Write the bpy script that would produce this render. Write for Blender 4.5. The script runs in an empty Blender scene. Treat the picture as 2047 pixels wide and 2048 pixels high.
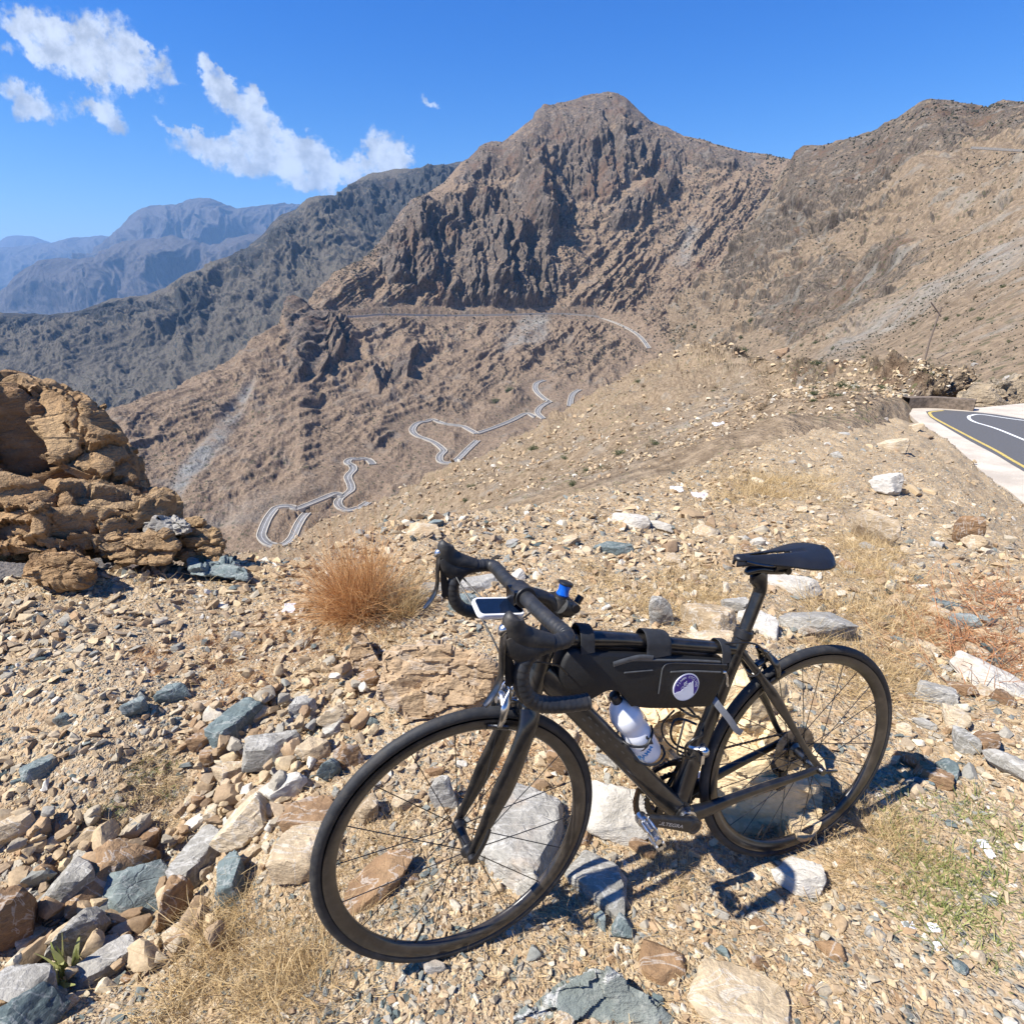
import bpy, bmesh, math, random
import numpy as np
from mathutils import Vector, Matrix

# ------------------------------------------------------------------ camera, sky, sun
SC = bpy.context.scene
COL = SC.collection
W, H, F = 2047.0, 2048.0, 1162.64
PITCH = -0.3457
CAMZ = 1.543
cam = bpy.data.cameras.new("camera")
camo = bpy.data.objects.new("camera", cam)
COL.objects.link(camo)
cam.sensor_width = 36.0
cam.lens = 36.0 * F / W
cam.clip_start = 0.05
cam.clip_end = 80000
camo.location = (0, 0, CAMZ)
camo.rotation_euler = (math.pi / 2 + PITCH, 0, 0)
SC.camera = camo

SUN_AZ, SUN_EL = math.radians(111), math.radians(52)     # azimuth from +Y towards -X
SDIR = Vector((-math.sin(SUN_AZ) * math.cos(SUN_EL), math.cos(SUN_AZ) * math.cos(SUN_EL), math.sin(SUN_EL)))
sl = bpy.data.lights.new("sun", 'SUN')
sl.energy = 5.0
sl.angle = math.radians(0.55)
sl.color = (1.0, 0.955, 0.88)
so = bpy.data.objects.new("sun", sl)
so.rotation_euler = SDIR.to_track_quat('Z', 'Y').to_euler()
so.location = (0, 0, 500)
COL.objects.link(so)

SC.view_settings.view_transform = 'Standard'
SC.view_settings.look = 'None'
SC.view_settings.gamma = 1.0
SC.view_settings.use_curve_mapping = False
SC.view_settings.exposure = 0.80
try:
    SC.cycles.volume_step_rate = 4.0
    SC.cycles.volume_bounces = 1
    SC.cycles.max_bounces = 6
    SC.cycles.use_denoising = True
except Exception:
    pass

world = bpy.data.worlds.new("World")
SC.world = world
world.use_nodes = True


class NT:
    """small helper round a node tree"""
    def __init__(s, nt):
        s.nt = nt; s.n = nt.nodes; s.l = nt.links

    def node(s, t, **kw):
        n = s.n.new(t)
        for k, v in kw.items():
            setattr(n, k, v)
        return n

    def put(s, sock, v):
        if isinstance(v, bpy.types.NodeSocket):
            s.l.new(v, sock)
        elif v is not None:
            if isinstance(v, (tuple, list)) and len(v) == 3 and sock.type == 'RGBA':
                v = (*v, 1.0)
            sock.default_value = v

    def m(s, op, a, b=None, c=None, clamp=False):
        n = s.node('ShaderNodeMath', operation=op)
        n.use_clamp = clamp
        s.put(n.inputs[0], a)
        if b is not None: s.put(n.inputs[1], b)
        if c is not None: s.put(n.inputs[2], c)
        return n.outputs[0]

    def mix(s, f, a, b, mode='MIX'):
        n = s.node('ShaderNodeMix', data_type='RGBA', blend_type=mode)
        s.put(n.inputs[0], f); s.put(n.inputs[6], a); s.put(n.inputs[7], b)
        return n.outputs[2]

    def noise(s, vec, scale, detail=4, rough=.55, dist=0, color=False):
        n = s.node('ShaderNodeTexNoise')
        s.put(n.inputs['Vector'], vec)
        n.inputs['Scale'].default_value = scale
        n.inputs['Detail'].default_value = detail
        n.inputs['Roughness'].default_value = rough
        n.inputs['Distortion'].default_value = dist
        return n.outputs['Color' if color else 'Fac']

    def vor(s, vec, scale, feature='F1', out='Distance'):
        n = s.node('ShaderNodeTexVoronoi', feature=feature)
        s.put(n.inputs['Vector'], vec)
        n.inputs['Scale'].default_value = scale
        return n.outputs[out]

    def ramp(s, f, stops, interp='LINEAR'):
        n = s.node('ShaderNodeValToRGB')
        n.color_ramp.interpolation = interp
        e = n.color_ramp.elements
        while len(e) < len(stops): e.new(.5)
        for i, (p, c) in enumerate(stops):
            e[i].position = p
            e[i].color = (*c, 1) if isinstance(c, (tuple, list)) else (c, c, c, 1)
        s.put(n.inputs[0], f)
        return n.outputs[0]

    def map(s, vec, scale=(1, 1, 1), rot=(0, 0, 0), loc=(0, 0, 0)):
        n = s.node('ShaderNodeMapping')
        s.put(n.inputs[0], vec)
        n.inputs['Scale'].default_value = scale
        n.inputs['Rotation'].default_value = rot
        n.inputs['Location'].default_value = loc
        return n.outputs[0]

    def mr(s, v, a, b, c=0., d=1., smooth=True):
        n = s.node('ShaderNodeMapRange')
        if smooth: n.interpolation_type = 'SMOOTHSTEP'
        s.put(n.inputs[0], v)
        for i, q in enumerate((a, b, c, d)): s.put(n.inputs[i + 1], q)
        return n.outputs[0]

    def bump(s, h, strength=.5, dist=.1, nrm=None):
        n = s.node('ShaderNodeBump')
        n.inputs['Strength'].default_value = strength
        n.inputs['Distance'].default_value = dist
        s.put(n.inputs['Height'], h)
        if nrm is not None: s.put(n.inputs['Normal'], nrm)
        return n.outputs[0]


def raydir(px, py):
    c, s = math.cos(PITCH), math.sin(PITCH)
    X = (px - W / 2) / F; Z = -(py - H / 2) / F
    return np.array([X, c - Z * s, s + Z * c])


def at(px, py, D):
    """world point seen along a direction, D metres ahead (world Y)"""
    d = raydir(px, py)
    d = d * (D / d[1])
    return np.array([d[0], d[1], d[2] + CAMZ])


def atz(px, py, z):
    d = raydir(px, py)
    return d * ((z - CAMZ) / d[2]) + np.array([0, 0, CAMZ])


# --- sky with clouds, by direction
w = NT(world.node_tree)
w.n.clear()
wo = w.node('ShaderNodeOutputWorld')
bg = w.node('ShaderNodeBackground')
sky = w.node('ShaderNodeTexSky', sky_type='NISHITA')
sky.sun_disc = False
sky.sun_elevation = SUN_EL
# Nishita rotation: angle measured from +Y clockwise seen from above
sky.sun_rotation = -SUN_AZ % (2 * math.pi)
sky.altitude = 2000
sky.air_density = 1.0
sky.dust_density = 0.35
sky.ozone_density = 4.0
tc = w.node('ShaderNodeTexCoord')
sep = w.node('ShaderNodeSeparateXYZ')
w.l.new(tc.outputs['Generated'], sep.inputs[0])
dx, dy, dz = sep.outputs
front = w.m('GREATER_THAN', dy, 0.05)
yy = w.m('MAXIMUM', dy, 0.05)
U = w.m('DIVIDE', dx, yy)      # tangent of bearing
V = w.m('DIVIDE', dz, yy)      # tangent of elevation
comb = w.node('ShaderNodeCombineXYZ')
w.l.new(U, comb.inputs[0]); w.l.new(V, comb.inputs[1])
UV = comb.outputs[0]
warpc = w.noise(UV, 26.0, 5, .62, 0, True)
warp2 = w.noise(UV, 7.0, 3, .5, 0, True)
vm = w.node('ShaderNodeVectorMath', operation='MULTIPLY_ADD')
w.l.new(warpc, vm.inputs[0]); vm.inputs[1].default_value = (.075, .075, 0); w.l.new(UV, vm.inputs[2])
vs = w.node('ShaderNodeVectorMath', operation='ADD')
w.l.new(vm.outputs[0], vs.inputs[0]); vs.inputs[1].default_value = (-.0375, -.0375, 0)
sp2 = w.node('ShaderNodeSeparateXYZ'); w.l.new(vs.outputs[0], sp2.inputs[0])
U2, V2 = sp2.outputs[0], sp2.outputs[1]


def uvdir(px, py):
    d = raydir(px, py)
    return d[0] / d[1], d[2] / d[1]


# px, py, half-length px, half-height px, angle(deg, image, + = falls to the right), strength
CL = [(45, 62, 80, 26, 40, .8), (120, 90, 60, 25, 20, 1), (215, 88, 75, 42, 28, 1.25), (165, 120, 100, 24, 22, 1.0), (300, 112, 34, 16, 20, 1),
      (240, 140, 60, 20, 25, .7), (55, 203, 48, 28, 25, 1.5), (200, 228, 50, 22, 22, 1.35), (8, 110, 32, 10, 15, .5),
      (345, 160, 22, 9, 10, .45), (350, 258, 40, 9, 25, .8), (440, 165, 36, 15, 55, .7), (465, 215, 52, 28, 50, .8), (507, 195, 22, 14, -70, .7),
      (530, 255, 60, 26, 45, 1.0), (590, 300, 62, 32, 45, .95), (450, 300, 80, 20, 5, 1.5), (520, 332, 100, 20, 12, .6), (430, 150, 22, 12, 60, .8),
      (655, 342, 70, 20, 12, .85), (560, 360, 140, 20, 5, .5), (770, 305, 30, 34, 35, 1.4), (740, 335, 55, 20, 0, .9), (800, 325, 34, 16, 20, 1.0),
      (866, 210, 18, 10, 25, .9), (70, 362, 36, 12, 5, .35), (235, 332, 22, 9, -20, .3), (380, 365, 30, 14, 0, .28), (620, 300, 30, 20, 40, .9)]
dens = None
for (px, py, a, b, ang, st) in CL:
    u0, v0 = uvdir(px, py)
    k = 1.0 / F / math.cos(0) * 1.05
    A, B = a * k * 1.02, b * k * 1.02
    t = math.radians(-ang)
    du = w.m('SUBTRACT', U2, u0); dv = w.m('SUBTRACT', V2, v0)
    e1 = w.m('ADD', w.m('MULTIPLY', du, math.cos(t) / A), w.m('MULTIPLY', dv, math.sin(t) / A))
    e2 = w.m('ADD', w.m('MULTIPLY', du, -math.sin(t) / B), w.m('MULTIPLY', dv, math.cos(t) / B))
    q = w.m('ADD', w.m('MULTIPLY', e1, e1), w.m('MULTIPLY', e2, e2))
    g = w.m('MULTIPLY', w.m('POWER', 2.718, w.m('MULTIPLY', q, -1.0)), st)
    dens = g if dens is None else w.m('ADD', dens, g)
cn = w.noise(UV, 30.0, 8, .62)
cn2 = w.noise(UV, 110.0, 5, .65)
dd = w.m('ADD', w.m('MINIMUM', dens, 1.2), w.m('ADD', w.m('MULTIPLY', w.m('SUBTRACT', cn, .5), 1.9), w.m('MULTIPLY', w.m('SUBTRACT', cn2, .5), .5)))
mask = w.mr(dd, .48, 1.12)
mask = w.m('MULTIPLY', w.m('MULTIPLY', mask, front), w.mr(dens, .10, .30))
# lit tops, greyer undersides : compare density a little towards the sun (up-left)
lum = w.mr(w.noise(w.map(UV, loc=(.012, -.02, 0)), 26.0, 6, .6), .3, .65, .60, 1.04)
ccol = w.mix(1.0, (.86, .92, 1.0), w.mix(w.mr(dens, .4, 1.5), (.80, .86, .98), (1, 1, 1)), 'MULTIPLY')
ccol = w.mix(1.0, ccol, lum, 'MULTIPLY')
SKYS = .062
hs = w.node('ShaderNodeHueSaturation'); hs.inputs['Saturation'].default_value = 1.25; hs.inputs['Hue'].default_value = .492
w.l.new(sky.outputs[0], hs.inputs['Color'])
tint = w.mix(w.mr(dz, -.02, .40), (2.3, 1.65, 1.38), (.10, 1.0, 1.85))
skyc = w.mix(1.0, hs.outputs[0], tint, 'MULTIPLY')
fin = w.mix(w.m('MULTIPLY', mask, .93), skyc, w.mix(1.0, ccol, (9.6, 9.6, 9.6), 'MULTIPLY'))
w.l.new(fin, bg.inputs[0])
bg.inputs[1].default_value = SKYS
w.l.new(bg.outputs[0], wo.inputs[0])


# ------------------------------------------------------------------ object helpers
def tag(o, label=None, cat=None, group=None, kind=None):
    if label: o['label'] = label
    if cat: o['category'] = cat
    if group: o['group'] = group
    if kind: o['kind'] = kind
    return o


def empty(name, loc=(0, 0, 0), mat=None):
    o = bpy.data.objects.new(name, None)
    o.empty_display_size = .1
    COL.objects.link(o)
    if mat is not None: o.matrix_world = mat
    else: o.location = loc
    return o


def npmesh(name, V_, Fc, mats=None, mi=None, smooth=False, attrs=None):
    """V_ (n,3); Fc (m,3|4) array"""
    V_ = np.ascontiguousarray(V_, dtype=np.float32)
    Fc = np.ascontiguousarray(Fc, dtype=np.int32)
    me = bpy.data.meshes.new(name)
    n, k = Fc.shape
    me.vertices.add(len(V_)); me.vertices.foreach_set('co', V_.ravel())
    me.loops.add(n * k); me.loops.foreach_set('vertex_index', Fc.ravel())
    me.polygons.add(n)
    me.polygons.foreach_set('loop_start', np.arange(0, n * k, k, dtype=np.int32))
    try:
        me.polygons.foreach_set('loop_total', np.full(n, k, dtype=np.int32))
    except Exception:
        pass
    for mt in (mats or []): me.materials.append(mt)
    if mi is not None: me.polygons.foreach_set('material_index', np.asarray(mi, dtype=np.int32))
    me.polygons.foreach_set('use_smooth', np.full(n, smooth, dtype=bool))
    me.update(calc_edges=True)
    for an, av in (attrs or {}).items():
        at_ = me.attributes.new(an, 'FLOAT', 'POINT')
        at_.data.foreach_set('value', np.ascontiguousarray(av, dtype=np.float32).ravel())
    return me


def obj(name, me, parent=None, mat=None):
    o = bpy.data.objects.new(name, me)
    COL.objects.link(o)
    if mat is not None and me is not None and not me.materials: me.materials.append(mat)
    if parent is not None: o.parent = parent
    return o


# ------------------------------------------------------------------ numeric noise
rg = np.random.default_rng(7)
PERM = rg.permutation(256).astype(np.int32); PERM = np.concatenate([PERM, PERM, PERM])
GR = rg.normal(size=(256, 3)); GR /= np.linalg.norm(GR, axis=1)[:, None]; GR = GR.astype(np.float32)


def pn(x, y, z):
    x, y, z = (np.asarray(q, dtype=np.float32) for q in (x, y, z))
    xi, yi, zi = np.floor(x), np.floor(y), np.floor(z)
    fx, fy, fz = x - xi, y - yi, z - zi
    xi = xi.astype(np.int64) & 255; yi = yi.astype(np.int64) & 255; zi = zi.astype(np.int64) & 255
    u = fx * fx * fx * (fx * (fx * 6 - 15) + 10); v = fy * fy * fy * (fy * (fy * 6 - 15) + 10); t = fz * fz * fz * (fz * (fz * 6 - 15) + 10)

    def g(a, b, c):
        h = PERM[PERM[PERM[(xi + a) & 255] + ((yi + b) & 255)] + ((zi + c) & 255)]
        gg = GR[h]
        return gg[..., 0] * (fx - a) + gg[..., 1] * (fy - b) + gg[..., 2] * (fz - c)
    x00 = g(0, 0, 0) * (1 - u) + g(1, 0, 0) * u; x10 = g(0, 1, 0) * (1 - u) + g(1, 1, 0) * u
    x01 = g(0, 0, 1) * (1 - u) + g(1, 0, 1) * u; x11 = g(0, 1, 1) * (1 - u) + g(1, 1, 1) * u
    return ((x00 * (1 - v) + x10 * v) * (1 - t) + (x01 * (1 - v) + x11 * v) * t) * 1.6


def fbm(x, y, z, oct=5, lac=2.03, gain=.5):
    s = 0; a = 1.
    for i in range(oct):
        s = s + a * pn(x + i * 17.3, y + i * 5.1, z + i * 9.7); x, y, z = x * lac, y * lac, z * lac; a *= gain
    return s


def ridged(x, y, z, oct=5, lac=2.07, gain=.55):
    s = 0; a = 1.; wt = 1.
    for i in range(oct):
        n = 1 - np.abs(pn(x + i * 11.3, y + i * 3.1, z + i * 7.7)); n = n * n * wt
        wt = np.clip(n * 1.6, 0, 1)
        s = s + a * n; x, y, z = x * lac, y * lac, z * lac; a *= gain
    return s


def sstep(a, b, x):
    t = np.clip((x - a) / (b - a), 0, 1)
    return t * t * (3 - 2 * t)


def inpoly(px, py, poly):
    ins = np.zeros(px.shape, bool); n = len(poly)
    for i in range(n):
        x1, y1 = poly[i]; x2, y2 = poly[(i + 1) % n]
        if y1 == y2: continue
        c = ((y1 > py) != (y2 > py)) & (px < (x2 - x1) * (py - y1) / (y2 - y1) + x1)
        ins ^= c
    return ins


def blur(a, k):
    for ax in (0, 1):
        for _ in range(2):
            c = np.cumsum(np.pad(a, [(k + 1, k) if i == ax else (0, 0) for i in (0, 1)], mode='edge'), axis=ax)
            n = a.shape[ax]
            a = (np.take(c, np.arange(2 * k + 1, n + 2 * k + 1), axis=ax) - np.take(c, np.arange(0, n), axis=ax)) / (2 * k + 1)
    return a
# ------------------------------------------------------------------ materials
def newmat(name):
    m_ = bpy.data.materials.new(name)
    m_.use_nodes = True
    t = NT(m_.node_tree); t.n.clear()
    out = t.node('ShaderNodeOutputMaterial'); b = t.node('ShaderNodeBsdfPrincipled')
    t.l.new(b.outputs[0], out.inputs[0])
    return m_, t, b


def simple(name, col, rough=.5, metal=0., spec=.5, var=.25, scale=60, bump=0., bscale=200, bdist=.001, coat=0., dust=0., dustcol=(.42, .33, .22)):
    m_, t, b = newmat(name)
    co = t.node('ShaderNodeTexCoord').outputs['Object']
    n = t.noise(co, scale, 4, .6)
    c = t.mix(t.mr(n, .3, .7), tuple(q * (1 - var) for q in col), tuple(min(1, q * (1 + var)) for q in col))
    if dust > 0:
        geo = t.node('ShaderNodeNewGeometry')
        d = t.m('MULTIPLY', t.mr(t.noise(co, 38, 6, .7), .42, .72), dust)
        c = t.mix(d, c, dustcol)
        t.put(b.inputs['Roughness'], t.mr(d, 0, .6, rough, min(1, rough + .35)))
    else:
        t.put(b.inputs['Roughness'], t.mr(t.noise(co, scale * .7, 3), .2, .8, max(.02, rough - .06), min(1, rough + .06)))
    t.put(b.inputs['Base Color'], c)
    b.inputs['Metallic'].default_value = metal
    b.inputs['Specular IOR Level'].default_value = spec
    b.inputs['Coat Weight'].default_value = coat
    if bump > 0:
        t.put(b.inputs['Normal'], t.bump(t.noise(co, bscale, 5, .65), bump, bdist))
    return m_


def hillmat(name, tan, rock, light, scrub, S, rot=(0, 0, 0), stretch=(1, 1, .45), scrub_amt=.5, bump=1.0, streak=.0, streakcol=(.3, .3, .28), green=(.05, .06, .03), steep=(.35, .75)):
    m_, t, b = newmat(name)
    geo = t.node('ShaderNodeNewGeometry')
    P = geo.outputs['Position']
    A = t.node('ShaderNodeAttribute'); A.attribute_name = 'cliff'
    Am = t.node('ShaderNodeAttribute'); Am.attribute_name = 'scree'
    sp = t.node('ShaderNodeSeparateXYZ'); t.l.new(geo.outputs['Normal'], sp.inputs[0])
    nz = sp.outputs[2]
    Q = t.map(P, scale=stretch, rot=rot)
    n1 = t.noise(Q, 1 / (70 * S), 5, .62)
    n2 = t.noise(Q, 1 / (13 * S), 6, .68)
    n3 = t.noise(Q, 1 / (3.2 * S), 4, .7)
    n4 = t.noise(P, 1 / (1.1 * S), 3, .7)
    r = t.m('ADD', t.m('MULTIPLY', A.outputs['Fac'], .62), t.m('ADD', t.mr(nz, steep[1], steep[0], 0, .55), t.m('MULTIPLY', t.m('SUBTRACT', n2, .5), 1.7)))
    r = t.m('ADD', r, t.m('MULTIPLY', t.m('SUBTRACT', n1, .5), .9))
    rk = t.mr(r, .38, .62)
    tanc = t.mix(t.mr(n1, .35, .65), tuple(q * .85 for q in tan), tuple(q * 1.12 for q in tan))
    tanc = t.mix(t.mr(n3, .35, .7), tanc, light)
    rc = t.mix(t.mr(n3, .32, .68), tuple(q * .48 for q in rock), tuple(q * 1.65 for q in rock))
    rc = t.mix(t.mr(n1, .5, .72), rc, tuple(q * c for q, c in zip(rock, (1.3, 1.02, .85))))
    c = t.mix(rk, tanc, rc)
    if streak > 0:
        ns = t.noise(t.map(P, scale=(1, 1, .16), rot=rot), 1 / (26 * S), 4, .55)
        c = t.mix(t.m('MULTIPLY', t.mr(ns, .56, .68), streak), c, streakcol)
    c = t.mix(t.m('MULTIPLY', Am.outputs['Fac'], t.mr(t.m('ADD', n2, t.m('MULTIPLY', n1, .6)), .62, .95, .15, .95)), c, t.mix(n3, (.20, .20, .185), (.31, .305, .28)))
    # low scrub showing as darker specks
    v = t.vor(P, 1 / (5.0 * S))
    v2 = t.vor(P, 1 / (2.1 * S))
    sm = t.m('MULTIPLY', t.m('MULTIPLY', t.mr(v, .33, .20), t.mr(n1, .40, .60)), scrub_amt)
    sm2 = t.m('MULTIPLY', t.m('MULTIPLY', t.mr(v2, .30, .18), t.mr(n2, .45, .6)), scrub_amt)
    c = t.mix(t.m('MAXIMUM', sm, sm2), c, t.mix(t.mr(n2, .4, .6), scrub, green))
    c = t.mix(1.0, c, t.mr(n4, .25, .75, .80, 1.18, False), 'MULTIPLY')
    t.put(b.inputs['Base Color'], c)
    b.inputs['Roughness'].default_value = .95
    b.inputs['Specular IOR Level'].default_value = .15
    h = t.m('ADD', t.m('MULTIPLY', n2, 1.3), t.m('ADD', t.m('MULTIPLY', n3, .55), t.m('MULTIPLY', n4, .2)))
    t.put(b.inputs['Normal'], t.bump(h, bump, 3.2 * S))
    return m_


def rockmat(name, cols, vein=(.62, .60, .55), veinamt=.35, S=1.0, bump=.6, strat=(1, 1, 2.6)):
    """weathered stone; colour drawn from cols by object, patchy inside"""
    m_, t, b = newmat(name)
    tco = t.node('ShaderNodeTexCoord'); oi = t.node('ShaderNodeObjectInfo')
    rnd = oi.outputs['Random']
    cmb = t.node('ShaderNodeCombineXYZ')
    for i, k in enumerate((37.0, 91.0, 53.0)): t.put(cmb.inputs[i], t.m('MULTIPLY', rnd, k))
    geo = t.node('ShaderNodeNewGeometry')
    va = t.node('ShaderNodeVectorMath', operation='ADD')
    t.l.new(geo.outputs['Position'], va.inputs[0]); t.l.new(cmb.outputs[0], va.inputs[1])
    P = va.outputs[0]
    n1 = t.noise(P, 5 / S, 4, .6, .4)
    n2 = t.noise(t.map(P, scale=strat, rot=(.4, .3, .2)), 16 / S, 6, .68, .3)
    n3 = t.noise(P, 80 / S, 5, .7)
    k = len(cols)
    f = t.m('ADD', t.m('MULTIPLY', rnd, .55), t.m('MULTIPLY', t.mr(n1, .3, .7), .45))
    base = t.ramp(f, [(i / max(1, k - 1), c) for i, c in enumerate(cols)])
    c = t.mix(1., base, t.mr(n2, .25, .75, .66, 1.25, False), 'MULTIPLY')
    c = t.mix(t.m('MULTIPLY', t.mr(n3, .5, .75), .5), c, tuple(min(1, q * 1.35) for q in cols[-1]))
    c = t.mix(t.m('MULTIPLY', t.mr(n3, .42, .22), .55), c, (.06, .05, .04))
    vn = t.noise(t.map(P, scale=(1, 3.2, 1), rot=(.5, .8, 1.1)), 7 / S, 4, .55, .8)
    c = t.mix(t.m('MULTIPLY', t.mr(t.m('ABSOLUTE', t.m('SUBTRACT', vn, .5)), .028, .006), veinamt), c, vein)
    rust = t.noise(P, 3.1 / S, 4, .6)
    c = t.mix(t.m('MULTIPLY', t.mr(rust, .58, .72), .45), c, (.36, .20, .09))
    t.put(b.inputs['Base Color'], c)
    b.inputs['Roughness'].default_value = .88
    b.inputs['Specular IOR Level'].default_value = .25
    cr = t.vor(t.map(t.mix(.12, P, t.noise(P, 6 / S, 4, .6, 0, True)), scale=(1, 1, 2.0)), 9 / S, 'DISTANCE_TO_EDGE')
    h = t.m('ADD', t.m('MULTIPLY', n2, 1.2), t.m('ADD', t.m('MULTIPLY', n3, .3), t.m('MULTIPLY', t.m('MULTIPLY', t.mr(cr, 0, .04), t.mr(n1, .45, .6)), .22)))
    t.put(b.inputs['Normal'], t.bump(h, bump, .022 * S))
    return m_


TAN = [(.27, .20, .12), (.41, .31, .195), (.49, .385, .25), (.56, .46, .32)]
BRN = [(.17, .105, .06), (.26, .16, .085), (.34, .225, .125)]
GRY = [(.21, .20, .17), (.32, .30, .26), (.42, .40, .35)]
BLU = [(.085, .115, .115), (.14, .175, .17), (.23, .265, .25)]
WHT = [(.42, .38, .31), (.52, .48, .41), (.60, .57, .52)]
M_TAN = rockmat('tan stone', TAN)
M_BRN = rockmat('brown stone', BRN)
M_GRY = rockmat('grey stone', GRY)
M_BLU = rockmat('blue green slate', BLU, veinamt=.22)
M_WHT = rockmat('white quartz', WHT, veinamt=.1)
M_ORG = rockmat('orange cliff stone', [(.24, .135, .065), (.34, .21, .105), (.43, .29, .155), (.31, .22, .13)], S=4, bump=1.1, veinamt=.12, vein=(.1, .06, .03))
M_PALE = rockmat('pale orange boulder', [(.56, .39, .21), (.64, .48, .28), (.68, .54, .34)], S=2.2, veinamt=.2, vein=(.3, .2, .1))
M_BRNL = rockmat('weathered brown block', [(.30, .20, .11), (.38, .265, .155), (.44, .32, .20)], S=2.2, veinamt=.2)
M_BANK = rockmat('pale road cut rock', [(.30, .22, .14), (.38, .30, .20), (.33, .31, .26), (.42, .33, .21)], S=22, veinamt=.2, vein=(.12, .1, .08), bump=1.0)
M_SLAB = rockmat('streaked green slab', [(.11, .135, .125), (.17, .19, .17), (.30, .30, .26)], veinamt=.6, S=2.6)

# ------------------------------------------------------------------ terrain sheets
def pchip(t, y, tq):
    """monotone cubic along axis 0. y (k, n)"""
    h = np.diff(t)[:, None]; d = np.diff(y, axis=0) / h
    k = y.shape[0]; m = np.zeros_like(y)
    m[0] = d[0]; m[-1] = d[-1]
    for i in range(1, k - 1):
        s = d[i - 1] * d[i] > 0
        m[i] = np.where(s, 2 * d[i - 1] * d[i] / np.where(s, d[i - 1] + d[i], 1), 0)
    out = np.empty((len(tq), y.shape[1]))
    for j, q in enumerate(tq):
        i = min(k - 2, max(0, int(np.searchsorted(t, q, side='right') - 1)))
        hh = t[i + 1] - t[i]; s = (q - t[i]) / hh
        out[j] = (2 * s**3 - 3 * s**2 + 1) * y[i] + (s**3 - 2 * s**2 + s) * hh * m[i] + (-2 * s**3 + 3 * s**2) * y[i + 1] + (s**3 - s**2) * hh * m[i + 1]
    return out


class Sheet:
    def __init__(s, curves, px0, px1, ncol, rows):
        s.px = np.linspace(px0, px1, ncol)
        py = []; ld = []
        for c in curves:
            c = np.array(c, float)
            py.append(np.interp(s.px, c[:, 0], c[:, 1])); ld.append(np.interp(s.px, c[:, 0], np.log(c[:, 2])))
        py = np.array(py); ld = np.array(ld)
        vq = np.concatenate([np.linspace(i, i + 1, r, endpoint=False) for i, r in enumerate(rows)] + [[len(curves) - 1]])
        t = np.arange(len(curves), dtype=float)
        s.py = pchip(t, py, vq); s.D = np.exp(pchip(t, ld, vq)); s.v = vq
        s.PX = np.broadcast_to(s.px, s.py.shape)
        c_, s_ = math.cos(PITCH), math.sin(PITCH)
        X = (s.PX - W / 2) / F; Z = -(s.py - H / 2) / F
        d0, d1, d2 = X, c_ - Z * s_, s_ + Z * c_
        s.P = np.stack([d0 / d1 * s.D, s.D, d2 / d1 * s.D + CAMZ], -1)

    def normals(s, P=None, k=0):
        P = s.P if P is None else P
        du = np.gradient(P, axis=1); dv = np.gradient(P, axis=0)
        n = np.cross(du, dv); n /= np.linalg.norm(n, axis=-1, keepdims=True) + 1e-9
        n *= np.where(n[..., 2:3] * .6 - n[..., 1:2] < 0, -1, 1)
        if k:
            n = np.stack([blur(n[..., i], k) for i in range(3)], -1); n /= np.linalg.norm(n, axis=-1, keepdims=True) + 1e-9
        return n

    def pos(s, px, py, vmax=None, vmin=0):
        """surface point seen at (px,py) on the undisplaced base"""
        j = int(np.clip(np.searchsorted(s.px, px), 0, len(s.px) - 1))
        col = s.py[:, j]; ok = (s.v <= (vmax if vmax else s.v[-1])) & (s.v >= vmin)
        idx = np.where(ok)[0]
        i = idx[np.argmin(np.abs(col[idx] - py))]
        return at(px, py, s.D[i, j])

    def mask(s, polys, k):
        m = np.zeros(s.py.shape)
        for p in polys: m = np.maximum(m, inpoly(s.PX, s.py, p).astype(float))
        return blur(m, k)

    def faces(s):
        r, c = s.py.shape
        i = np.arange(r * c).reshape(r, c)
        return np.stack([i[:-1, :-1], i[:-1, 1:], i[1:, 1:], i[1:, :-1]], -1).reshape(-1, 4)


def crop(ox, oy, k, pts):
    return [(ox + a * k, oy + b * k) for a, b in pts]


c2_ = lambda pts: crop(600, 100, .4143, pts)
c4_ = lambda pts: crop(0, 500, .3625, pts)
c5_ = lambda pts: crop(400, 700, .3625, pts)

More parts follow.
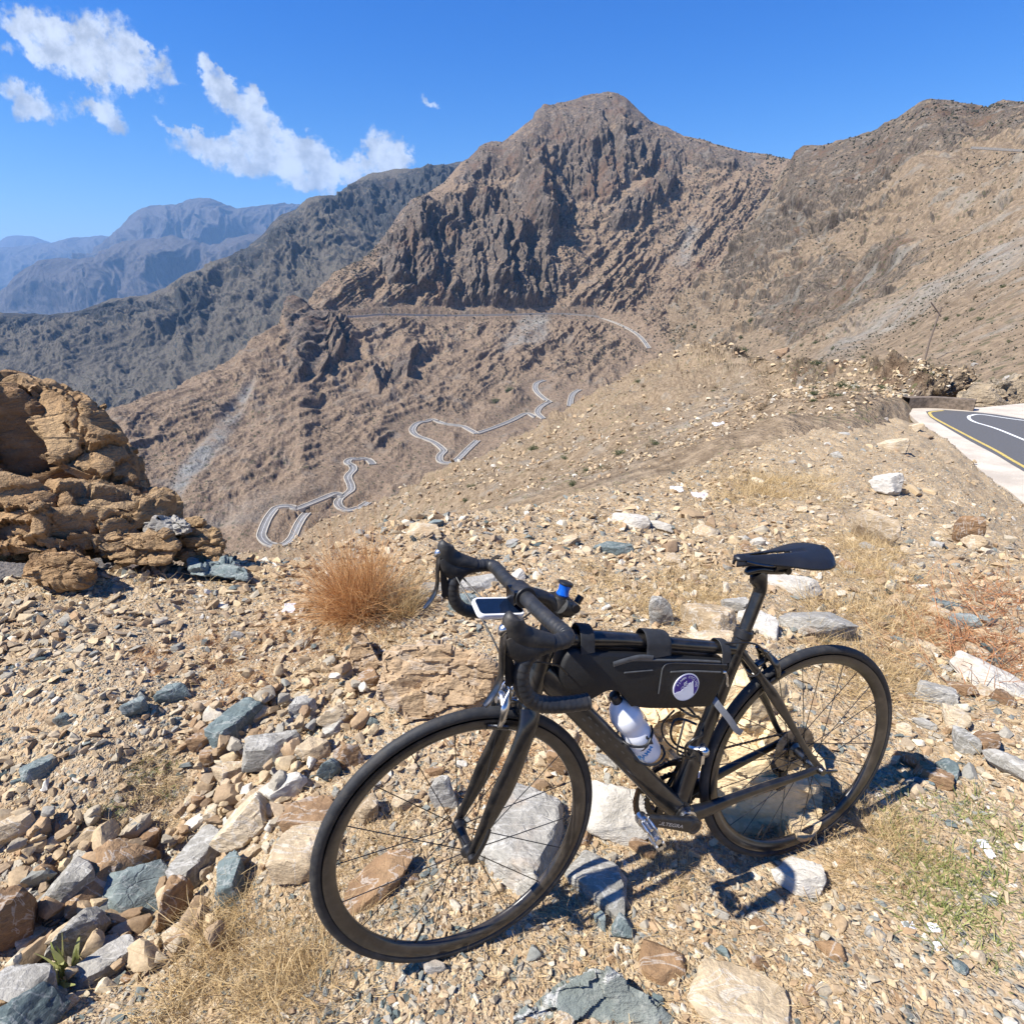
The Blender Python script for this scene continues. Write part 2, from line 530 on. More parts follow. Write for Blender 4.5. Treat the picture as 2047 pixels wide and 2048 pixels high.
# ---- main massif and the valley wall under it
L2 = Sheet([
    [(100, 1060, 330), (300, 1160, 330), (450, 1220, 330), (600, 1240, 330), (800, 1120, 380), (1000, 1000, 450), (1200, 880, 560), (1400, 760, 700), (1700, 760, 700)],
    [(100, 960, 400), (300, 985, 420), (450, 990, 430), (600, 975, 450), (800, 880, 560), (1000, 800, 690), (1200, 735, 820), (1400, 690, 930), (1700, 660, 900)],
    [(100, 880, 500), (199, 845, 530), (254, 819, 560), (362, 779, 620), (471, 732, 700), (536, 674, 780), (600, 628, 850), (640, 632, 880), (700, 632, 900), (900, 630, 960), (1208, 632, 1020), (1400, 628, 1020), (1700, 600, 980)],
    [(100, 960, 700), (471, 800, 850), (560, 690, 900), (600, 640, 900), (637, 585, 930), (700, 560, 960), (760, 520, 1020), (900, 500, 1080), (1100, 480, 1160), (1300, 480, 1200), (1500, 450, 1200), (1700, 430, 1150)],
    [(100, 1000, 900), (471, 900, 1000), (560, 760, 1050), (620, 640, 1050), (640, 592, 1000), (675, 547, 1050), (700, 530, 1080), (730, 520, 1100), (753, 493, 1130), (775, 470, 1160), (790, 445, 1200), (824, 402, 1260), (855, 390, 1300), (890, 365, 1350), (923, 326, 1420), (940, 318, 1430), (965, 291, 1480), (985, 286, 1480), (1005, 288, 1490), (1025, 270, 1500), (1050, 250, 1510), (1065, 240, 1510), (1070, 225, 1520), (1088, 208, 1540), (1100, 209, 1540), (1140, 197, 1550), (1175, 190, 1560), (1205, 184, 1560), (1235, 187, 1560), (1252, 197, 1540), (1275, 222, 1530), (1300, 243, 1520), (1330, 256, 1500), (1365, 273, 1480), (1400, 279, 1460), (1440, 292, 1420), (1480, 304, 1400), (1530, 309, 1350), (1580, 320, 1300), (1700, 340, 1250)],
    [(100, 1100, 1300), (471, 1000, 1400), (640, 760, 1500), (753, 620, 1600), (900, 500, 1900), (1100, 400, 2000), (1205, 380, 2100), (1400, 420, 1900), (1700, 480, 1700)],
], 100, 1640, 1250, [70, 190, 230, 230, 330, 14][:5])
cl = c2_([(370, 1060), (360, 930), (460, 800), (560, 700), (730, 690), (780, 545), (900, 440), (1060, 400), (1120, 300), (1200, 240), (1450, 150), (1570, 200), (1720, 350), (1850, 430), (2000, 470), (2250, 520), (2200, 600), (1900, 560), (1780, 560), (1640, 600), (1560, 590), (1520, 740), (1330, 740), (1350, 840), (1220, 920), (1180, 1000), (1260, 1160), (1230, 1240), (950, 1240), (700, 1240), (640, 1170), (440, 1130)])
cl_b = c2_([(-60, 1270), (60, 1270), (220, 1290), (260, 1400), (215, 1550), (50, 1620), (-80, 1600)])
cl_c = c2_([(590, 1440), (545, 1560), (480, 1660), (330, 1670), (290, 1600), (480, 1510)])
cl_d = c2_([(1870, 540), (1830, 650), (1500, 900), (1460, 800), (1720, 590)])
cl_e = c4_([(1100, 1150), (1500, 900), (1600, 1000), (1640, 1180), (1300, 1500), (1130, 1500)])
cl_f = c4_([(600, 930), (1000, 850), (1000, 980), (800, 1010), (650, 1000)])
ledge = c2_([(540, 720), (700, 690), (1080, 590), (1150, 590), (1130, 640), (900, 690), (620, 740)])
cliff = L2.mask([cl, cl_b, cl_c, cl_d], 5)
cliff = np.maximum(cliff, .55 * L2.mask([cl_e, cl_f], 9))
cliff = np.clip(cliff - .8 * L2.mask([ledge], 4), 0, 1)
scree = L2.mask([c4_([(1440, 700), (1350, 860), (1230, 1050), (1080, 1230), (960, 1380), (880, 1390), (1000, 1180), (1150, 1000), (1300, 830)])], 4)
scree = np.maximum(scree, .8 * L2.mask([c2_([(1900, 820), (1930, 860), (1860, 1060), (1800, 1060), (1840, 920)]), c2_([(1060, 1290), (1200, 1290), (1180, 1420), (1060, 1440), (960, 1480)]), c2_([(340, 1310), (390, 1310), (380, 1400), (350, 1400)])], 6))
scree = np.maximum(scree, .6 * L2.mask([c4_([(1480, 1330), (1740, 1330), (1500, 1400), (1200, 1520), (1160, 1480)])], 5))

# roads of the pass, as seen, from the bottom hairpin up
RD = [
    c5_([(590, 900), (560, 935), (530, 990), (510, 1035), (470, 1070), (420, 1080), (370, 1065), (340, 1030), (345, 1000), (358, 965), (375, 930), (400, 895), (430, 868), (490, 863), (535, 878)]),
    c5_([(930, 840), (880, 870), (820, 885), (775, 870), (760, 840), (785, 810), (815, 790), (835, 770), (830, 740), (815, 700), (845, 665), (840, 640), (812, 622), (830, 603), (870, 603)]),
    c5_([(1250, 395), (1200, 405), (1170, 440), (1190, 470), (1240, 490), (1290, 510), (1330, 540), (1345, 560), (1322, 585), (1325, 615), (1370, 625), (1420, 605), (1470, 555), (1530, 500)]),
    c5_([(1310, 395), (1360, 410), (1440, 420), (1470, 432), (1525, 462)]),
    c2_([(1180, 1595), (1140, 1610), (1135, 1640), (1160, 1670), (1190, 1692)]),
    c2_([(1190, 1705), (1155, 1728), (1145, 1755), (1175, 1780)]),
    c2_([(1350, 1640), (1312, 1665), (1300, 1720)]),
    c2_([(1440, 1293), (1500, 1310), (1580, 1345), (1640, 1385), (1682, 1440)]),
    c2_([(120, 1296), (300, 1288), (400, 1280), (700, 1285), (1000, 1281), (1250, 1276), (1440, 1290)]),
]


def smooth_path(pts, n=12, it=2):
    P = np.array(pts, float)
    out = []
    for i in range(len(P) - 1):
        p0 = P[max(0, i - 1)]; p1 = P[i]; p2 = P[i + 1]; p3 = P[min(len(P) - 1, i + 2)]
        for k in range(n):
            t = k / n
            out.append(.5 * ((2 * p1) + (-p0 + p2) * t + (2 * p0 - 5 * p1 + 4 * p2 - p3) * t * t + (-p0 + 3 * p1 - 3 * p2 + p3) * t**3))
    out.append(P[-1])
    return np.array(out)


# connecting lengths between the loops
RD += [
    c5_([(535, 878), (600, 852), (690, 815), (750, 792), (785, 808)]),
    c5_([(870, 603), (905, 600), (935, 610), (955, 632)]),
    c5_([(1250, 395), (1280, 384), (1310, 395)]),
    c5_([(1525, 462), (1620, 430), (1720, 390), (1800, 350), (1846, 372)]),
    c2_([(1190, 1692), (1202, 1700), (1190, 1705)]),
]
ROADS3 = []
for pts in RD:
    q = np.array([L2.pos(a, b, vmax=3.2) for a, b in smooth_path(pts, 10)])
    for _ in range(6):
        q[1:-1] = .25 * q[:-2] + .5 * q[1:-1] + .25 * q[2:]
    ROADS3.append(q)

P = L2.P; x, y, z = P[..., 0], P[..., 1], P[..., 2]
sc = L2.D / 1000.
wx = x + 25 * fbm(x / 120, y / 120, z / 120, 3); wz = z + 20 * fbm(x / 120 + 9, y / 120, z / 120, 3)
big = (ridged(wx / 230, y / 700, wz / 620, 4) - .9) * 40
flu = (ridged(wx / 46, y / 300, wz / 330, 5, gain=.5) - .85) * 21
wx2 = x + 6 * fbm(x / 20, y / 40, z / 30, 3)
flu2 = (ridged(wx2 / 13, y / 90, z / 110, 4) - .85) * 5.5
blk = np.abs(fbm(wx / 60, y / 120, wz / 34, 5)) * 13
xs8 = x + 7 * fbm(x / 70, y / 90, z / 70, 3)
gul = (ridged((xs8 - .45 * y - .5 * z) / 52, y / 420, z / 420, 5) - .85) * 11
fine = fbm(x / 9, y / 9, z / 12, 4) * 2.2
fade_v = sstep(0, .6, L2.v)[:, None]
rough_ = (ridged(x / 30, y / 45, z / 34, 5, gain=.62) - .95) * 4.6
disp = fade_v * (big * (.25 + .35 * cliff) + cliff * (.9 * flu + .9 * flu2 + .6 * blk - 3) + (1 - .6 * cliff) * (.95 * gul * sstep(-.3, .35, fbm(x / 240, y / 240, z / 240, 3) + .1) + rough_) * (1 - .8 * scree) + fine * (.5 + .6 * cliff)) * np.clip(sc, .45, 1.5)
disp *= 1 - .9 * sstep(3.3, 3.88, L2.v)[:, None]
# buttresses whose right flank drops away (they throw the big triangular shadows)
for (a, b, wd, hh) in [((1150, 440), (1215, 590), 60, 22), ((1150, 640), (1215, 900), 95, 42), ((1445, 320), (1480, 450), 50, 16), ((1545, 300), (1580, 420), 36, 14),
                       ((1740, 620), (1800, 650), 45, 18), ((900, 690), (870, 800), 60, 16), ((1190, 1480), (1100, 1100), 60, 0), ((640, 780), (560, 960), 60, 16), ((1010, 1000), (980, 1180), 45, 20),
                       ((120, 1300), (200, 1540), 60, 18), ((545, 1460), (500, 1600), 50, 12)]:
    (ax, ay), (bx, by) = c2_([a, b])
    tt = np.clip(((L2.PX - ax) * (bx - ax) + (L2.py - ay) * (by - ay)) / ((bx - ax)**2 + (by - ay)**2), -.25, 1.1)
    rx = ax + tt * (bx - ax); ry = ay + tt * (by - ay)
    jig = 9 * fbm(x / 40, y / 60, z / 40, 3)
    s_ = (L2.PX - rx + jig) / (wd * .4143)
    prof = np.where(s_ < 0, sstep(-2.6, 0, s_), 1 - sstep(0, .28, s_)) * sstep(-.25, .05, tt) * (1 - sstep(.85, 1.1, tt)) * np.exp(-((L2.py - ry) / (wd * 1.2))**2)
    disp += prof * hh
nn = L2.normals(k=12)
nn[..., 2] *= .6; nn /= np.linalg.norm(nn, axis=-1, keepdims=True)
# keep the ground quiet and flat where the road is cut
rp = np.concatenate(ROADS3)
dmin = np.full(P.shape[:2], 1e9, np.float32); zr = np.zeros(P.shape[:2], np.float32)
sel = np.where((L2.v[:, None] < 2.6) & (L2.v[:, None] > .02) & (L2.PX > 420))
Ps = P[sel].astype(np.float32); dm = np.full(len(Ps), 1e9, np.float32); zz = np.zeros(len(Ps), np.float32)
for q in rp[::1].astype(np.float32):
    dd_ = (Ps[:, 0] - q[0])**2 + (Ps[:, 1] - q[1])**2
    mm = dd_ < dm; dm[mm] = dd_[mm]; zz[mm] = q[2]
dmin[sel] = np.sqrt(dm); zr[sel] = zz
damp = sstep(9, 34, dmin)
P2 = P + nn * (disp * damp)[..., None]
k_ = 1 - sstep(5.5, 13, dmin)
P2[..., 2] = P2[..., 2] * (1 - k_) + (zr - .5) * k_
L2.P2 = P2
TANC = (.190, .135, .090); TANL = (.30, .222, .152)
M_L2 = hillmat('massif rock and slope', TANC, (.125, .100, .080), TANL, (.075, .07, .045), 1.0, scrub_amt=.75, bump=.9, streak=.35, streakcol=(.21, .195, .17), steep=(.25, .62))
me = npmesh('massif', P2.reshape(-1, 3), L2.faces(), [M_L2], smooth=True, attrs={'cliff': cliff, 'scree': scree})
tag(obj('mountain_massif', me), 'main rocky mountain massif with summit cliffs', kind='structure')

# ---- dark ridge behind, left
L3 = Sheet([
    [(-200, 1000, 1200), (1100, 900, 1200)],
    [(-200, 860, 1450), (300, 850, 1450), (640, 760, 1500), (1100, 700, 1700)],
    [(-200, 740, 1800), (0, 720, 1800), (300, 690, 1850), (560, 600, 2000), (800, 480, 2300), (1100, 430, 2500)],
    [(-200, 640, 2200), (0, 627, 2200), (100, 628, 2200), (159, 622, 2200), (200, 606, 2250), (223, 597, 2300), (297, 590, 2300), (330, 577, 2350), (371, 550, 2450), (405, 538, 2500), (440, 520, 2550), (500, 496, 2650), (530, 470, 2700), (545, 452, 2720), (560, 436, 2740), (594, 422, 2800), (615, 402, 2840), (640, 391, 2900), (672, 392, 2950), (700, 370, 3000), (742, 348, 3050), (790, 340, 3100), (840, 338, 3150), (880, 333, 3200), (923, 328, 3250), (1100, 330, 3300)],
    [(-200, 800, 3200), (640, 600, 3800), (1100, 500, 4200)],
], -200, 1050, 900, [40, 150, 170, 12])
P = L3.P; x, y, z = P[..., 0], P[..., 1], P[..., 2]
wx = x + 60 * fbm(x / 300, y / 300, z / 300, 3); wz = z + 50 * fbm(x / 300 + 9, y / 300, z / 300, 3)
c3m = L3.mask([[(640, 380), (960, 310), (960, 380), (900, 420), (760, 470), (700, 450), (640, 440)], [(440, 500), (600, 400), (620, 470), (470, 560)], [(380, 580), (430, 580), (420, 660), (370, 690), (350, 620)], [(0, 620), (400, 590), (400, 620), (0, 660)]], 6)
d3 = (ridged(wx / 330, y / 900, wz / 600, 5) - .9) * 75 + (ridged((wx + wz) / 110, y / 400, wz / 260, 4) - .85) * 30 + c3m * (ridged(wx / 45, y / 150, wz / 200, 4) - .8) * 30 + fbm(x / 30, y / 30, z / 40, 4) * 11 + (ridged(wx / 80, y / 160, wz / 110, 6, gain=.62) - .95) * 20
d3 = d3 * (1 - .88 * sstep(2.45, 2.9, L3.v)[:, None]) * .75
P3 = P + L3.normals(k=8) * d3[..., None] * np.clip(L3.D / 2200, .6, 1.4)[..., None] * .8
M_L3 = hillmat('ridge rock', (.105, .092, .073), (.052, .052, .05), (.15, .13, .10), (.035, .042, .03), 2.0, scrub_amt=.7, bump=1.0, green=(.04, .055, .03), steep=(.3, .7))
L3.P2 = P3
tag(obj('ridge', npmesh('ridge', P3.reshape(-1, 3), L3.faces(), [M_L3], smooth=True, attrs={'cliff': c3m, 'scree': c3m * 0})), 'dark rocky ridge across the valley', kind='structure')

# ---- far blue mountains
def far(name, curves, px0, px1, amp, S, n=(500, 200), push=1.5, col=(.085, .075, .07)):
    curves = [[(a, b, c * push) for a, b, c in q] for q in curves]
    s = Sheet(curves, px0, px1, n[0], [n[1]] * (len(curves) - 2) + [10]); amp *= push; S *= push
    P = s.P; x, y, z = P[..., 0], P[..., 1], P[..., 2]
    wx = x + S * .25 * fbm(x / S, y / S, z / S, 3)
    d_ = (ridged(wx / S, y / (2.5 * S), z / (2.2 * S), 6) - .9) * amp + (ridged((wx + .4 * z) / (S * .3), y / S, z / (S * .9), 4) - .85) * amp * .42
    fade = 1 - .8 * sstep(len(curves) - 2.5, len(curves) - 2.05, s.v)
    P = P + s.normals(k=6) * (d_ * fade[:, None])[..., None]
    mt = hillmat(name + ' rock', col, tuple(c * .62 for c in col), tuple(c * 1.35 for c in col), (.05, .055, .04), S / 90, scrub_amt=.3, bump=.7, steep=(.3, .75))
    tag(obj('far_mountain', npmesh(name, P.reshape(-1, 3), s.faces(), [mt], smooth=True, attrs={'cliff': z * 0, 'scree': z * 0})), name, kind='structure')


far('blue far ridge in front of the flat topped mountain', [
    [(-200, 760, 4300), (700, 700, 4300)],
    [(-200, 640, 5000), (0, 592, 5000), (40, 556, 5000), (80, 530, 5100), (120, 524, 5200), (160, 524, 5200), (195, 518, 5300), (215, 508, 5300), (250, 490, 5400), (300, 480, 5400), (345, 475, 5400), (400, 492, 5400), (500, 470, 5400), (700, 480, 5400)],
    [(-200, 760, 7000), (700, 640, 7000)]], -200, 700, 150, 700)
far('blue flat topped far mountain', [
    [(100, 640, 6300), (760, 620, 6300)],
    [(100, 560, 7400), (195, 520, 7400), (222, 487, 7400), (240, 462, 7400), (262, 440, 7500), (283, 422, 7500), (300, 418, 7600), (340, 416, 7600), (372, 414, 7600), (385, 403, 7600), (420, 403, 7600), (445, 412, 7600), (470, 418, 7600), (505, 418, 7600), (545, 416, 7700), (600, 416, 7800), (760, 430, 8000)],
    [(100, 640, 9500), (760, 600, 9500)]], 100, 760, 220, 1000)
far('pale blue distant ridge', [
    [(-300, 620, 9500), (400, 620, 9500)],
    [(-300, 520, 11000), (0, 494, 11000), (40, 490, 11000), (75, 486, 11000), (120, 483, 11000), (170, 479, 11000), (205, 477, 11000), (240, 480, 11000), (400, 500, 11000)],
    [(-300, 620, 13500), (400, 620, 13500)]], -300, 400, 200, 1400, (320, 110), push=1.35)
far('farthest pale blue hill', [
    [(-300, 600, 14500), (400, 600, 14500)],
    [(-300, 500, 16000), (0, 484, 16000), (15, 475, 16000), (35, 472, 16000), (70, 474, 16000), (95, 484, 16000), (140, 500, 16000), (400, 520, 16000)],
    [(-300, 600, 19000), (400, 600, 19000)]], -300, 400, 120, 1600, (260, 80), push=1.15)
# valley floor far below, so that nothing is open between the sheets
gx = np.array([[-22000, 200, -330], [22000, 200, -330], [22000, 24000, -900], [-22000, 24000, -900]], float)
M_VF = hillmat('valley floor', (.16, .13, .10), (.09, .08, .07), (.2, .17, .13), (.05, .055, .04), 6.0)
tag(obj('valley_floor', npmesh('valley floor', gx, np.array([[0, 1, 2, 3]]), [M_VF])), 'valley floor far below', kind='structure')

# ---- right-hand mountain
LR = Sheet([
    [(1340, 760, 330), (1515, 800, 150), (1640, 800, 90), (1700, 790, 75), (1800, 830, 50), (1934, 860, 34), (2047, 850, 30), (2500, 850, 28)],
    [(1340, 720, 420), (1380, 700, 420), (1515, 745, 200), (1640, 735, 120), (1700, 735, 90), (1800, 770, 60), (1934, 812, 42), (2047, 805, 36), (2500, 800, 32)],
    [(1340, 690, 480), (1380, 668, 480), (1440, 660, 380), (1600, 690, 210), (1700, 690, 150), (1850, 660, 110), (2047, 600, 90), (2500, 560, 80)],
    [(1340, 650, 600), (1400, 610, 650), (1500, 560, 520), (1700, 520, 350), (1850, 470, 260), (2047, 400, 220), (2500, 380, 200)],
    [(1340, 640, 900), (1400, 600, 900), (1450, 530, 900), (1500, 450, 880), (1545, 370, 850), (1580, 322, 800), (1590, 303, 790), (1605, 295, 780), (1655, 291, 740), (1690, 281, 700), (1740, 268, 680), (1755, 262, 680), (1768, 248, 670), (1790, 240, 650), (1815, 224, 640), (1835, 212, 620), (1850, 205, 610), (1880, 203, 600), (1920, 207, 590), (1950, 215, 580), (1975, 217, 560), (2000, 208, 540), (2047, 205, 520), (2500, 190, 400)],
    [(1340, 800, 1300), (1600, 600, 1300), (2500, 500, 700)],
], 1345, 2200, 900, [25, 110, 190, 260, 12])
P = LR.P; x, y, z = P[..., 0], P[..., 1], P[..., 2]
ang = math.radians(38)
a1 = x * math.cos(ang) - z * math.sin(ang)      # across the tilted beds
a2 = x * math.sin(ang) + z * math.cos(ang)
sR = np.clip(LR.D / 400, .12, 1.6)
wa = a1 + 8 * fbm(x / 60, y / 60, z / 60, 3)
crm = LR.mask([[(1585, 300), (1860, 195), (2200, 180), (2200, 300), (1950, 290), (1750, 420), (1560, 560), (1480, 620), (1450, 560), (1560, 380)],
               [(1500, 650), (1620, 560), (1750, 520), (1900, 480), (1750, 640), (1600, 700)], [(1740, 260), (1600, 290), (1560, 380), (1640, 420)]], 12)
hi = sstep(1.2, 2.6, LR.v)[:, None]
dR = (1 - .93 * sstep(3.25, 3.8, LR.v)[:, None]) * hi * ((ridged(wa / 70, y / 200, a2 / 260, 5) - .85) * 12 + crm * (ridged(wa / 16, y / 70, a2 / 70, 4) - .8) * 6.5) * np.clip(LR.D / 450, .2, 1.4) + fbm(wa / 6, y / 12, a2 / 16, 5) * 2.2 * sR + np.abs(fbm(wa / 20, y / 40, a2 / 40, 4)) * 8 * hi * sR + ((ridged(wa / 9, y / 40, a2 / 42, 4) - .85) * 3.6 * sR + (ridged(wa / 3.2, y / 14, a2 / 14, 4) - .85) * 1.3 * np.clip(sR, .3, 1)) * sstep(-.35, .2, fbm(x / 50, y / 80, z / 50, 3))
# buttress steps with shaded left flanks on the lower part
dR = dR * (1 - .8 * sstep(3.3, 3.85, LR.v)[:, None])
PR = P + LR.normals(k=10) * (dR * sstep(0, .3, LR.v)[:, None])[..., None]
scR = LR.mask([[(1620, 725), (1760, 640), (2047, 480), (2200, 430), (2200, 470), (2047, 530), (1850, 625), (1700, 715)]], 10) * .6
LR.P2 = PR
M_LR = hillmat('right mountain rock', (.170, .126, .084), (.110, .088, .067), (.29, .218, .145), (.085, .08, .045), .42, rot=(0, ang, 0), stretch=(1, 1, .3), scrub_amt=.7, bump=.8, streak=.5, streakcol=(.25, .235, .20), green=(.055, .065, .03), steep=(.2, .6))
tag(obj('mountain_slope', npmesh('right mountain', PR.reshape(-1, 3), LR.faces(), [M_LR], smooth=True, attrs={'cliff': crm, 'scree': scR})), 'steep brown mountainside rising on the right', kind='structure')

# ---- near slope and spur that falls away to the left
LIP = [(-400, 1190), (0, 1165), (300, 1150), (450, 1135), (600, 1142), (680, 1095), (760, 1060), (827, 1045), (950, 1030), (1060, 1015), (1150, 1000), (1270, 968), (1340, 945), (1420, 925), (1560, 880), (1700, 850), (1790, 830), (1850, 822)]
LN = Sheet([
    [(330, 1260, 40), (380, 1240, 36), (600, 1220, 30), (700, 1170, 22), (827, 1120, 14), (1060, 1075, 9.5), (1270, 1025, 8.6), (1420, 985, 8.8), (1560, 935, 9.6), (1700, 895, 11), (1800, 860, 14), (1870, 845, 19), (2000, 845, 25)],
    [(330, 1170, 95), (380, 1150, 90), (600, 1130, 75), (700, 1080, 55), (827, 1030, 36), (1060, 990, 20), (1270, 948, 15), (1420, 905, 14), (1560, 862, 14), (1700, 838, 15), (1800, 822, 20), (1870, 822, 24), (2000, 822, 28)],
    [(330, 1150, 150), (380, 1130, 150), (600, 1100, 120), (827, 1000, 90), (1060, 920, 60), (1270, 850, 42), (1420, 810, 36), (1560, 790, 28), (1700, 785, 22), (1800, 785, 24), (1870, 785, 25), (2000, 800, 30)],
    [(330, 1160, 200), (380, 1140, 200), (600, 1130, 170), (700, 1085, 180), (800, 1018, 200), (870, 978, 210), (950, 935, 230), (1000, 912, 240), (1070, 876, 260), (1166, 822, 300), (1270, 748, 340), (1330, 712, 360), (1370, 696, 350), (1400, 692, 330), (1450, 700, 260), (1500, 732, 150), (1540, 742, 95), (1580, 738, 70), (1640, 728, 52), (1700, 724, 42), (1750, 730, 34), (1800, 738, 28), (1870, 748, 27), (1915, 757, 27), (1934, 775, 28), (1946, 815, 30), (2000, 835, 33)],
    [(330, 1300, 300), (600, 1250, 300), (950, 1050, 360), (1270, 860, 500), (1500, 850, 220), (1700, 850, 70), (2000, 870, 50)],
], 335, 1975, 1150, [60, 170, 210, 12])
P = LN.P; x, y, z = P[..., 0], P[..., 1], P[..., 2]
sN = np.clip(LN.D / 60, .15, 3.0)
an = math.radians(48)
b1 = x * math.cos(an) - z * math.sin(an) + .2 * y; b2 = x * math.sin(an) + z * math.cos(an)
wb = b1 + 2 * fbm(x / 15, y / 15, z / 15, 3)
dN = (ridged(wb / 16, y / 40, b2 / 60, 4) - .85) * 1.9 * sN + fbm(wb / 3.5, y / 6, b2 / 9, 5) * .5 * sN + (ridged(wb / 4.5, y / 12, b2 / 18, 4) - .85) * .5 * sN + (ridged(x / 1.6, y / 1.6, z / 1.6, 4) - .85) * .14 * np.clip(sN, .3, 1)
outc = LN.mask([[(1690, 715), (1760, 722), (1940, 750), (1945, 822), (1900, 818), (1850, 790), (1760, 760)], [(1560, 730), (1700, 718), (1700, 745), (1580, 752)]], 5)
dN = dN + outc * ((ridged(x / 2.2, y / 3, z / 1.5, 5) - .75) * .7 + np.abs(fbm(x / .9, y, z / .6, 4)) * .5)
dN = (dN - .35 * sN) * (1 - .55 * sstep(2.6, 3.0, LN.v)[:, None])
PN = P + LN.normals(k=10) * (dN * sstep(0, .8, LN.v)[:, None])[..., None]
LN.P2 = PN
scN = LN.mask([[(1200, 990), (1290, 880), (1420, 780), (1500, 740), (1430, 850), (1330, 930)]], 14) * .38
M_LN = hillmat('near slope ground', (.200, .145, .092), (.135, .103, .071), (.33, .25, .165), (.085, .07, .042), .10, rot=(0, an, 0), stretch=(1, .6, .4), scrub_amt=1.0, bump=1.2, streak=.5, streakcol=(.25, .23, .195), green=(.13, .13, .055), steep=(.15, .5))
tag(obj('hillside', npmesh('near hillside', PN.reshape(-1, 3), LN.faces(), [M_LN], smooth=True, attrs={'cliff': outc, 'scree': scN})), 'tan stony hillside falling away to the left', kind='structure')

# ---- the air
me = bpy.data.meshes.new('haze'); bm = bmesh.new(); bmesh.ops.create_cube(bm, size=1.0); bm.to_mesh(me); bm.free()
hz = obj('haze', me)
lo = np.array([-23000., -60., -2500.]); hi_ = np.array([23000., 25000., 2150.])
hz.location = tuple((lo + hi_) / 2); hz.scale = tuple(hi_ - lo)
tag(hz, 'thin blue haze over the valley', kind='stuff')
mh = bpy.data.materials.new('haze'); mh.use_nodes = True
t = NT(mh.node_tree); t.n.clear()
o_ = t.node('ShaderNodeOutputMaterial'); pv = t.node('ShaderNodeVolumePrincipled')
pv.inputs['Color'].default_value = (.30, .58, 1.0, 1)
pv.inputs['Density'].default_value = 0.46e-4
pv.inputs['Anisotropy'].default_value = .0
t.l.new(pv.outputs[0], o_.inputs['Volume'])
me.materials.append(mh)
# ------------------------------------------------------------------ foreground ground
RZ = -1.5        # level of the road beside the viewpoint
CP = []
for a, b, c in [(0, 2048, -.12), (400, 2048, -.06), (1000, 2048, .04), (1600, 2048, .05), (2047, 2048, .08), (60, 1850, -.22), (330, 1750, -.27), (500, 1690, -.06), (560, 1800, -.03), (200, 1500, .0), (0, 1400, .05),
                (0, 1200, .10), (300, 1180, .04), (450, 1140, 0), (600, 1145, -.04), (680, 1100, -.02), (760, 1062, 0), (827, 1048, 0.), (950, 1032, -.05), (1060, 1018, -.10), (1270, 972, -.3), (1420, 930, -.52), (1560, 885, -.8), (1700, 855, -1.12),
                (700, 1300, .02), (900, 1200, .05), (860, 1330, .06), (1400, 1250, .10), (1300, 1380, .12), (1450, 1420, .08), (1700, 1200, 0), (1900, 1300, .0), (2047, 1400, .02), (2047, 1150, -.22), (1800, 1050, -.32), (1500, 1050, -.16), (1200, 1100, -.01),
                (1900, 950, -.95), (1990, 1000, -1.2), (1790, 880, -1.25), (2047, 1045, -1.25), (1978, 975, -1.46), (1904, 902, -1.46), (1836, 856, -1.46), (1800, 830, -1.46), (2047, 900, -1.7), (1950, 850, -1.7), (1100, 1720, .03), (1250, 1750, .02), (1150, 1600, .05)]:
    CP.append(atz(a, b, c))
CP += [np.array(q, float) for q in [(-.12, .98, .044), (.81, 1.29, -.004), (.3, 1.13, .02), (0, -1.2, 0), (-2, -.3, -.1), (2.4, 0, .1), (-6, 2, .1), (14, 8, -1.7), (18, 14, -1.7), (12, 20, -1.7), (24, 26, -1.7), (5, 2, -.1), (8, 3, -.7), (11, 5, -1.6), (22, 5, -1.8), (-8, -3, 0), (6, -3, 0), (14, -3, -1.4), (30, 16, -1.7), (15, 30, -1.7), (34, 34, -1.7)]]
CP = np.array(CP)


def _U(r): return np.where(r > 1e-9, r * r * np.log(r + 1e-12), 0)


def wxy(p):      # squeeze distance so that near control points are not swamped
    r = np.linalg.norm(p, axis=-1, keepdims=True) + 1e-9
    return p / r * np.log1p(r / 1.0) * 2


cw = wxy(CP[:, :2]); n_ = len(CP)
Kk = _U(np.linalg.norm(cw[:, None] - cw[None], axis=-1)) + np.eye(n_) * .01
Pp = np.c_[np.ones(n_), cw]
A_ = np.block([[Kk, Pp], [Pp.T, np.zeros((3, 3))]])
sol = np.linalg.solve(A_, np.r_[CP[:, 2], 0, 0, 0]); wk, wa_ = sol[:n_], sol[n_:]
lipz = [(-400, .15), (0, .1), (300, .04), (450, 0), (600, -.04), (680, -.02), (760, 0), (827, 0), (950, -.05), (1060, -.1), (1150, -.18), (1270, -.3), (1340, -.4), (1420, -.52), (1560, -.8), (1700, -1.12), (1770, -1.3)]
lw = np.array([atz(a, np.interp(a, [q[0] for q in LIP], [q[1] for q in LIP]), b) for a, b in lipz])
lip_az = np.arctan2(lw[:, 0], lw[:, 1]); lip_r = np.hypot(lw[:, 0], lw[:, 1])
lip_az = np.r_[lip_az, lip_az[-1] + .01]; lip_r = np.r_[lip_r, lip_r[-1]]

ROADPOLY = [atz(a, b, RZ)[:2] for a, b in [(1806, 818), (1836, 844), (1904, 890), (1978, 958), (2047, 1010), (2300, 1260)]] + [np.array([40., 6.]), np.array([60., 30.]), np.array([20., 25.])] + [atz(1960, 812, RZ)[:2], atz(1880, 812, RZ)[:2]]
ROADPOLY = [tuple(q) for q in ROADPOLY]


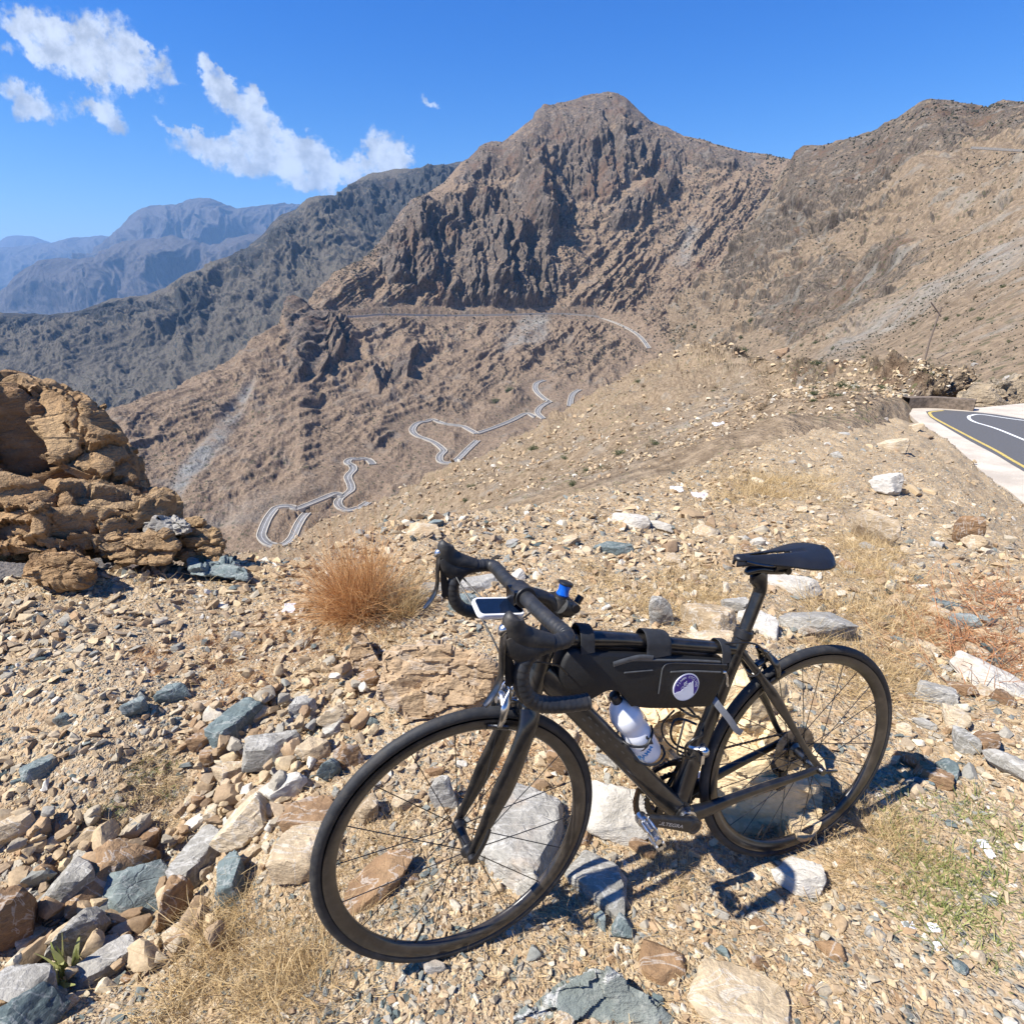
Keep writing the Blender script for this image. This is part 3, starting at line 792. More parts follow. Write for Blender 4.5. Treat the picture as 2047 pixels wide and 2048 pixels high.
def gF(x, y, fine=True):
    x = np.atleast_1d(np.asarray(x, float)); y = np.atleast_1d(np.asarray(y, float))
    sh = x.shape; q = wxy(np.stack([x.ravel(), y.ravel()], -1))
    z = wa_[0] + q @ wa_[1:]
    for i in range(n_):
        z = z + wk[i] * _U(np.hypot(q[:, 0] - cw[i, 0], q[:, 1] - cw[i, 1]))
    z = z.reshape(sh)
    r = np.hypot(x, y); az = np.arctan2(x, y)
    rl = np.interp(az, lip_az, lip_r)
    ov = np.clip(r - rl, 0, None)
    z = z - np.where(ov > 0, .8 * ov * ov / (ov + .35), 0) * (1 - sstep(lip_az[-2] - .03, lip_az[-2] + .08, az))
    road = inpoly(x, y, ROADPOLY)
    z = z - .28 * np.clip(r - 21, 0, None) * sstep(lip_az[-2] - .05, lip_az[-2] + .05, az)
    if fine:
        k = np.clip(r / 3, .5, 3)
        dpt = np.hypot(x - .35, y - 1.15)
        qd = .35 + .65 * sstep(.1, .9, dpt)
        z = z + (fbm(x / .55, y / .55, 0, 3) * .030 * np.clip(k, .6, 3) + fbm(x / .13, y / .13, 3, 3) * .010 * k) * qd
    z = np.where(road, np.minimum(z, RZ - .12), z)
    return z


def ground_hit(px, py):
    d = raydir(px, py); t = np.geomspace(.6, 60, 1600)
    p = d[None] * t[:, None]
    h = gF(p[:, 0], p[:, 1], False); zz_ = p[:, 2] + CAMZ
    i = np.argmax(zz_ < h)
    if zz_[i] >= h[i]: i = len(t) - 1
    return np.array([p[i, 0], p[i, 1], float(gF(p[i, 0], p[i, 1])[0])])


naz, nr = 900, 760
az = np.linspace(math.radians(-62), math.radians(72), naz)
rl = np.interp(az, lip_az, lip_r)
rmax = rl + 3.2 + 26 * sstep(lip_az[-2] - .30, lip_az[-2], az)
tt = np.linspace(0, 1, nr)[:, None]
R_ = .45 * (rmax[None] / .45) ** tt
gx_, gy_ = R_ * np.sin(az), R_ * np.cos(az)
gz_ = gF(gx_, gy_)
gz_ = gz_ + np.abs(fbm(gx_ / .035, gy_ / .035, 1, 2)) * .006 * np.clip(R_ / 2, .6, 3)
i_ = np.arange(naz * nr).reshape(nr, naz)
fc = np.stack([i_[:-1, :-1], i_[:-1, 1:], i_[1:, 1:], i_[1:, :-1]], -1).reshape(-1, 4)

GRAVCOL = [(0.0, (.09, .115, .11)), (.08, (.17, .185, .17)), (.17, (.29, .275, .235)), (.28, (.40, .34, .245)), (.40, (.26, .175, .105)), (.55, (.44, .33, .20)), (.72, (.52, .405, .255)), (.84, (.35, .23, .13)), (.93, (.55, .465, .33)), (1.0, (.62, .57, .48))]
m_, t, b = newmat('gravel ground')
geo = t.node('ShaderNodeNewGeometry'); P = geo.outputs['Position']
vc = t.vor(P, 55, out='Color'); vd = t.vor(P, 55); ve = t.vor(P, 55, 'DISTANCE_TO_EDGE')
vc2 = t.vor(P, 130, out='Color'); vd2 = t.vor(P, 130)
big_ = t.noise(P, 1.6, 4, .6); mid_ = t.noise(P, 9, 5, .65)
s1 = t.node('ShaderNodeSeparateXYZ'); t.l.new(vc, s1.inputs[0])
s2 = t.node('ShaderNodeSeparateXYZ'); t.l.new(vc2, s2.inputs[0])
cA = t.ramp(s1.outputs[0], GRAVCOL); cB = t.ramp(s2.outputs[1], GRAVCOL)
dirt = t.mix(t.mr(big_, .35, .65), (.30, .215, .122), (.42, .31, .18))
dirt = t.mix(t.mr(mid_, .35, .7), dirt, (.33, .225, .125))
c = t.mix(.45, dirt, cB)
c = t.mix(t.m('MULTIPLY', t.mr(s1.outputs[2], .45, .55), t.mr(ve, .0, .12, .3, .9)), c, cA)
c = t.mix(t.mr(ve, .05, .0, 0, .35), c, (.16, .11, .07))
t.put(b.inputs['Base Color'], c)
b.inputs['Roughness'].default_value = .95; b.inputs['Specular IOR Level'].default_value = .15
hh = t.m('ADD', t.m('MULTIPLY', t.mr(vd, .55, 0), t.mr(s1.outputs[2], .3, .6, .2, 1)), t.m('ADD', t.m('MULTIPLY', t.mr(vd2, .6, 0), .4), t.m('MULTIPLY', mid_, .8)))
t.put(b.inputs['Normal'], t.bump(hh, .9, .011))
tag(obj('ground', npmesh('stony ground', np.stack([gx_, gy_, gz_], -1).reshape(-1, 3), fc, [m_], smooth=True)), 'stony dirt ground of the viewpoint', kind='structure')

# ------------------------------------------------------------------ the road beside the viewpoint
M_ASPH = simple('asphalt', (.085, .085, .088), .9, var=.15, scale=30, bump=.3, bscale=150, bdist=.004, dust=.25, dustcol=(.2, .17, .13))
M_CONC = simple('pale concrete', (.50, .44, .36), .9, var=.2, scale=1.5, bump=.4, bscale=30, bdist=.01, dust=.7, dustcol=(.34, .26, .17))
M_YEL = simple('yellow paint', (.50, .37, .10), .7, var=.2, scale=12)
M_WPT = simple('white paint', (.72, .72, .70), .7, var=.15, scale=12)
M_DKST = simple('dark stone wall', (.16, .12, .085), .9, var=.4, scale=9, bump=.8, bscale=12, bdist=.04)
M_PAR = simple('whitewashed parapet', (.46, .42, .35), .9, var=.2, scale=2, bump=.3, bscale=4, bdist=.1)
M_LEDGE = simple('pale ledge road', (.46, .38, .29), .9, var=.15, scale=.3)
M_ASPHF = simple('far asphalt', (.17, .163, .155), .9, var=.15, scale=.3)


def flatpoly(name, pts, z, mat, thick=.0):
    bm = bmesh.new()
    vs_ = [bm.verts.new((p[0], p[1], z)) for p in pts]
    f = bm.faces.new(vs_)
    if f.normal.z < 0: f.normal_flip()
    bm.normal_update()
    if f.normal.z < 0: f.normal_flip()
    if thick:
        r = bmesh.ops.extrude_face_region(bm, geom=[f])
        bmesh.ops.translate(bm, verts=[v for v in r['geom'] if isinstance(v, bmesh.types.BMVert)], vec=(0, 0, thick))
    bmesh.ops.triangulate(bm, faces=bm.faces[:])
    bmesh.ops.recalc_face_normals(bm, faces=bm.faces[:])
    me = bpy.data.meshes.new(name); bm.to_mesh(me); bm.free(); me.materials.append(mat)
    return me


def ribbon(pts, wl, wr, z0=None, lift=0., prof=None):
    """pts (n,3) centre line; returns verts, faces of a strip from -wl to +wr along the horizontal normal"""
    P = np.asarray(pts, float)
    T = np.gradient(P, axis=0); T[:, 2] = 0; T /= np.linalg.norm(T, axis=1)[:, None] + 1e-9
    N = np.stack([-T[:, 1], T[:, 0], 0 * T[:, 0]], -1)
    if prof is None: prof = [(-wl, 0), (wr, 0)]
    rows = [P + N * o + np.array([0, 0, h + lift]) for o, h in prof]
    V_ = np.stack(rows, 1).reshape(-1, 3); k = len(prof); n = len(P)
    i = np.arange(n * k).reshape(n, k)
    F_ = np.stack([i[:-1, :-1], i[1:, :-1], i[1:, 1:], i[:-1, 1:]], -1).reshape(-1, 4)
    return V_, F_


def road_xy(pts, z): return np.array([atz(a, b, z) for a, b in smooth_path(pts, 10)])


edgeO = road_xy([(1806, 817), (1815, 826), (1836, 845), (1904, 889), (1978, 957), (2047, 1008), (2300, 1250)], RZ)       # outer edge of the apron
edgeI = road_xy([(1850, 823), (1853, 828), (1866, 840), (1934, 880), (1990, 910), (2047, 944), (2300, 1090)], RZ)       # where asphalt starts
farE = [np.array([60., 14.]), np.array([60., 34.]), np.array([26., 25.]), np.array([19., 19.8])]
farE2 = [atz(1953, 818.0, RZ)[:2], atz(1900, 814.5, RZ)[:2]]
ap = [tuple(p[:2]) for p in edgeO] + [(30., 3.), (60., 3.)] + [tuple(p) for p in farE] + [tuple(atz(1960, 815, RZ)[:2]), tuple(atz(1900, 812.5, RZ)[:2]), tuple(atz(1830, 812.5, RZ)[:2])]
tag(obj('road_shoulder', flatpoly('concrete apron', ap, RZ - .10, M_CONC, .10)), 'pale concrete apron along the road bend', kind='structure')
asp = [tuple(p[:2]) for p in edgeI] + [(32., 6.), (60., 8.), (60., 26.)] + [tuple(atz(2047, 838, RZ)[:2]), tuple(atz(1990, 829, RZ)[:2]), tuple(atz(1945, 824, RZ)[:2]), tuple(atz(1885, 820.0, RZ)[:2])]
tag(obj('road', flatpoly('asphalt', asp, RZ + .004, M_ASPH)), 'grey asphalt road bending beside the viewpoint', kind='structure')
yl = road_xy([(1885, 821), (1860, 824), (1859, 829), (1872, 839), (1940, 875), (1992, 902), (2047, 934), (2300, 1075)], RZ + .008)
V_, F_ = ribbon(yl, .04, .04); tag(obj('road_marking', npmesh('yellow edge line', V_, F_, [M_YEL])), 'yellow line along the road edge', kind='structure')
for k, pts in enumerate([[(2300, 985), (2047, 880), (1990, 857), (1948, 844), (1936, 836), (1940, 831), (1965, 829.5), (2047, 841), (2300, 870)]]):
    V_, F_ = ribbon(road_xy(pts, RZ + .008), .04, .04); tag(obj('road_marking', npmesh('white line', V_, F_, [M_WPT])), 'white centre line on the road bend', kind='structure')
V_, F_ = ribbon(road_xy([(1806, 815.5), (1850, 814.5), (1900, 817), (1945, 821)], RZ), 0, 0, prof=[(-.16, -.1), (-.16, .32), (.16, .32), (.16, -.1)])
wl_ = obj('parapet_wall', npmesh('parapet', V_, F_, [M_DKST])); tag(wl_, 'low dark stone wall round the far side of the road bend', 'wall')

# ------------------------------------------------------------------ hairpin road down in the valley
NMS = ['lowest hairpin loop of the pass road', 'second hairpin loop of the pass road', 'wide hairpin loop half way up', 'upper arm of the middle hairpin', 'small upper bend of the pass road', 'small bend below it', 'short bend on the spur', 'straight descending road by the saddle', 'long level road across the mountain', 'road linking the two lowest loops', 'road end above the second loop', 'short top of the middle loop', 'road climbing to the upper bends', 'short link between the upper bends']
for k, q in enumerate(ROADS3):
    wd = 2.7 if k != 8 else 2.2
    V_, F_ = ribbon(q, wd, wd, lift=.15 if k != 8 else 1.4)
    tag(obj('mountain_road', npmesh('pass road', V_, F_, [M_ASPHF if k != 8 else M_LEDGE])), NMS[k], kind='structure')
    V_, F_ = ribbon(q, .12, .12, lift=.22); 
    if k < 8: tag(obj('road_marking', npmesh('centre line', V_, F_, [M_WPT])), 'white centre line of ' + NMS[k], kind='structure')
    for s in (-1, 1):
        V_, F_ = ribbon(q, 0, 0, lift=0 if k != 8 else 1.4, prof=[(s * (wd + .05), -2.5), (s * (wd + .05), .75), (s * (wd + .75), .75), (s * (wd + .75), -2.5)])
        o = obj('parapet_wall', npmesh('road parapet', V_, F_, [M_PAR]))
        tag(o, 'whitewashed ' + ('inner' if s < 0 else 'outer') + ' kerb wall of the ' + NMS[k].replace('of the pass road', '').strip(), 'wall', 'kerb walls of the pass road')
for pts, nm, ww in [([(1345, 640), (1375, 646), (1397, 654)], 'pale road piece behind the saddle', 3.0), ([(1935, 299), (1970, 301), (2036, 305)], 'pale road high on the right mountain', .9)]:
    sh = LR if pts[0][0] > 1430 else L2
    q = []
    for a, b_ in smooth_path(pts, 6):
        j = int(np.clip(np.searchsorted(sh.px, a), 0, len(sh.px) - 1)); col = sh.py[:, j]
        idx = np.where((sh.v < 4))[0]; i = idx[np.argmin(np.abs(col[idx] - b_))]
        q.append(sh.P2[i, j] + np.array([0, 0, 0]))
    q = np.array(q)
    if ww < 2: Dm = q[:, 1].min() - 6; q = np.array([at(a, b_, Dm) for a, b_ in smooth_path(pts, 6)])
    for _ in range(4): q[1:-1] = .25 * q[:-2] + .5 * q[1:-1] + .25 * q[2:]
    for _ in range(10): q[1:-1] = .25 * q[:-2] + .5 * q[1:-1] + .25 * q[2:]
    q = q - np.array([0, 1, 0]) * 1.5
    V_, F_ = ribbon(q, 0, 0, prof=[(-.3, -1.6 if ww > 2 else -.2), (-.3, .8), (.3, .8), (.3, -1.6 if ww > 2 else -.2)])
    tag(obj('parapet_wall', npmesh('road wall', V_, F_, [M_PAR])), 'pale wall of the ' + nm.replace('pale ', ''), 'wall', 'kerb walls of the pass road')
    if ww > 3:
        V_, F_ = ribbon(q + np.array([0, 3.5, .2]), ww, ww); tag(obj('mountain_road', npmesh('road piece', V_, F_, [M_ASPHF])), nm, kind='structure')

# ------------------------------------------------------------------ rocks
_tmp = {}


def ico(sub):
    if sub not in _tmp:
        bm = bmesh.new(); bmesh.ops.create_icosphere(bm, subdivisions=sub, radius=1.0)
        v = np.array([q.co[:] for q in bm.verts]); f = np.array([[q.index for q in p.verts] for p in bm.faces]); bm.free(); _tmp[sub] = (v, f)
    return _tmp[sub]


def facet_rock(seed, sub=4, planes=11, rough=.03, slab=1.0, lo_h=.5, soft_=.035):
    r = np.random.default_rng(seed)
    v, f = ico(sub); d = v / np.linalg.norm(v, axis=1)[:, None]
    n = r.normal(size=(planes, 3)); n /= np.linalg.norm(n, axis=1)[:, None]
    n = np.concatenate([n, [[0, 0, 1], [0, 0, -1]], [[.96, .2, .2], [-.9, .3, -.3], [.1, .97, .2], [-.2, -.96, .2]]]); n /= np.linalg.norm(n, axis=1)[:, None]
    h = np.concatenate([r.uniform(lo_h, .92, planes), r.uniform(.6, .8, 2) * slab, r.uniform(.6, .9, 4)])
    dn = d @ n.T
    k = np.where(dn > .05, h / np.maximum(dn, .05), 9)
    ks = np.sort(k, axis=1); R0 = ks[:, 0]
    soft = np.exp(-(ks[:, 1] - ks[:, 0]) / soft_) * .022
    p = d * (R0 - soft)[:, None]
    o = seed * 3.7
    p = p + d * ((ridged(p[:, 0] * 2 + o, p[:, 1] * 2, p[:, 2] * 4.5, 4) - .8) * rough * 1.1 + fbm(p[:, 0] * 7 + o, p[:, 1] * 7, p[:, 2] * 9, 4) * rough * .8)[:, None]
    ext = np.abs(p).max(axis=0); p = p / ext * .5
    return p, f


ROCKME = [npmesh('stone', *facet_rock(100 + i, 4, 7 + i % 6, .03, 1.0, .42, .02), smooth=False) for i in range(16)]
SLABME = [npmesh('slab', *facet_rock(200 + i, 4, 7 + i % 4, .028, .55, .45, .02), smooth=False) for i in range(8)]
for me in ROCKME + SLABME:
    me.polygons.foreach_set('use_smooth', np.ones(len(me.polygons), bool))
    try: me.set_sharp_from_angle(angle=math.radians(24))
    except Exception: pass
    me.materials.append(M_TAN)
R3 = random.Random(11)
bike_line = (np.array([-.12, .98]), np.array([.81, 1.29]))


def put_rock(px, py, w_, h_, mat, label, group=None, slab=False, rot=0., deep=.9, seed=None, flat=.62, name='rock', sink=.22, up=None):
    """px,py centre and w,h size as seen; rests on the ground there"""
    c = ground_hit(px, py + h_ * .28)
    D = c[1]
    k = (D * math.cos(PITCH) + (c[2] - CAMZ) * math.sin(PITCH)) / F
    sx = w_ * k; hh_ = h_ * k
    sz = hh_ * flat; sy = max(hh_ * deep, sx * .45)
    if up: sz = hh_ * up; sy = sx * .6
    mes = SLABME if slab else ROCKME
    me = mes[(seed if seed is not None else R3.randrange(99)) % len(mes)]
    o = obj(name, me)
    o.material_slots[0].link = 'OBJECT'; o.material_slots[0].material = mat
    o.location = (c[0], c[1], c[2] + sz * (.5 - sink))
    o.scale = (sx * 1.04, sy * 1.05, sz * 1.1)
    o.rotation_euler = (R3.uniform(-.12, .12), math.radians(rot), R3.uniform(-.35, .35) + math.atan2(-c[0], c[1]))
    tag(o, label, 'rock', group)
    return o


K = 1.0601
HERO = [  # px, py, w, h in the 1931 wide view, material, label, kwargs
    (452, 1362, 92, 52, M_BLU, 'smooth blue grey slab leaning at the top of the rubble left of the bicycle', dict(slab=True, rot=-12)),
    (567, 1334, 66, 52, M_GRY, 'flat grey brown stone right of the blue slab', dict(rot=15)),
    (636, 1348, 60, 56, M_TAN, 'cube shaped tan stone below the brown block', dict(deep=.8)),
    (522, 1410, 98, 60, M_GRY, 'long pale grey stone just below the blue slab', dict(slab=True)),
    (597, 1413, 56, 54, M_TAN, 'golden tan angular stone right of the long grey one', dict()),
    (625, 1452, 42, 62, M_BLU, 'upright dark blue green stone above the tyre', dict(up=.8)),
    (662, 1422, 52, 60, M_BRN, 'brown pointed stone right of the upright blue one', dict(up=.75)),
    (536, 1490, 84, 52, M_WHT, 'whitish stone lying on the orange stone', dict(rot=-25)),
    (476, 1545, 116, 72, M_TAN, 'long orange tan stone tilted over dark gaps', dict(rot=-28, slab=False)),
    (432, 1458, 54, 50, M_TAN, 'knobbly yellow tan stone in the middle of the rubble', dict()),
    (388, 1612, 96, 66, M_GRY, 'squared grey slab above the brown wedge', dict(slab=True, rot=-20)),
    (272, 1662, 122, 92, M_BLU, 'large blue grey stone with white veins at lower left', dict(slab=False, flat=.75)),
    (336, 1690, 54, 112, M_BRN, 'brown wedge standing against the large blue grey stone', dict(up=.8, rot=24)),
    (446, 1652, 60, 82, M_BLU, 'blue grey broken stone right of the brown wedge', dict()),
    (26, 1712, 110, 190, M_BRN, 'big flat faced stone at the left edge', dict(up=.72, rot=-8)),
    (146, 1655, 100, 90, M_GRY, 'pale grey stone right of the big edge stone', dict()),
    (160, 1742, 92, 120, M_GRY, 'fractured grey stone above the green weed', dict(up=.7)),
    (212, 1640, 130, 84, M_BRN, 'rough brown slab lying above the grey stones', dict(slab=True, rot=-18)),
    (32, 1562, 92, 52, M_TAN, 'ribbed tan stone at the left edge', dict()),
    (70, 1842, 84, 96, M_GRY, 'blue and tan split stone near the bottom left corner', dict()),
    (60, 1898, 110, 84, M_BLU, 'dark lumpy stone in the bottom left corner', dict()),
    (208, 1812, 96, 54, M_GRY, 'flat tan grey stone right of the weed', dict(slab=True)),
    (590, 1590, 120, 100, M_TAN, 'broad tan slab lying left of the front tyre', dict(slab=True, flat=.5)),
    (600, 1535, 110, 70, M_BRN, 'brown ledge stone tucked behind the tyre', dict(slab=True, flat=.5)),
    (382, 1392, 40, 40, M_BRN, 'small brown stone left of the long grey one', dict()),
    (118, 1355, 34, 28, M_BLU, 'dark blue stone alone on the gravel at left', dict()),
    (262, 1335, 44, 34, M_BLU, 'dark slate block on the open gravel', dict()),
    (330, 1308, 52, 30, M_BLU, 'pale slate chip beside the dark block', dict(slab=True)),
    (80, 1448, 50, 32, M_BLU, 'thin greenish slate lying at left', dict(slab=True)),
    (830, 1490, 62, 104, M_GRY, 'tall grey stone seen through the top of the front wheel', dict(up=.7)),
    (720, 1655, 160, 44, M_BRN, 'long reddish stone seen low inside the front wheel', dict(rot=-26, slab=True)),
    (762, 1512, 44, 40, M_TAN, 'round tan stone inside the front wheel', dict()),
    (700, 1520, 50, 60, M_TAN, 'orange stone just inside the front rim', dict()),
    (1005, 1535, 150, 190, M_GRY, 'large flat slab seen through the right of the front wheel', dict(slab=True, flat=.32, deep=1.15)),
    (1165, 1500, 130, 130, M_WHT, 'pale boulder between the front wheel and the cranks', dict(flat=.5)),
    (1130, 1640, 120, 120, M_GRY, 'low grey boulder in front of the pedal', dict(flat=.35)),
    (1060, 1420, 60, 80, M_BRN, 'fractured brown stone under the down tube', dict()),
    (1515, 1650, 108, 68, M_WHT, 'white quartz stone under the rear wheel', dict(flat=.7, seed=3)),
    (1250, 1790, 86, 90, M_BRN, 'thin brown slab on the dirt below the pedal', dict(slab=True, flat=.25)),
    (1400, 1860, 170, 150, M_TAN, 'wide flat tan slab set in the dirt at the bottom', dict(slab=True, flat=.18)),
    (1242, 1157, 46, 72, M_GRY, 'upright pale blue grey stone beyond the frame bag', dict(up=.85)),
    (1340, 1172, 110, 62, M_TAN, 'pale flat stone beyond the bag, left of the seatpost', dict(slab=True)),
    (1345, 1218, 110, 66, M_TAN, 'wide whitish tan stone just above the frame bag', dict(slab=True)),
    (1388, 1140, 60, 40, M_GRY, 'grey chip left of the seatpost', dict()),
    (1432, 1178, 76, 44, M_WHT, 'white flat stone right of the seatpost', dict(slab=True)),
    (1540, 1165, 140, 86, M_GRY, 'long grey stone half buried above the rear wheel', dict(slab=False, flat=.5, rot=12)),
    (1490, 1092, 130, 60, M_WHT, 'pale stone below the saddle', dict(slab=True, flat=.4)),
    (1640, 992, 76, 90, M_TAN, 'pale leaning slab on the slope at right', dict(up=.8, rot=18)),
    (1815, 1005, 46, 84, M_BRN, 'upright brown stone at the right', dict(up=.85)),
    (1838, 1030, 50, 44, M_TAN, 'orange block with a dark hollow at the right', dict()),
    (1688, 842, 62, 40, M_TAN, 'squarish tan boulder near the road kerb', dict(flat=.8)),
    (1672, 912, 70, 60, M_WHT, 'whitish outcrop stone above the leaning slab', dict(flat=.7)),
    (1192, 985, 76, 30, M_WHT, 'white flat stone on the lip of the ground', dict(slab=True)),
    (1245, 990, 50, 26, M_WHT, 'pale stone right of the white one on the lip', dict()),
    (1335, 998, 50, 30, M_TAN, 'tan stone on the lip above the bag', dict()),
    (1270, 1060, 30, 28, M_TAN, 'small orange stone beyond the bag', dict()),
    (1160, 1030, 80, 36, M_BLU, 'blue grey stone on the gravel beyond the handlebar', dict()),
    (900, 1090, 120, 60, M_GRY, 'grey green slab behind the handlebar hook', dict(slab=True, flat=.35)),
    (880, 1140, 60, 40, M_BLU, 'green grey stone under the bike computer', dict(slab=True)),
    (815, 990, 50, 22, M_BLU, 'blue grey stone on the lip near the shifter', dict()),
    (805, 1000, 70, 34, M_TAN, 'tan stone on the lip above the shifter', dict()),
    (840, 1110, 90, 20, M_GRY, 'thin pale slab beside the brake lever', dict(slab=True)),
    (1763, 1310, 62, 46, M_GRY, 'grey slab in the row of stones at right', dict(slab=True)),
    (1790, 1350, 46, 48, M_TAN, 'tan stone under the grey slab at right', dict()),
    (1810, 1392, 50, 50, M_GRY, 'brown grey block in the row at right', dict()),
    (1700, 1370, 36, 28, M_TAN, 'orange pebble left of the row at right', dict()),
    (1745, 1360, 42, 24, M_GRY, 'pale pebble between the stones at right', dict()),
    (1856, 1400, 60, 54, M_BRN, 'brown block right of the row', dict()),
    (1880, 1290, 150, 40, M_WHT, 'weathered pale bleached log like stone at the right edge', dict(rot=14, slab=True)),
    (1786, 1448, 40, 40, M_BLU, 'blue grey chip near the green grass', dict()),
    (1760, 1462, 60, 40, M_BRN, 'brown chip near the green grass', dict(slab=True)),
    (1900, 1440, 80, 60, M_GRY, 'grey brown block at the right edge', dict()),
    (815, 1822, 50, 26, M_GRY, 'dark stone wedged under the front tyre', dict()),
    (1130, 1730, 34, 34, M_BLU, 'round grey pebble on the dirt right of the front tyre', dict()),
    (1175, 1745, 40, 40, M_BLU, 'grey green pebble on the dirt', dict()),
]
for (a, b_, w_, h_, mt, lb, kw) in HERO:
    g_ = 1.16 if b_ > 1290 and a < 700 else 1.05
    kw = dict(kw)
    if 'flat' not in kw and 'up' not in kw: kw['flat'] = .8
    put_rock(a * K, b_ * K, w_ * K * g_, h_ * K * g_, mt, lb, **kw)


def facets(v, n, rng, amp, slope, stretch=(1, 1, 1)):
    """broken-plane relief: every cell has its own height and tilt"""
    lo_, h2 = v.min(0), v.max(0); sd = lo_ + (h2 - lo_) * rng.random((n, 3)); st = np.array(stretch)
    best = np.full(len(v), 1e9); idx = np.zeros(len(v), int); sec = np.full(len(v), 1e9)
    jv = v + amp * 1.2 * np.stack([fbm(v[:, 0] / (amp * 4) + q, v[:, 1] / (amp * 4), v[:, 2] / (amp * 4), 3) for q in (0, 9, 18)], -1)
    for i in range(n):
        d = (((jv - sd[i]) * st) ** 2).sum(1); m = d < best
        sec = np.where(m, best, np.minimum(sec, d)); best = np.where(m, d, best); idx[m] = i
    g = rng.normal(0, slope, (n, 3)); h = rng.normal(0, amp, n)
    gap = np.sqrt(sec) - np.sqrt(best)
    return h[idx] + ((v - sd[idx]) * g[idx]).sum(1) - amp * .9 * np.exp(-gap / (amp * .5))


def hull_rock(name, outline, D0, D1, thick, mat, label, seed=1, voxel=.02, rough=.03, down=.0, keep=.8, cat='rock', group=None, strat=None, tilt=.45, cells=(26, 160)):
    """rock with the given front outline (px,py[,D] from the 2047 view), running back away from the viewer by thick metres"""
    ys = [p[1] for p in outline]; y0, y1 = min(ys), max(ys)
    xm = sum(p[0] for p in outline) / len(outline)
    if D0 is None:
        gh = ground_hit(xm, y1); D0 = gh[1] - .01
        dep = D0 * math.cos(PITCH) + (gh[2] - CAMZ) * math.sin(PITCH); D1 = D0 + tilt * (y1 - y0) * dep / F
    pts = []
    for q in outline:
        k = (y1 - q[1]) / max(1, y1 - y0)
        pts.append(at(q[0], q[1], q[2] if len(q) > 2 else D0 + (D1 - D0) * k))
    cen = np.mean(pts, axis=0)
    bm = bmesh.new()
    for p in pts:
        bm.verts.new(p)
        q = cen + (p - cen) * keep; dd_ = (p - np.array([0, 0, CAMZ])); dd_ /= np.linalg.norm(dd_)
        bm.verts.new(q + dd_ * thick * (.85 + .3 * ((seed * 7 + len(bm.verts) * 13) % 10) / 10) - np.array([0, 0, down * thick]))
    bmesh.ops.convex_hull(bm, input=bm.verts[:])
    me = bpy.data.meshes.new('tmp'); bm.to_mesh(me); bm.free()
    o = bpy.data.objects.new('tmp', me); COL.objects.link(o)
    md = o.modifiers.new('r', 'REMESH'); md.mode = 'VOXEL'; md.voxel_size = voxel; md.adaptivity = 0
    dg = bpy.context.evaluated_depsgraph_get(); ev = o.evaluated_get(dg); m2 = ev.to_mesh()
    n = len(m2.vertices); v = np.empty(n * 3, np.float32); m2.vertices.foreach_get('co', v); v = v.reshape(-1, 3).astype(float)
    nn_ = np.empty(n * 3, np.float32); m2.vertices.foreach_get('normal', nn_); nn_ = nn_.reshape(-1, 3)
    fcs = np.array([p.vertices[:] for p in m2.polygons if len(p.vertices) == 4])
    ev.to_mesh_clear(); bpy.data.objects.remove(o); bpy.data.meshes.remove(me)
    s = rough; L = rough * 9; rng = np.random.default_rng(seed)
    x, y, z = v.T
    if strat is not None:
        ca, sa = math.cos(strat), math.sin(strat); vr = np.stack([x * ca - z * sa, y, x * sa + z * ca], -1)
    else: vr = v
    stz = (1, 1, 2.2)
    dsp = facets(vr, cells[0], rng, s * .75, .10, stz) + facets(vr, cells[1], rng, s * .26, .16, stz) + fbm(vr[:, 0] / (L * .3), vr[:, 1] / (L * .3), vr[:, 2] / (L * .16), 5) * s * .25
    v = v + nn_ * dsp[:, None]
    base = v.mean(axis=0)
    me = npmesh(name, v - base, fcs, [mat], smooth=True)
    me.set_sharp_from_angle(angle=math.radians(35))
    o = obj(name, me); o.location = tuple(base)
    tag(o, label, cat, group)
    return o


def ol(pts): return [(a * K, b_ * K) for a, b_ in pts]


hull_rock('boulder', [(22, 766, 3.75), (98, 764, 3.75), (156, 806, 3.7), (203, 842, 3.7), (228, 862, 3.7), (262, 935, 3.6), (295, 990, 3.55), (254, 990, 3.45), (200, 985, 3.35), (109, 935, 3.35), (127, 917, 3.4), (47, 808, 3.6)], 0, 0, 1.1, M_ORG, 'sunlit diagonal ridge of rock on the right of the huge left outcrop', seed=2, voxel=.014, rough=.042, keep=.8, strat=.8, cells=(20, 170))
hull_rock('boulder', [(-300, 800, 3.35), (-60, 796, 3.45), (30, 786, 3.6), (78, 818, 3.62), (148, 905, 3.62), (150, 960, 3.55), (135, 1010, 3.45), (0, 1010, 3.3), (-300, 1010, 3.1)], 0, 0, 1.4, M_ORG, 'huge shaded brown face of the outcrop at the left edge', seed=3, voxel=.018, rough=.028, keep=.9, strat=.8, cells=(8, 70))
hull_rock('boulder', [(-300, 950, 2.9), (0, 945, 3.1), (100, 972, 3.3), (200, 975, 3.4), (262, 985, 3.4), (328, 1010, 3.4), (326, 1030, 3.3), (200, 1062, 3.1), (150, 1095, 3.0), (0, 1118, 2.85), (-300, 1130, 2.7)], 0, 0, .9, M_ORG, 'layered ledge of rock at the foot of the huge left outcrop', seed=5, voxel=.013, rough=.055, keep=.8, strat=.15, cells=(30, 240))
hull_rock('boulder', [(205, 1075), (240, 1060), (330, 1068), (356, 1090), (340, 1125), (230, 1130), (200, 1100)], 3.0, 3.1, .35, M_ORG, 'rounded tan boulder lying below the ledge', seed=8, voxel=.008, rough=.018)
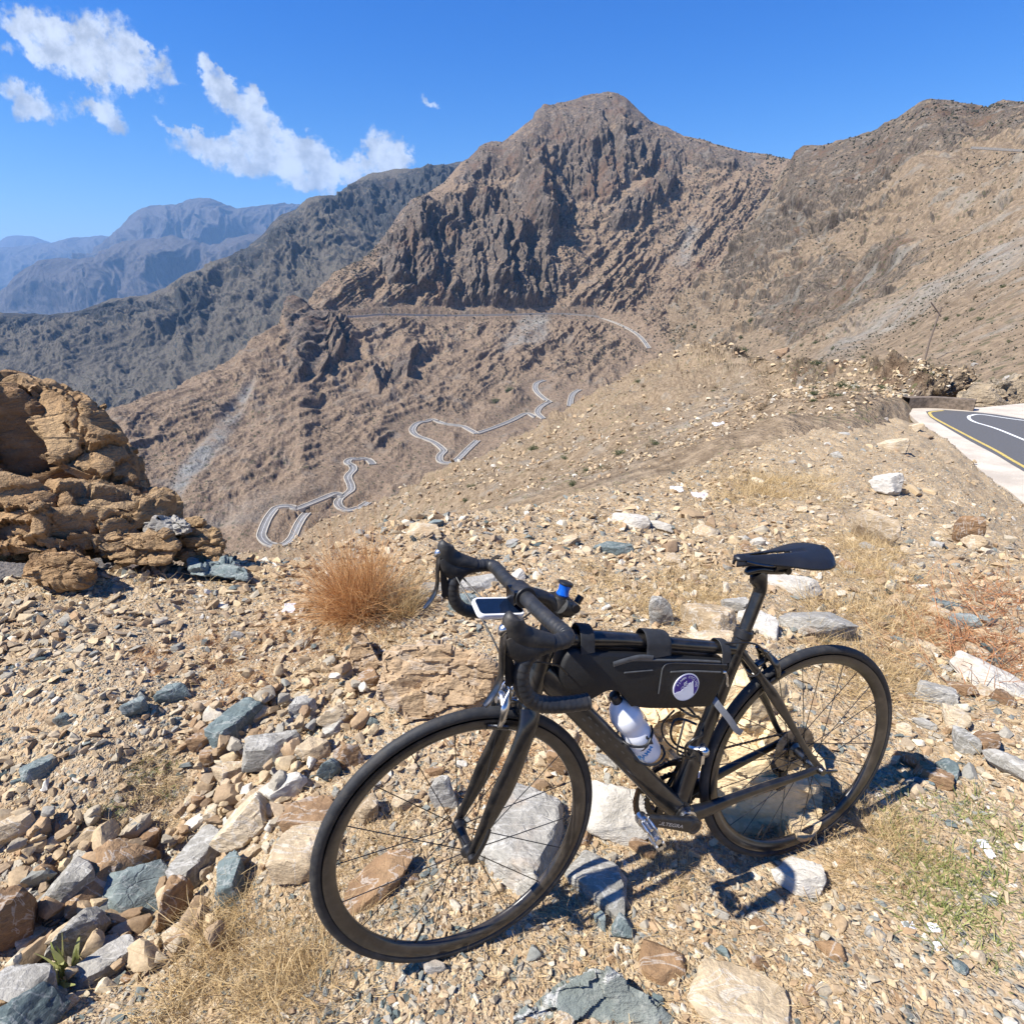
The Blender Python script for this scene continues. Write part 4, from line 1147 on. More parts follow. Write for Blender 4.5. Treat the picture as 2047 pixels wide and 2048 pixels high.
hull_rock('boulder', [(350, 1040), (400, 1035), (430, 1065), (446, 1090), (443, 1130), (380, 1128), (352, 1110)], 3.15, 3.3, .45, M_ORG, 'dark fractured boulder at the right end of the ledge', seed=9, voxel=.01, rough=.03)
hull_rock('boulder', [(282, 1042), (330, 1034), (385, 1045), (380, 1066), (330, 1072), (285, 1066)], 3.15, 3.2, .3, M_GRY, 'flat grey block on top between the boulders', seed=10, voxel=.008, rough=.012)
hull_rock('boulder', [(60, 1135), (90, 1110), (150, 1105), (195, 1130), (170, 1160), (70, 1172)], 2.75, 2.8, .35, M_ORG, 'low tan boulder in front of the ledge at left', seed=11, voxel=.008, rough=.018)
hull_rock('boulder', [(380, 1120), (460, 1122), (492, 1135), (496, 1160), (380, 1150)], 3.0, 3.1, .3, M_BLU, 'flat dark slab at the right foot of the boulders', seed=12, voxel=.008, rough=.012)
hull_rock('rock', ol([(718, 1228), (800, 1212), (880, 1228), (932, 1262), (925, 1320), (860, 1362), (770, 1358), (714, 1318)]), None, None, .3, M_BRNL, 'big square brown block lying behind the front wheel', seed=21, voxel=.006, rough=.009)
hull_rock('rock', ol([(655, 1240), (668, 1183), (690, 1195), (718, 1250), (712, 1262), (668, 1268)]), None, None, .16, M_BRNL, 'standing wedge stone below the orange grass bush', seed=22, voxel=.005, rough=.007)
hull_rock('boulder', ol([(1130, 1400), (1220, 1330), (1300, 1300), (1420, 1285), (1470, 1290), (1490, 1340), (1500, 1440), (1480, 1530), (1380, 1560), (1250, 1500)]), 1.37, 1.54, .30, M_PALE, 'large pale orange boulder the bicycle leans over', seed=23, voxel=.007, rough=.009, cells=(9, 60), down=.0)
hull_rock('rock', ol([(955, 1935), (1030, 1870), (1120, 1822), (1150, 1828), (1180, 1850), (1240, 1890), (1300, 1950), (1290, 2010), (960, 2010)]), .78, .90, .16, M_SLAB, 'green grey slab with a white streak at the bottom', seed=24, voxel=.004, rough=.0028, cells=(12, 60))
hull_rock('rock', ol([(610, 1935), (640, 1898), (700, 1886), (760, 1900), (830, 1932), (830, 1990), (610, 1990)]), .80, .88, .15, M_GRY, 'rounded grey stone at the bottom edge left of centre', seed=25, voxel=.004, rough=.0035, cells=(10, 50))

hull_rock('rock_bank', [(1943, 828), (1946, 800), (1962, 782), (1992, 768), (2030, 752), (2110, 742), (2300, 735), (2300, 880), (2047, 846), (1990, 838)], 21, 22.5, 3.0, M_BANK, 'pale cracked rock bank rising beyond the road at the right edge', seed=31, voxel=.09, rough=.22, keep=.9, strat=.7, cells=(40, 400))
# medium stones by zone, each one an object
ZONES = [  # polygon in the 1931 view, count, min px, max px, materials, label, group
    ([(380, 1300), (700, 1230), (720, 1330), (700, 1400), (620, 1480), (560, 1640), (360, 1660), (300, 1600), (360, 1480)], 210, 16, 46, [M_TAN, M_TAN, M_BRN, M_GRY, M_BLU, M_WHT], 'one of the broken stones heaped left of the front wheel', 'stones heaped left of the front wheel'),
    ([(0, 1530), (250, 1560), (440, 1700), (420, 1800), (230, 1860), (0, 1931)], 150, 20, 58, [M_BRN, M_GRY, M_BLU, M_TAN], 'one of the stones piled in the lower left corner', 'stones piled in the lower left corner'),
    ([(0, 1150), (560, 1110), (560, 1230), (300, 1500), (0, 1520)], 110, 9, 24, [M_TAN, M_GRY, M_BLU, M_TAN], 'one of the small stones on the open gravel at left', 'small stones on the open gravel at left'),
    ([(1650, 1120), (1931, 1000), (1931, 1520), (1720, 1500), (1690, 1250)], 150, 11, 36, [M_TAN, M_BRN, M_GRY, M_BLU, M_TAN], 'one of the stones scattered right of the rear wheel', 'stones right of the rear wheel'),
    ([(780, 1010), (1300, 930), (1700, 880), (1900, 960), (1700, 1130), (1300, 1150), (900, 1160)], 210, 8, 30, [M_TAN, M_TAN, M_WHT, M_GRY, M_BRN], 'one of the stones scattered on the ground beyond the bicycle', 'stones beyond the bicycle'),
    ([(1380, 760), (1700, 740), (1760, 850), (1620, 880), (1300, 930)], 80, 6, 22, [M_TAN, M_WHT, M_GRY], 'one of the pale stones on the rise towards the road', 'pale stones on the rise towards the road'),
    ([(1080, 1660), (1640, 1700), (1931, 1760), (1931, 1931), (1000, 1931), (900, 1820)], 130, 11, 34, [M_GRY, M_BRN, M_TAN, M_BLU], 'one of the stones in the dirt below the rear wheel', 'stones in the dirt below the rear wheel'),
    ([(1060, 1380), (1180, 1360), (1250, 1500), (1180, 1700), (1090, 1680)], 26, 16, 44, [M_GRY, M_TAN, M_BRN], 'one of the stones between the two wheels', 'stones between the wheels'),
    ([(700, 1400), (1050, 1400), (1060, 1600), (900, 1760), (680, 1650)], 70, 12, 32, [M_TAN, M_BRN, M_GRY, M_WHT], 'one of the small stones seen through the front wheel', 'stones seen through the front wheel'),
]


def near_bike(c, m=.09):
    a, b_ = bike_line; d = b_ - a; tt_ = np.clip(((c[:2] - a) @ d) / (d @ d), -.1, 1.1)
    return np.linalg.norm(c[:2] - a - d * tt_) < m


INDIV = .17
USED = {}


def near_label(a, b_, s, mn, mx, mt, sb):
    """a label from the stone's look and the named stone beside it"""
    size = 'big ' if s > mn + .55 * (mx - mn) else 'small ' if s < mn + .2 * (mx - mn) else ''
    own = size + CNAME[mt.name] + (' flat' if sb else ' blocky') + ' stone '
    hs_ = sorted(HERO, key=lambda q: (q[0] - a)**2 + (q[1] - b_)**2)
    for q in hs_[:5]:
        dx_, dy_ = a - q[0], b_ - q[1]
        d = ('right of ' if dx_ > 0 else 'left of ') if abs(dx_) > abs(dy_) else ('below ' if dy_ > 0 else 'above ')
        far_ = math.hypot(dx_, dy_)
        d = ('just ' if far_ < 70 else 'some way ' if far_ > 140 else '') + d
        w_ = q[5].split(); cut = len(w_)
        for i, x_ in enumerate(w_):
            if i >= 3 and x_ in ('at', 'in', 'of', 'on', 'lying', 'leaning', 'above', 'below', 'right', 'left', 'beyond', 'just', 'standing', 'seen', 'near', 'with', 'under', 'alone', 'beside', 'behind', 'between', 'tilted', 'tucked', 'wedged', 'set'): cut = i; break
        lab = own + d + 'the ' + ' '.join(w_[:min(cut + (3 if cut < 5 else 0), 8)])
        lab = ' '.join(lab.split()[:16])
        while lab.split()[-1] in ('the', 'at', 'in', 'of', 'on', 'a', 'with', 'and', 'to', 'over', 'from', 'under'): lab = lab.rsplit(' ', 1)[0]
        if lab not in USED: USED[lab] = 1; return lab
    return lab
MIDP, MIDS = [], []
CNAME = {'tan stone': 'tan', 'brown stone': 'brown', 'grey stone': 'grey', 'blue green slate': 'blue green', 'white quartz': 'white'}
for poly, cnt, mn, mx, mats, lb, gp in ZONES:
    xs = [p[0] for p in poly]; ys = [p[1] for p in poly]; k = 0; tries = 0
    while k < cnt and tries < 4000:
        tries += 1
        a, b_ = R3.uniform(min(xs), max(xs)), R3.uniform(min(ys), max(ys))
        if not inpoly(np.array([a]), np.array([b_]), poly)[0]: continue
        if R3.random() > .3 + .7 * (b_ - min(ys)) / (max(ys) - min(ys)) and b_ < 1000: continue
        s = mn + (mx - mn) * R3.random() ** 2.2
        c = ground_hit(a * K, b_ * K)
        if near_bike(c, .05 + s * K * c[1] / F * .8): continue
        sp_ = sorted([(mn + (mx - mn) * R3.random() ** 2.0) * 1.25 for _ in range(2)])
        if k < cnt * INDIV:
            s = sp_[1]; mt = R3.choice(mats); sb = R3.random() < .45; ht = R3.uniform(.6, 1.0)
            lab = ('big ' if s > mn + .6 * (mx - mn) else 'small ' if s < mn + .25 * (mx - mn) else '') + CNAME[mt.name] + (' flat' if sb else ' blocky') + ' stone ' + lb.split(' ', 3)[3].split('stones ', 1)[-1]
            lab = near_label(a, b_, s, mn, mx, mt, sb)
            put_rock(a * K, b_ * K, s * K * R3.uniform(.9, 1.4), s * K * ht, mt, lab, gp, slab=sb, rot=R3.uniform(-30, 30), flat=R3.uniform(.45, .85), sink=.28)
        else:
            kk = (c[1] * math.cos(PITCH) + (c[2] - CAMZ) * math.sin(PITCH)) / F
            MIDP.append(c + np.array([0, 0, (R3.random() ** 2) * .06 if 'heaped' in lb or 'piled' in lb else 0])); MIDS.append(sp_[0] * K * kk)
        k += 1

# loose gravel: tens of thousands of chips, one mass
def small_shapes(n, seed, pts=9):
    r = np.random.default_rng(seed); out = []
    for i in range(n):
        bm = bmesh.new()
        q = r.normal(size=(pts + i % 4, 3)); q /= np.linalg.norm(q, axis=1)[:, None]; q *= r.uniform(.8, 1, (len(q), 1)) * np.array([1, r.uniform(.55, .9), r.uniform(.28, .6)])
        for p in q: bm.verts.new(p * .5)
        h = bmesh.ops.convex_hull(bm, input=bm.verts[:])
        for v in [v for v in bm.verts if not v.link_faces]: bm.verts.remove(v)
        bmesh.ops.triangulate(bm, faces=bm.faces[:]); bm.verts.ensure_lookup_table(); bm.verts.index_update()
        out.append((np.array([v.co[:] for v in bm.verts]), np.array([[v.index for v in f.verts] for f in bm.faces]))); bm.free()
    return out


def scatter_merge(shapes, pos, size, rnd, rng, tilt=.5, rots=None):
    Vs, Fs, As = [], [], []; off = 0
    which = rng.integers(0, len(shapes), len(pos))
    for s, (v, f) in enumerate(shapes):
        ix = np.where(which == s)[0]
        if not len(ix): continue
        a = rng.uniform(0, 2 * np.pi, len(ix)); tx = rng.normal(0, tilt, len(ix)); ty = rng.normal(0, tilt, len(ix))
        ca, sa = np.cos(a), np.sin(a); cx, sx = np.cos(tx), np.sin(tx); cy, sy = np.cos(ty), np.sin(ty)
        p = v[None] * size[ix][:, None, :]
        x, y, z = p[..., 0], p[..., 1], p[..., 2]
        y, z = y * cx[:, None] - z * sx[:, None], y * sx[:, None] + z * cx[:, None]
        x, z = x * cy[:, None] + z * sy[:, None], -x * sy[:, None] + z * cy[:, None]
        x, y = x * ca[:, None] - y * sa[:, None], x * sa[:, None] + y * ca[:, None]
        q = np.stack([x, y, z], -1) + pos[ix][:, None]
        n = len(v)
        Vs.append(q.reshape(-1, 3)); Fs.append((f[None] + (np.arange(len(ix)) * n)[:, None, None]).reshape(-1, 3) + off); As.append(np.repeat(rnd[ix], n)); off += len(ix) * n
    return np.concatenate(Vs), np.concatenate(Fs), np.concatenate(As)


rgn = np.random.default_rng(5)
NG = 60000
azs = rgn.uniform(math.radians(-50), math.radians(50), NG)
rl = np.interp(azs, lip_az, lip_r); rm = np.minimum(np.where(azs > lip_az[-2], 16, rl + .3), 16)
us = rgn.random(NG)
rs = .75 * (rm / .75) ** us
ok = np.ones(NG, bool)
gx_, gy_ = rs * np.sin(azs), rs * np.cos(azs)
ok &= ~inpoly(gx_, gy_, ROADPOLY)
dens_n = fbm(gx_ / .5, gy_ / .5, 7, 3)
ok &= rgn.random(NG) < np.clip(.8 + dens_n * .9, .15, 1)
gx_, gy_, rs = gx_[ok], gy_[ok], rs[ok]; n = len(gx_)
szz = (.006 + .032 * rgn.random(n) ** 4.4) * np.clip(rs / 1.5, .75, 2.6) * 1.25
gz_ = gF(gx_, gy_)
pos = np.stack([gx_, gy_, gz_ + szz * .12], -1)
rnd = rgn.random(n)
blueish = (gx_ < -.25 + .1 * dens_n[ok]) & (gy_ < 1.25)
rnd = np.where(blueish & (rgn.random(n) < .55), rnd * .35, rnd)
rnd = np.where(~blueish & (rnd < .25) & (rgn.random(n) < .5), rgn.uniform(.5, .9, n), rnd)
m_, t, b = newmat('gravel chips')
A = t.node('ShaderNodeAttribute'); A.attribute_name = 'rnd'
geo = t.node('ShaderNodeNewGeometry')
nn1 = t.noise(geo.outputs['Position'], 120, 4, .65)
c = t.mix(1, t.ramp(A.outputs['Fac'], GRAVCOL), t.mr(nn1, .25, .75, .7, 1.2, False), 'MULTIPLY')
t.put(b.inputs['Base Color'], c); b.inputs['Roughness'].default_value = .9; b.inputs['Specular IOR Level'].default_value = .2
t.put(b.inputs['Normal'], t.bump(nn1, .4, .004)); M_GRAV = m_
V_, F_, A_r = scatter_merge(small_shapes(14, 3), pos, np.stack([szz, szz, szz], -1), rnd, rgn)
tag(obj('gravel', npmesh('gravel', V_, F_, [M_GRAV], attrs={'rnd': A_r})), 'loose gravel chips covering the ground', kind='stuff')

# middling stones that lie packed between the individual ones
mids = []
for i in range(10):
    v, f = facet_rock(300 + i, 3, 9 + i % 4, .02, .8, .36, .012); mids.append((v, f))
MP = np.array(MIDP); MS = np.array(MIDS)
rr_ = rgn.random(len(MP)); rr_ = np.where(rr_ < .12, rr_ + .4, rr_)
V_, F_, A_r = scatter_merge(mids, MP + np.array([0, 0, 1]) * (MS * .12)[:, None], np.stack([MS * 1.15, MS * .85, MS * .62], -1), rr_, rgn, tilt=.35)
me = npmesh('loose stones', V_, F_, [M_GRAV], smooth=True, attrs={'rnd': A_r})
me.set_sharp_from_angle(angle=math.radians(28))
tag(obj('loose_stones', me), 'smaller loose stones packed between the larger rocks', kind='stuff')

# rubble on the near hillside, too small and too many to tell apart
def on_sheet(sh, n, rng, vlo, vhi, wfn=None):
    r, c = sh.py.shape; rows = np.where((sh.v > vlo) & (sh.v < vhi))[0]
    i = rng.choice(rows, n * 3); j = rng.integers(2, c - 2, n * 3)
    wgt = np.ones(n * 3) if wfn is None else wfn(sh, i, j)
    k = np.where(rng.random(n * 3) < wgt)[0][:n]
    return sh.P2[i[k], j[k]], sh.D[i[k], j[k]], i[k], j[k]


p_, D_, _, _ = on_sheet(LN, 24000, rgn, .85, 2.95)
s_ = D_ * (.0016 + .013 * rgn.random(len(D_)) ** 5)
rn = rgn.random(len(D_)); rn = np.where(rn < .2, rn + .5, rn)
V_, F_, A_r = scatter_merge(small_shapes(8, 4), p_ + np.array([0, 0, 1]) * (s_ * .2)[:, None], np.stack([s_, s_, s_], -1), rn, rgn)
tag(obj('rubble', npmesh('rubble', V_, F_, [M_GRAV], attrs={'rnd': A_r})), 'pale rubble strewn over the near hillside', kind='stuff')
# ------------------------------------------------------------------ the bicycle
BM = Matrix(((-0.946188, 0.323029, 0.019505, 0.813505), (-0.319891, -0.942712, 0.094679, 1.292347), (0.048971, 0.083345, 0.995317, -0.0004), (0, 0, 0, 1)))
HT = math.radians(73); AX = np.array([-math.cos(HT), 0, math.sin(HT)]); AXF = np.array([.985, 0, .336]); P0 = AXF - .045 * np.array([math.sin(HT), 0, math.cos(HT)])
STM = Matrix.Translation(Vector(P0)) @ Matrix.Rotation(.067633, 4, Vector(AX)) @ Matrix.Translation(-Vector(P0))
M_CARB = simple('black carbon', (.009, .0095, .011), .30, var=.2, scale=25, coat=.3, dust=.05)
M_CARBM = simple('matt carbon', (.013, .0135, .015), .45, var=.25, scale=30, dust=.07)
M_RIM = simple('brown black rim', (.026, .022, .019), .30, var=.25, scale=14, coat=.3, dust=.16, dustcol=(.2, .16, .11))
M_TYRE = simple('tyre rubber', (.018, .019, .021), .68, var=.25, scale=40, bump=.4, bscale=260, bdist=.0012, dust=.22, dustcol=(.14, .12, .09))
M_TAPE = simple('bar tape', (.016, .017, .019), .5, var=.2, scale=60, bump=.4, bscale=300, bdist=.0008, dust=.05)
M_HOOD = simple('hood rubber', (.020, .0195, .019), .55, var=.15, scale=30, bump=.3, bscale=500, bdist=.0006, dust=.10)
M_SILV = simple('brushed metal', (.55, .56, .58), .28, metal=1., var=.15, scale=40, dust=.12)
M_DMET = simple('dark metal', (.11, .115, .125), .3, metal=1., var=.3, scale=50, dust=.12)
M_STEEL = simple('dirty steel', (.30, .26, .21), .42, metal=.7, var=.35, scale=60, dust=.4)
M_BLK = simple('black plastic', (.012, .012, .013), .4, var=.2, scale=40)
M_CHAIN = simple('chain steel', (.16, .11, .075), .45, metal=.8, var=.5, scale=200)
M_SADD = simple('saddle cover', (.011, .012, .016), .45, var=.1, scale=30, bump=.15, bscale=700, bdist=.0005)
M_BAG = simple('bag nylon', (.006, .006, .0065), .6, var=.25, scale=12, bump=.5, bscale=30, bdist=.005)
M_STRAP = simple('webbing', (.020, .021, .023), .7, var=.2, scale=80, bump=.3, bscale=400, bdist=.0008)
M_ZIP = simple('rubber piping', (.075, .078, .08), .45, var=.2, scale=60)
M_GSTR = simple('grey strap', (.22, .23, .24), .6, var=.1, scale=60)
M_BOTL = simple('translucent white plastic', (.74, .76, .80), .32, var=.04, scale=20)
M_BLUE = simple('blue anodised', (.01, .13, .62), .3, var=.1, scale=60, metal=.3)
M_INK = simple('blue ink', (.01, .22, .55), .5, var=.05)
M_BINK = simple('black ink', (.01, .01, .012), .5, var=.05)
M_PURP = simple('purple print', (.045, .02, .22), .45, var=.08)
M_WPR = simple('white print', (.72, .72, .76), .5, var=.03)
M_WCASE = simple('white case', (.76, .77, .78), .35, var=.05, dust=.08)
M_SCR = simple('dark screen', (.006, .012, .028), .06, var=.1, spec=.8)
M_GREYP = simple('grey lettering', (.38, .36, .33), .5, var=.1)


class MB:
    def __init__(s): s.v = []; s.f = []; s.mi = []; s.cur = 0

    def add(s, V_, F_):
        o = len(s.v); s.v += [tuple(map(float, q)) for q in V_]; s.f += [tuple(int(i) + o for i in q) for q in F_]; s.mi += [s.cur] * len(F_); return s

    def sweep(s, path, a, b=None, n=14, ref=(0, 1, 0), sub=6, closed=False, sq=2.0, cap=True, smooth=True):
        P = np.array(path, float); k = len(P)
        a = np.full(k, a, float) if np.isscalar(a) else np.array(a, float)
        b = a.copy() if b is None else (np.full(k, b, float) if np.isscalar(b) else np.array(b, float))
        if sub > 1 and k > 2 and smooth:
            Q = smooth_path([tuple(p) for p in P], sub) if not closed else smooth_path([tuple(p) for p in np.vstack([P, P[:1]])], sub)[:-1]
            u = np.linspace(0, k - 1, len(Q)); a = np.interp(u, range(k), a); b = np.interp(u, range(k), b); P = Q
        T = np.gradient(P, axis=0) if not closed else np.roll(P, -1, 0) - np.roll(P, 1, 0)
        T /= np.linalg.norm(T, axis=1)[:, None] + 1e-12
        ref = np.array(ref, float); V_ = []
        th = np.linspace(0, 2 * np.pi, n, endpoint=False)
        ct = np.sign(np.cos(th)) * np.abs(np.cos(th)) ** (2 / sq); st = np.sign(np.sin(th)) * np.abs(np.sin(th)) ** (2 / sq)
        for i in range(len(P)):
            u = ref - T[i] * (ref @ T[i])
            if np.linalg.norm(u) < 1e-3: u = np.array([1, 0, 0]) - T[i] * T[i][0]
            u /= np.linalg.norm(u); w_ = np.cross(T[i], u)
            V_ += [P[i] + u * a[i] * c + w_ * b[i] * d for c, d in zip(ct, st)]
        m = len(P); F_ = []
        for i in range(m if closed else m - 1):
            j = (i + 1) % m
            for q in range(n):
                r = (q + 1) % n; F_.append((i * n + q, i * n + r, j * n + r, j * n + q))
        if not closed and cap: F_.append(tuple(range(n))[::-1]); F_.append(tuple((m - 1) * n + q for q in range(n)))
        return s.add(V_, F_)

    def lathe(s, prof, c=(0, 0, 0), axis=(0, 1, 0), n=32, closed=False):
        """prof [(radius, along)]"""
        ax = np.array(axis, float); ax /= np.linalg.norm(ax); t_ = np.array([0, 0, 1.]) if abs(ax[2]) < .9 else np.array([1., 0, 0])
        u = np.cross(ax, t_); u /= np.linalg.norm(u); w_ = np.cross(ax, u); c = np.array(c, float); V_ = []; k = len(prof)
        for (r, h) in prof:
            for q in range(n):
                th = 2 * np.pi * q / n; V_.append(c + ax * h + (u * math.cos(th) + w_ * math.sin(th)) * r)
        F_ = []
        for i in range(k if closed else k - 1):
            j = (i + 1) % k
            for q in range(n):
                r = (q + 1) % n; F_.append((i * n + q, i * n + r, j * n + r, j * n + q))
        if not closed:
            F_.append(tuple(range(n))[::-1]); F_.append(tuple((k - 1) * n + q for q in range(n)))
        return s.add(V_, F_)

    def cyl(s, p, q, r, r2=None, n=14):
        p, q = np.array(p, float), np.array(q, float); d = q - p; L = np.linalg.norm(d)
        return s.lathe([(r, 0), (r if r2 is None else r2, L)], p, d / L, n)

    def box(s, c, size, R=None, bev=0.):
        c = np.array(c, float); h = np.array(size, float) / 2
        V_ = np.array([(x, y, z) for x in (-1, 1) for y in (-1, 1) for z in (-1, 1)], float) * h
        if R is not None: V_ = V_ @ np.array(R).T
        return s.add(V_ + c, [(0, 1, 3, 2), (4, 6, 7, 5), (0, 4, 5, 1), (2, 3, 7, 6), (0, 2, 6, 4), (1, 5, 7, 3)])

    def prism(s, poly, y0, y1, inset=0.0):
        """poly [(x,z)] between two lateral positions with slightly pinched faces"""
        P = np.array(poly, float); c = P.mean(0); k = len(P)
        e = (y1 - y0) * .22
        rings = [(y0, 1 - inset), (y0 + e, 1), (y1 - e, 1), (y1, 1 - inset)] if inset else [(y0, 1), (y1, 1)]
        V_ = []
        for y, sc_ in rings:
            for p in P:
                d = p - c; L = np.linalg.norm(d); q = c + d * (1 - (1 - sc_) * .09 / max(L, .03)); V_.append((q[0], y, q[1]))
        F_ = []
        for i in range(len(rings) - 1):
            for q in range(k):
                r = (q + 1) % k; F_.append((i * k + q, i * k + r, (i + 1) * k + r, (i + 1) * k + q))
        F_.append(tuple(range(k))); F_.append(tuple((len(rings) - 1) * k + q for q in range(k))[::-1])
        return s.add(V_, F_)

    def build(s, name, mats, parent=None, smooth=True, sharp=32, tf=None, label=None):
        me = bpy.data.meshes.new(name)
        me.from_pydata(s.v, [], s.f)
        bm = bmesh.new(); bm.from_mesh(me); bmesh.ops.recalc_face_normals(bm, faces=bm.faces[:]); bm.to_mesh(me); bm.free()
        for m in (mats if isinstance(mats, list) else [mats]): me.materials.append(m)
        me.polygons.foreach_set('material_index', s.mi)
        if tf is not None: me.transform(tf)
        if smooth:
            me.polygons.foreach_set('use_smooth', [True] * len(me.polygons))
            try: me.set_sharp_from_angle(angle=math.radians(sharp))
            except Exception: pass
        o = bpy.data.objects.new(name, me); COL.objects.link(o)
        if parent is not None: o.parent = parent
        if label: o['label'] = label
        return o


def text_vf(txt, size, extr=.0):
    cu = bpy.data.curves.new('t', 'FONT'); cu.body = txt; cu.size = size; cu.align_x = 'CENTER'; cu.align_y = 'CENTER'; cu.fill_mode = 'FRONT' if extr == 0 else 'BOTH'; cu.extrude = extr; cu.resolution_u = 3
    cu.offset = size * .02
    o = bpy.data.objects.new('t', cu); COL.objects.link(o)
    dg = bpy.context.evaluated_depsgraph_get(); me = o.evaluated_get(dg).to_mesh()
    v = np.array([q.co[:] for q in me.vertices]).reshape(-1, 3); f = [tuple(p.vertices) for p in me.polygons]
    o.evaluated_get(dg).to_mesh_clear(); bpy.data.objects.remove(o); bpy.data.curves.remove(cu)
    return v, f


bike = empty('road_bicycle', mat=BM)
tag(bike, 'black carbon road bicycle with drop bars leaning on the stony ground', 'bicycle')
BBp = np.array([.404, 0, .268])

# frame
f = MB()
f.sweep([(.79, 0, .80), (.74, 0, .802), (.69, 0, .795), (.60, 0, .779), (.50, 0, .757), (.40, 0, .734), (.32, 0, .716), (.262, 0, .702)], [.019, .021, .021, .019, .018, .017, .015, .014], [.022, .021, .019, .017, .016, .016, .015, .014], sq=2.4)
f.sweep([(.808, 0, .735), (.78, 0, .70), (.704, 0, .610), (.60, 0, .486), (.506, 0, .375), (.45, 0, .31), (.41, 0, .272)], [.022, .025, .026, .027, .029, .034, .038], [.024, .028, .028, .028, .028, .030, .03], sq=2.8, n=20)
f.sweep([P0 + AX * .372, P0 + AX * .40, P0 + AX * .46, P0 + AX * .525], [.028, .026, .023, .024], [.030, .028, .024, .024], n=20)
f.sweep([(.410, 0, .262), (.395, 0, .31), (.372, 0, .385), (.336, 0, .50), (.300, 0, .612), (.262, 0, .735)], [.036, .025, .018, .016, .016, .0185], [.036, .030, .025, .022, .021, .0185], sq=2.3, n=20)
f.lathe([(.026, -.043), (.030, -.04), (.031, 0), (.030, .04), (.026, .043)], BBp, n=28)
for s in (1, -1):
    f.sweep([(.40, .030 * s, .262), (.35, .036 * s, .268), (.27, .042 * s, .286), (.17, .050 * s, .306), (.06, .060 * s, .324), (.0, .065 * s, .336), (-.012, .066 * s, .340)], [.016, .012, .0095, .009, .008, .006, .004], [.026, .022, .0165, .0135, .011, .013, .008], sq=2.5)
    f.sweep([(.266, .008 * s, .705), (.235, .018 * s, .665), (.205, .023 * s, .628), (.165, .029 * s, .575), (.14, .033 * s, .54), (.10, .042 * s, .482), (.05, .053 * s, .405), (.0, .064 * s, .340)], [.009, .008, .008, .011, .0105, .007, .006, .005], [.010, .009, .010, .015, .015, .010, .0085, .010], sq=2.3)
f.sweep([(.205, -.022, .63), (.215, 0, .632), (.205, .022, .63)], .008, .011, ref=(0, 0, 1))
f.build('frame', M_CARB, bike)
b_ = MB(); b_.lathe([(.0235, .040), (.0245, .046), (.0245, .052), (.019, .054), (.0185, .046)], BBp, n=32); b_.build('bottom_bracket', M_SILV, bike)
c = MB(); c.lathe([(.0195, -.013), (.023, -.009), (.023, .009), (.0195, .013)], (.257, 0, .745), (-.284, 0, .959), 24); c.box((.236, 0, .742), (.012, .014, .02)); c.build('seat_clamp', M_BLK, bike)
# seatpost
sp_ = MB()
sp_.sweep([(.262, 0, .73), (.240, 0, .80), (.222, 0, .860)], .0158, n=22)
sp_.sweep([(.223, 0, .852), (.224, 0, .872), (.232, 0, .893), (.240, 0, .908)], [.0158, .0155, .014, .012], [.0158, .018, .026, .020], n=22)
sp_.sweep([(.272, 0, .908), (.262, 0, .915), (.235, 0, .918), (.20, 0, .912), (.165, 0, .907)], [.007, .012, .015, .016, .013], [.006, .011, .012, .012, .011], n=18)
sp_.build('seatpost', M_CARB, bike)
cl_ = MB()
for s in (1, -1): cl_.box((.180, .020 * s, .928), (.05, .012, .016))
cl_.cyl((.165, -.026, .912), (.165, .026, .912), .009); cl_.cyl((.195, -.018, .915), (.195, .018, .915), .006)
cl_.build('saddle_clamp', M_DMET, bike)
# saddle
prof = [(.302, .008, .950, .9), (.298, .015, .954, 1), (.290, .0185, .956, 1), (.275, .0205, .957, 1), (.245, .0235, .957, 1), (.21, .031, .957, 1), (.18, .041, .957, 1), (.15, .054, .957, 1), (.125, .064, .957, 1), (.10, .0705, .958, 1), (.08, .0715, .959, 1), (.065, .067, .960, 1), (.052, .058, .961, 1), (.042, .045, .961, 1), (.036, .028, .961, 1), (.034, .012, .960, 1)]
us_ = [q[0] for q in prof][::-1]
NX, NY = 90, 33
xs_ = .034 + .268 * (1 - np.cos(np.linspace(0, np.pi, NX))) / 2; wv = np.interp(xs_, us_, [q[1] for q in prof][::-1]); zv = np.interp(xs_, us_, [q[2] for q in prof][::-1])
tq = np.linspace(-1, 1, NY); V_ = []; 
for i in range(NX):
    for q in tq:
        a_ = abs(q); edge = max(0, a_ - .72) / .28
        y_ = q * wv[i] * (1 if a_ < .72 else 1) ; y_ = math.copysign(min(abs(y_), wv[i] * (.72 + .28 * math.sin(edge * math.pi / 2))) if a_ > .72 else abs(y_), q)
        back = 1
        V_.append((xs_[i] + (0.010 * (1 - abs(q)**2) * 0 if i else 0) + (.012 * (a_**2 < .15) if i == 0 else 0), y_, zv[i] - .015 * a_**2.2 - (.007 + .001 * sstep(.16, .27, xs_[i])) * edge**1.6 - .004 * math.exp(-(q * wv[i] / .006)**2) * (.1 < xs_[i] < .28)))
F_ = []
for i in range(NX - 1):
    for j in range(NY - 1):
        ym = abs((tq[j] + tq[j + 1]) / 2 * wv[i]); xm = xs_[i]
        if ym < .0065 * min(1, (xm - .13) / .03 if xm < .16 else (.27 - xm) / .03) and .13 < xm < .27: continue
        F_.append((i * NY + j, i * NY + j + 1, (i + 1) * NY + j + 1, (i + 1) * NY + j))
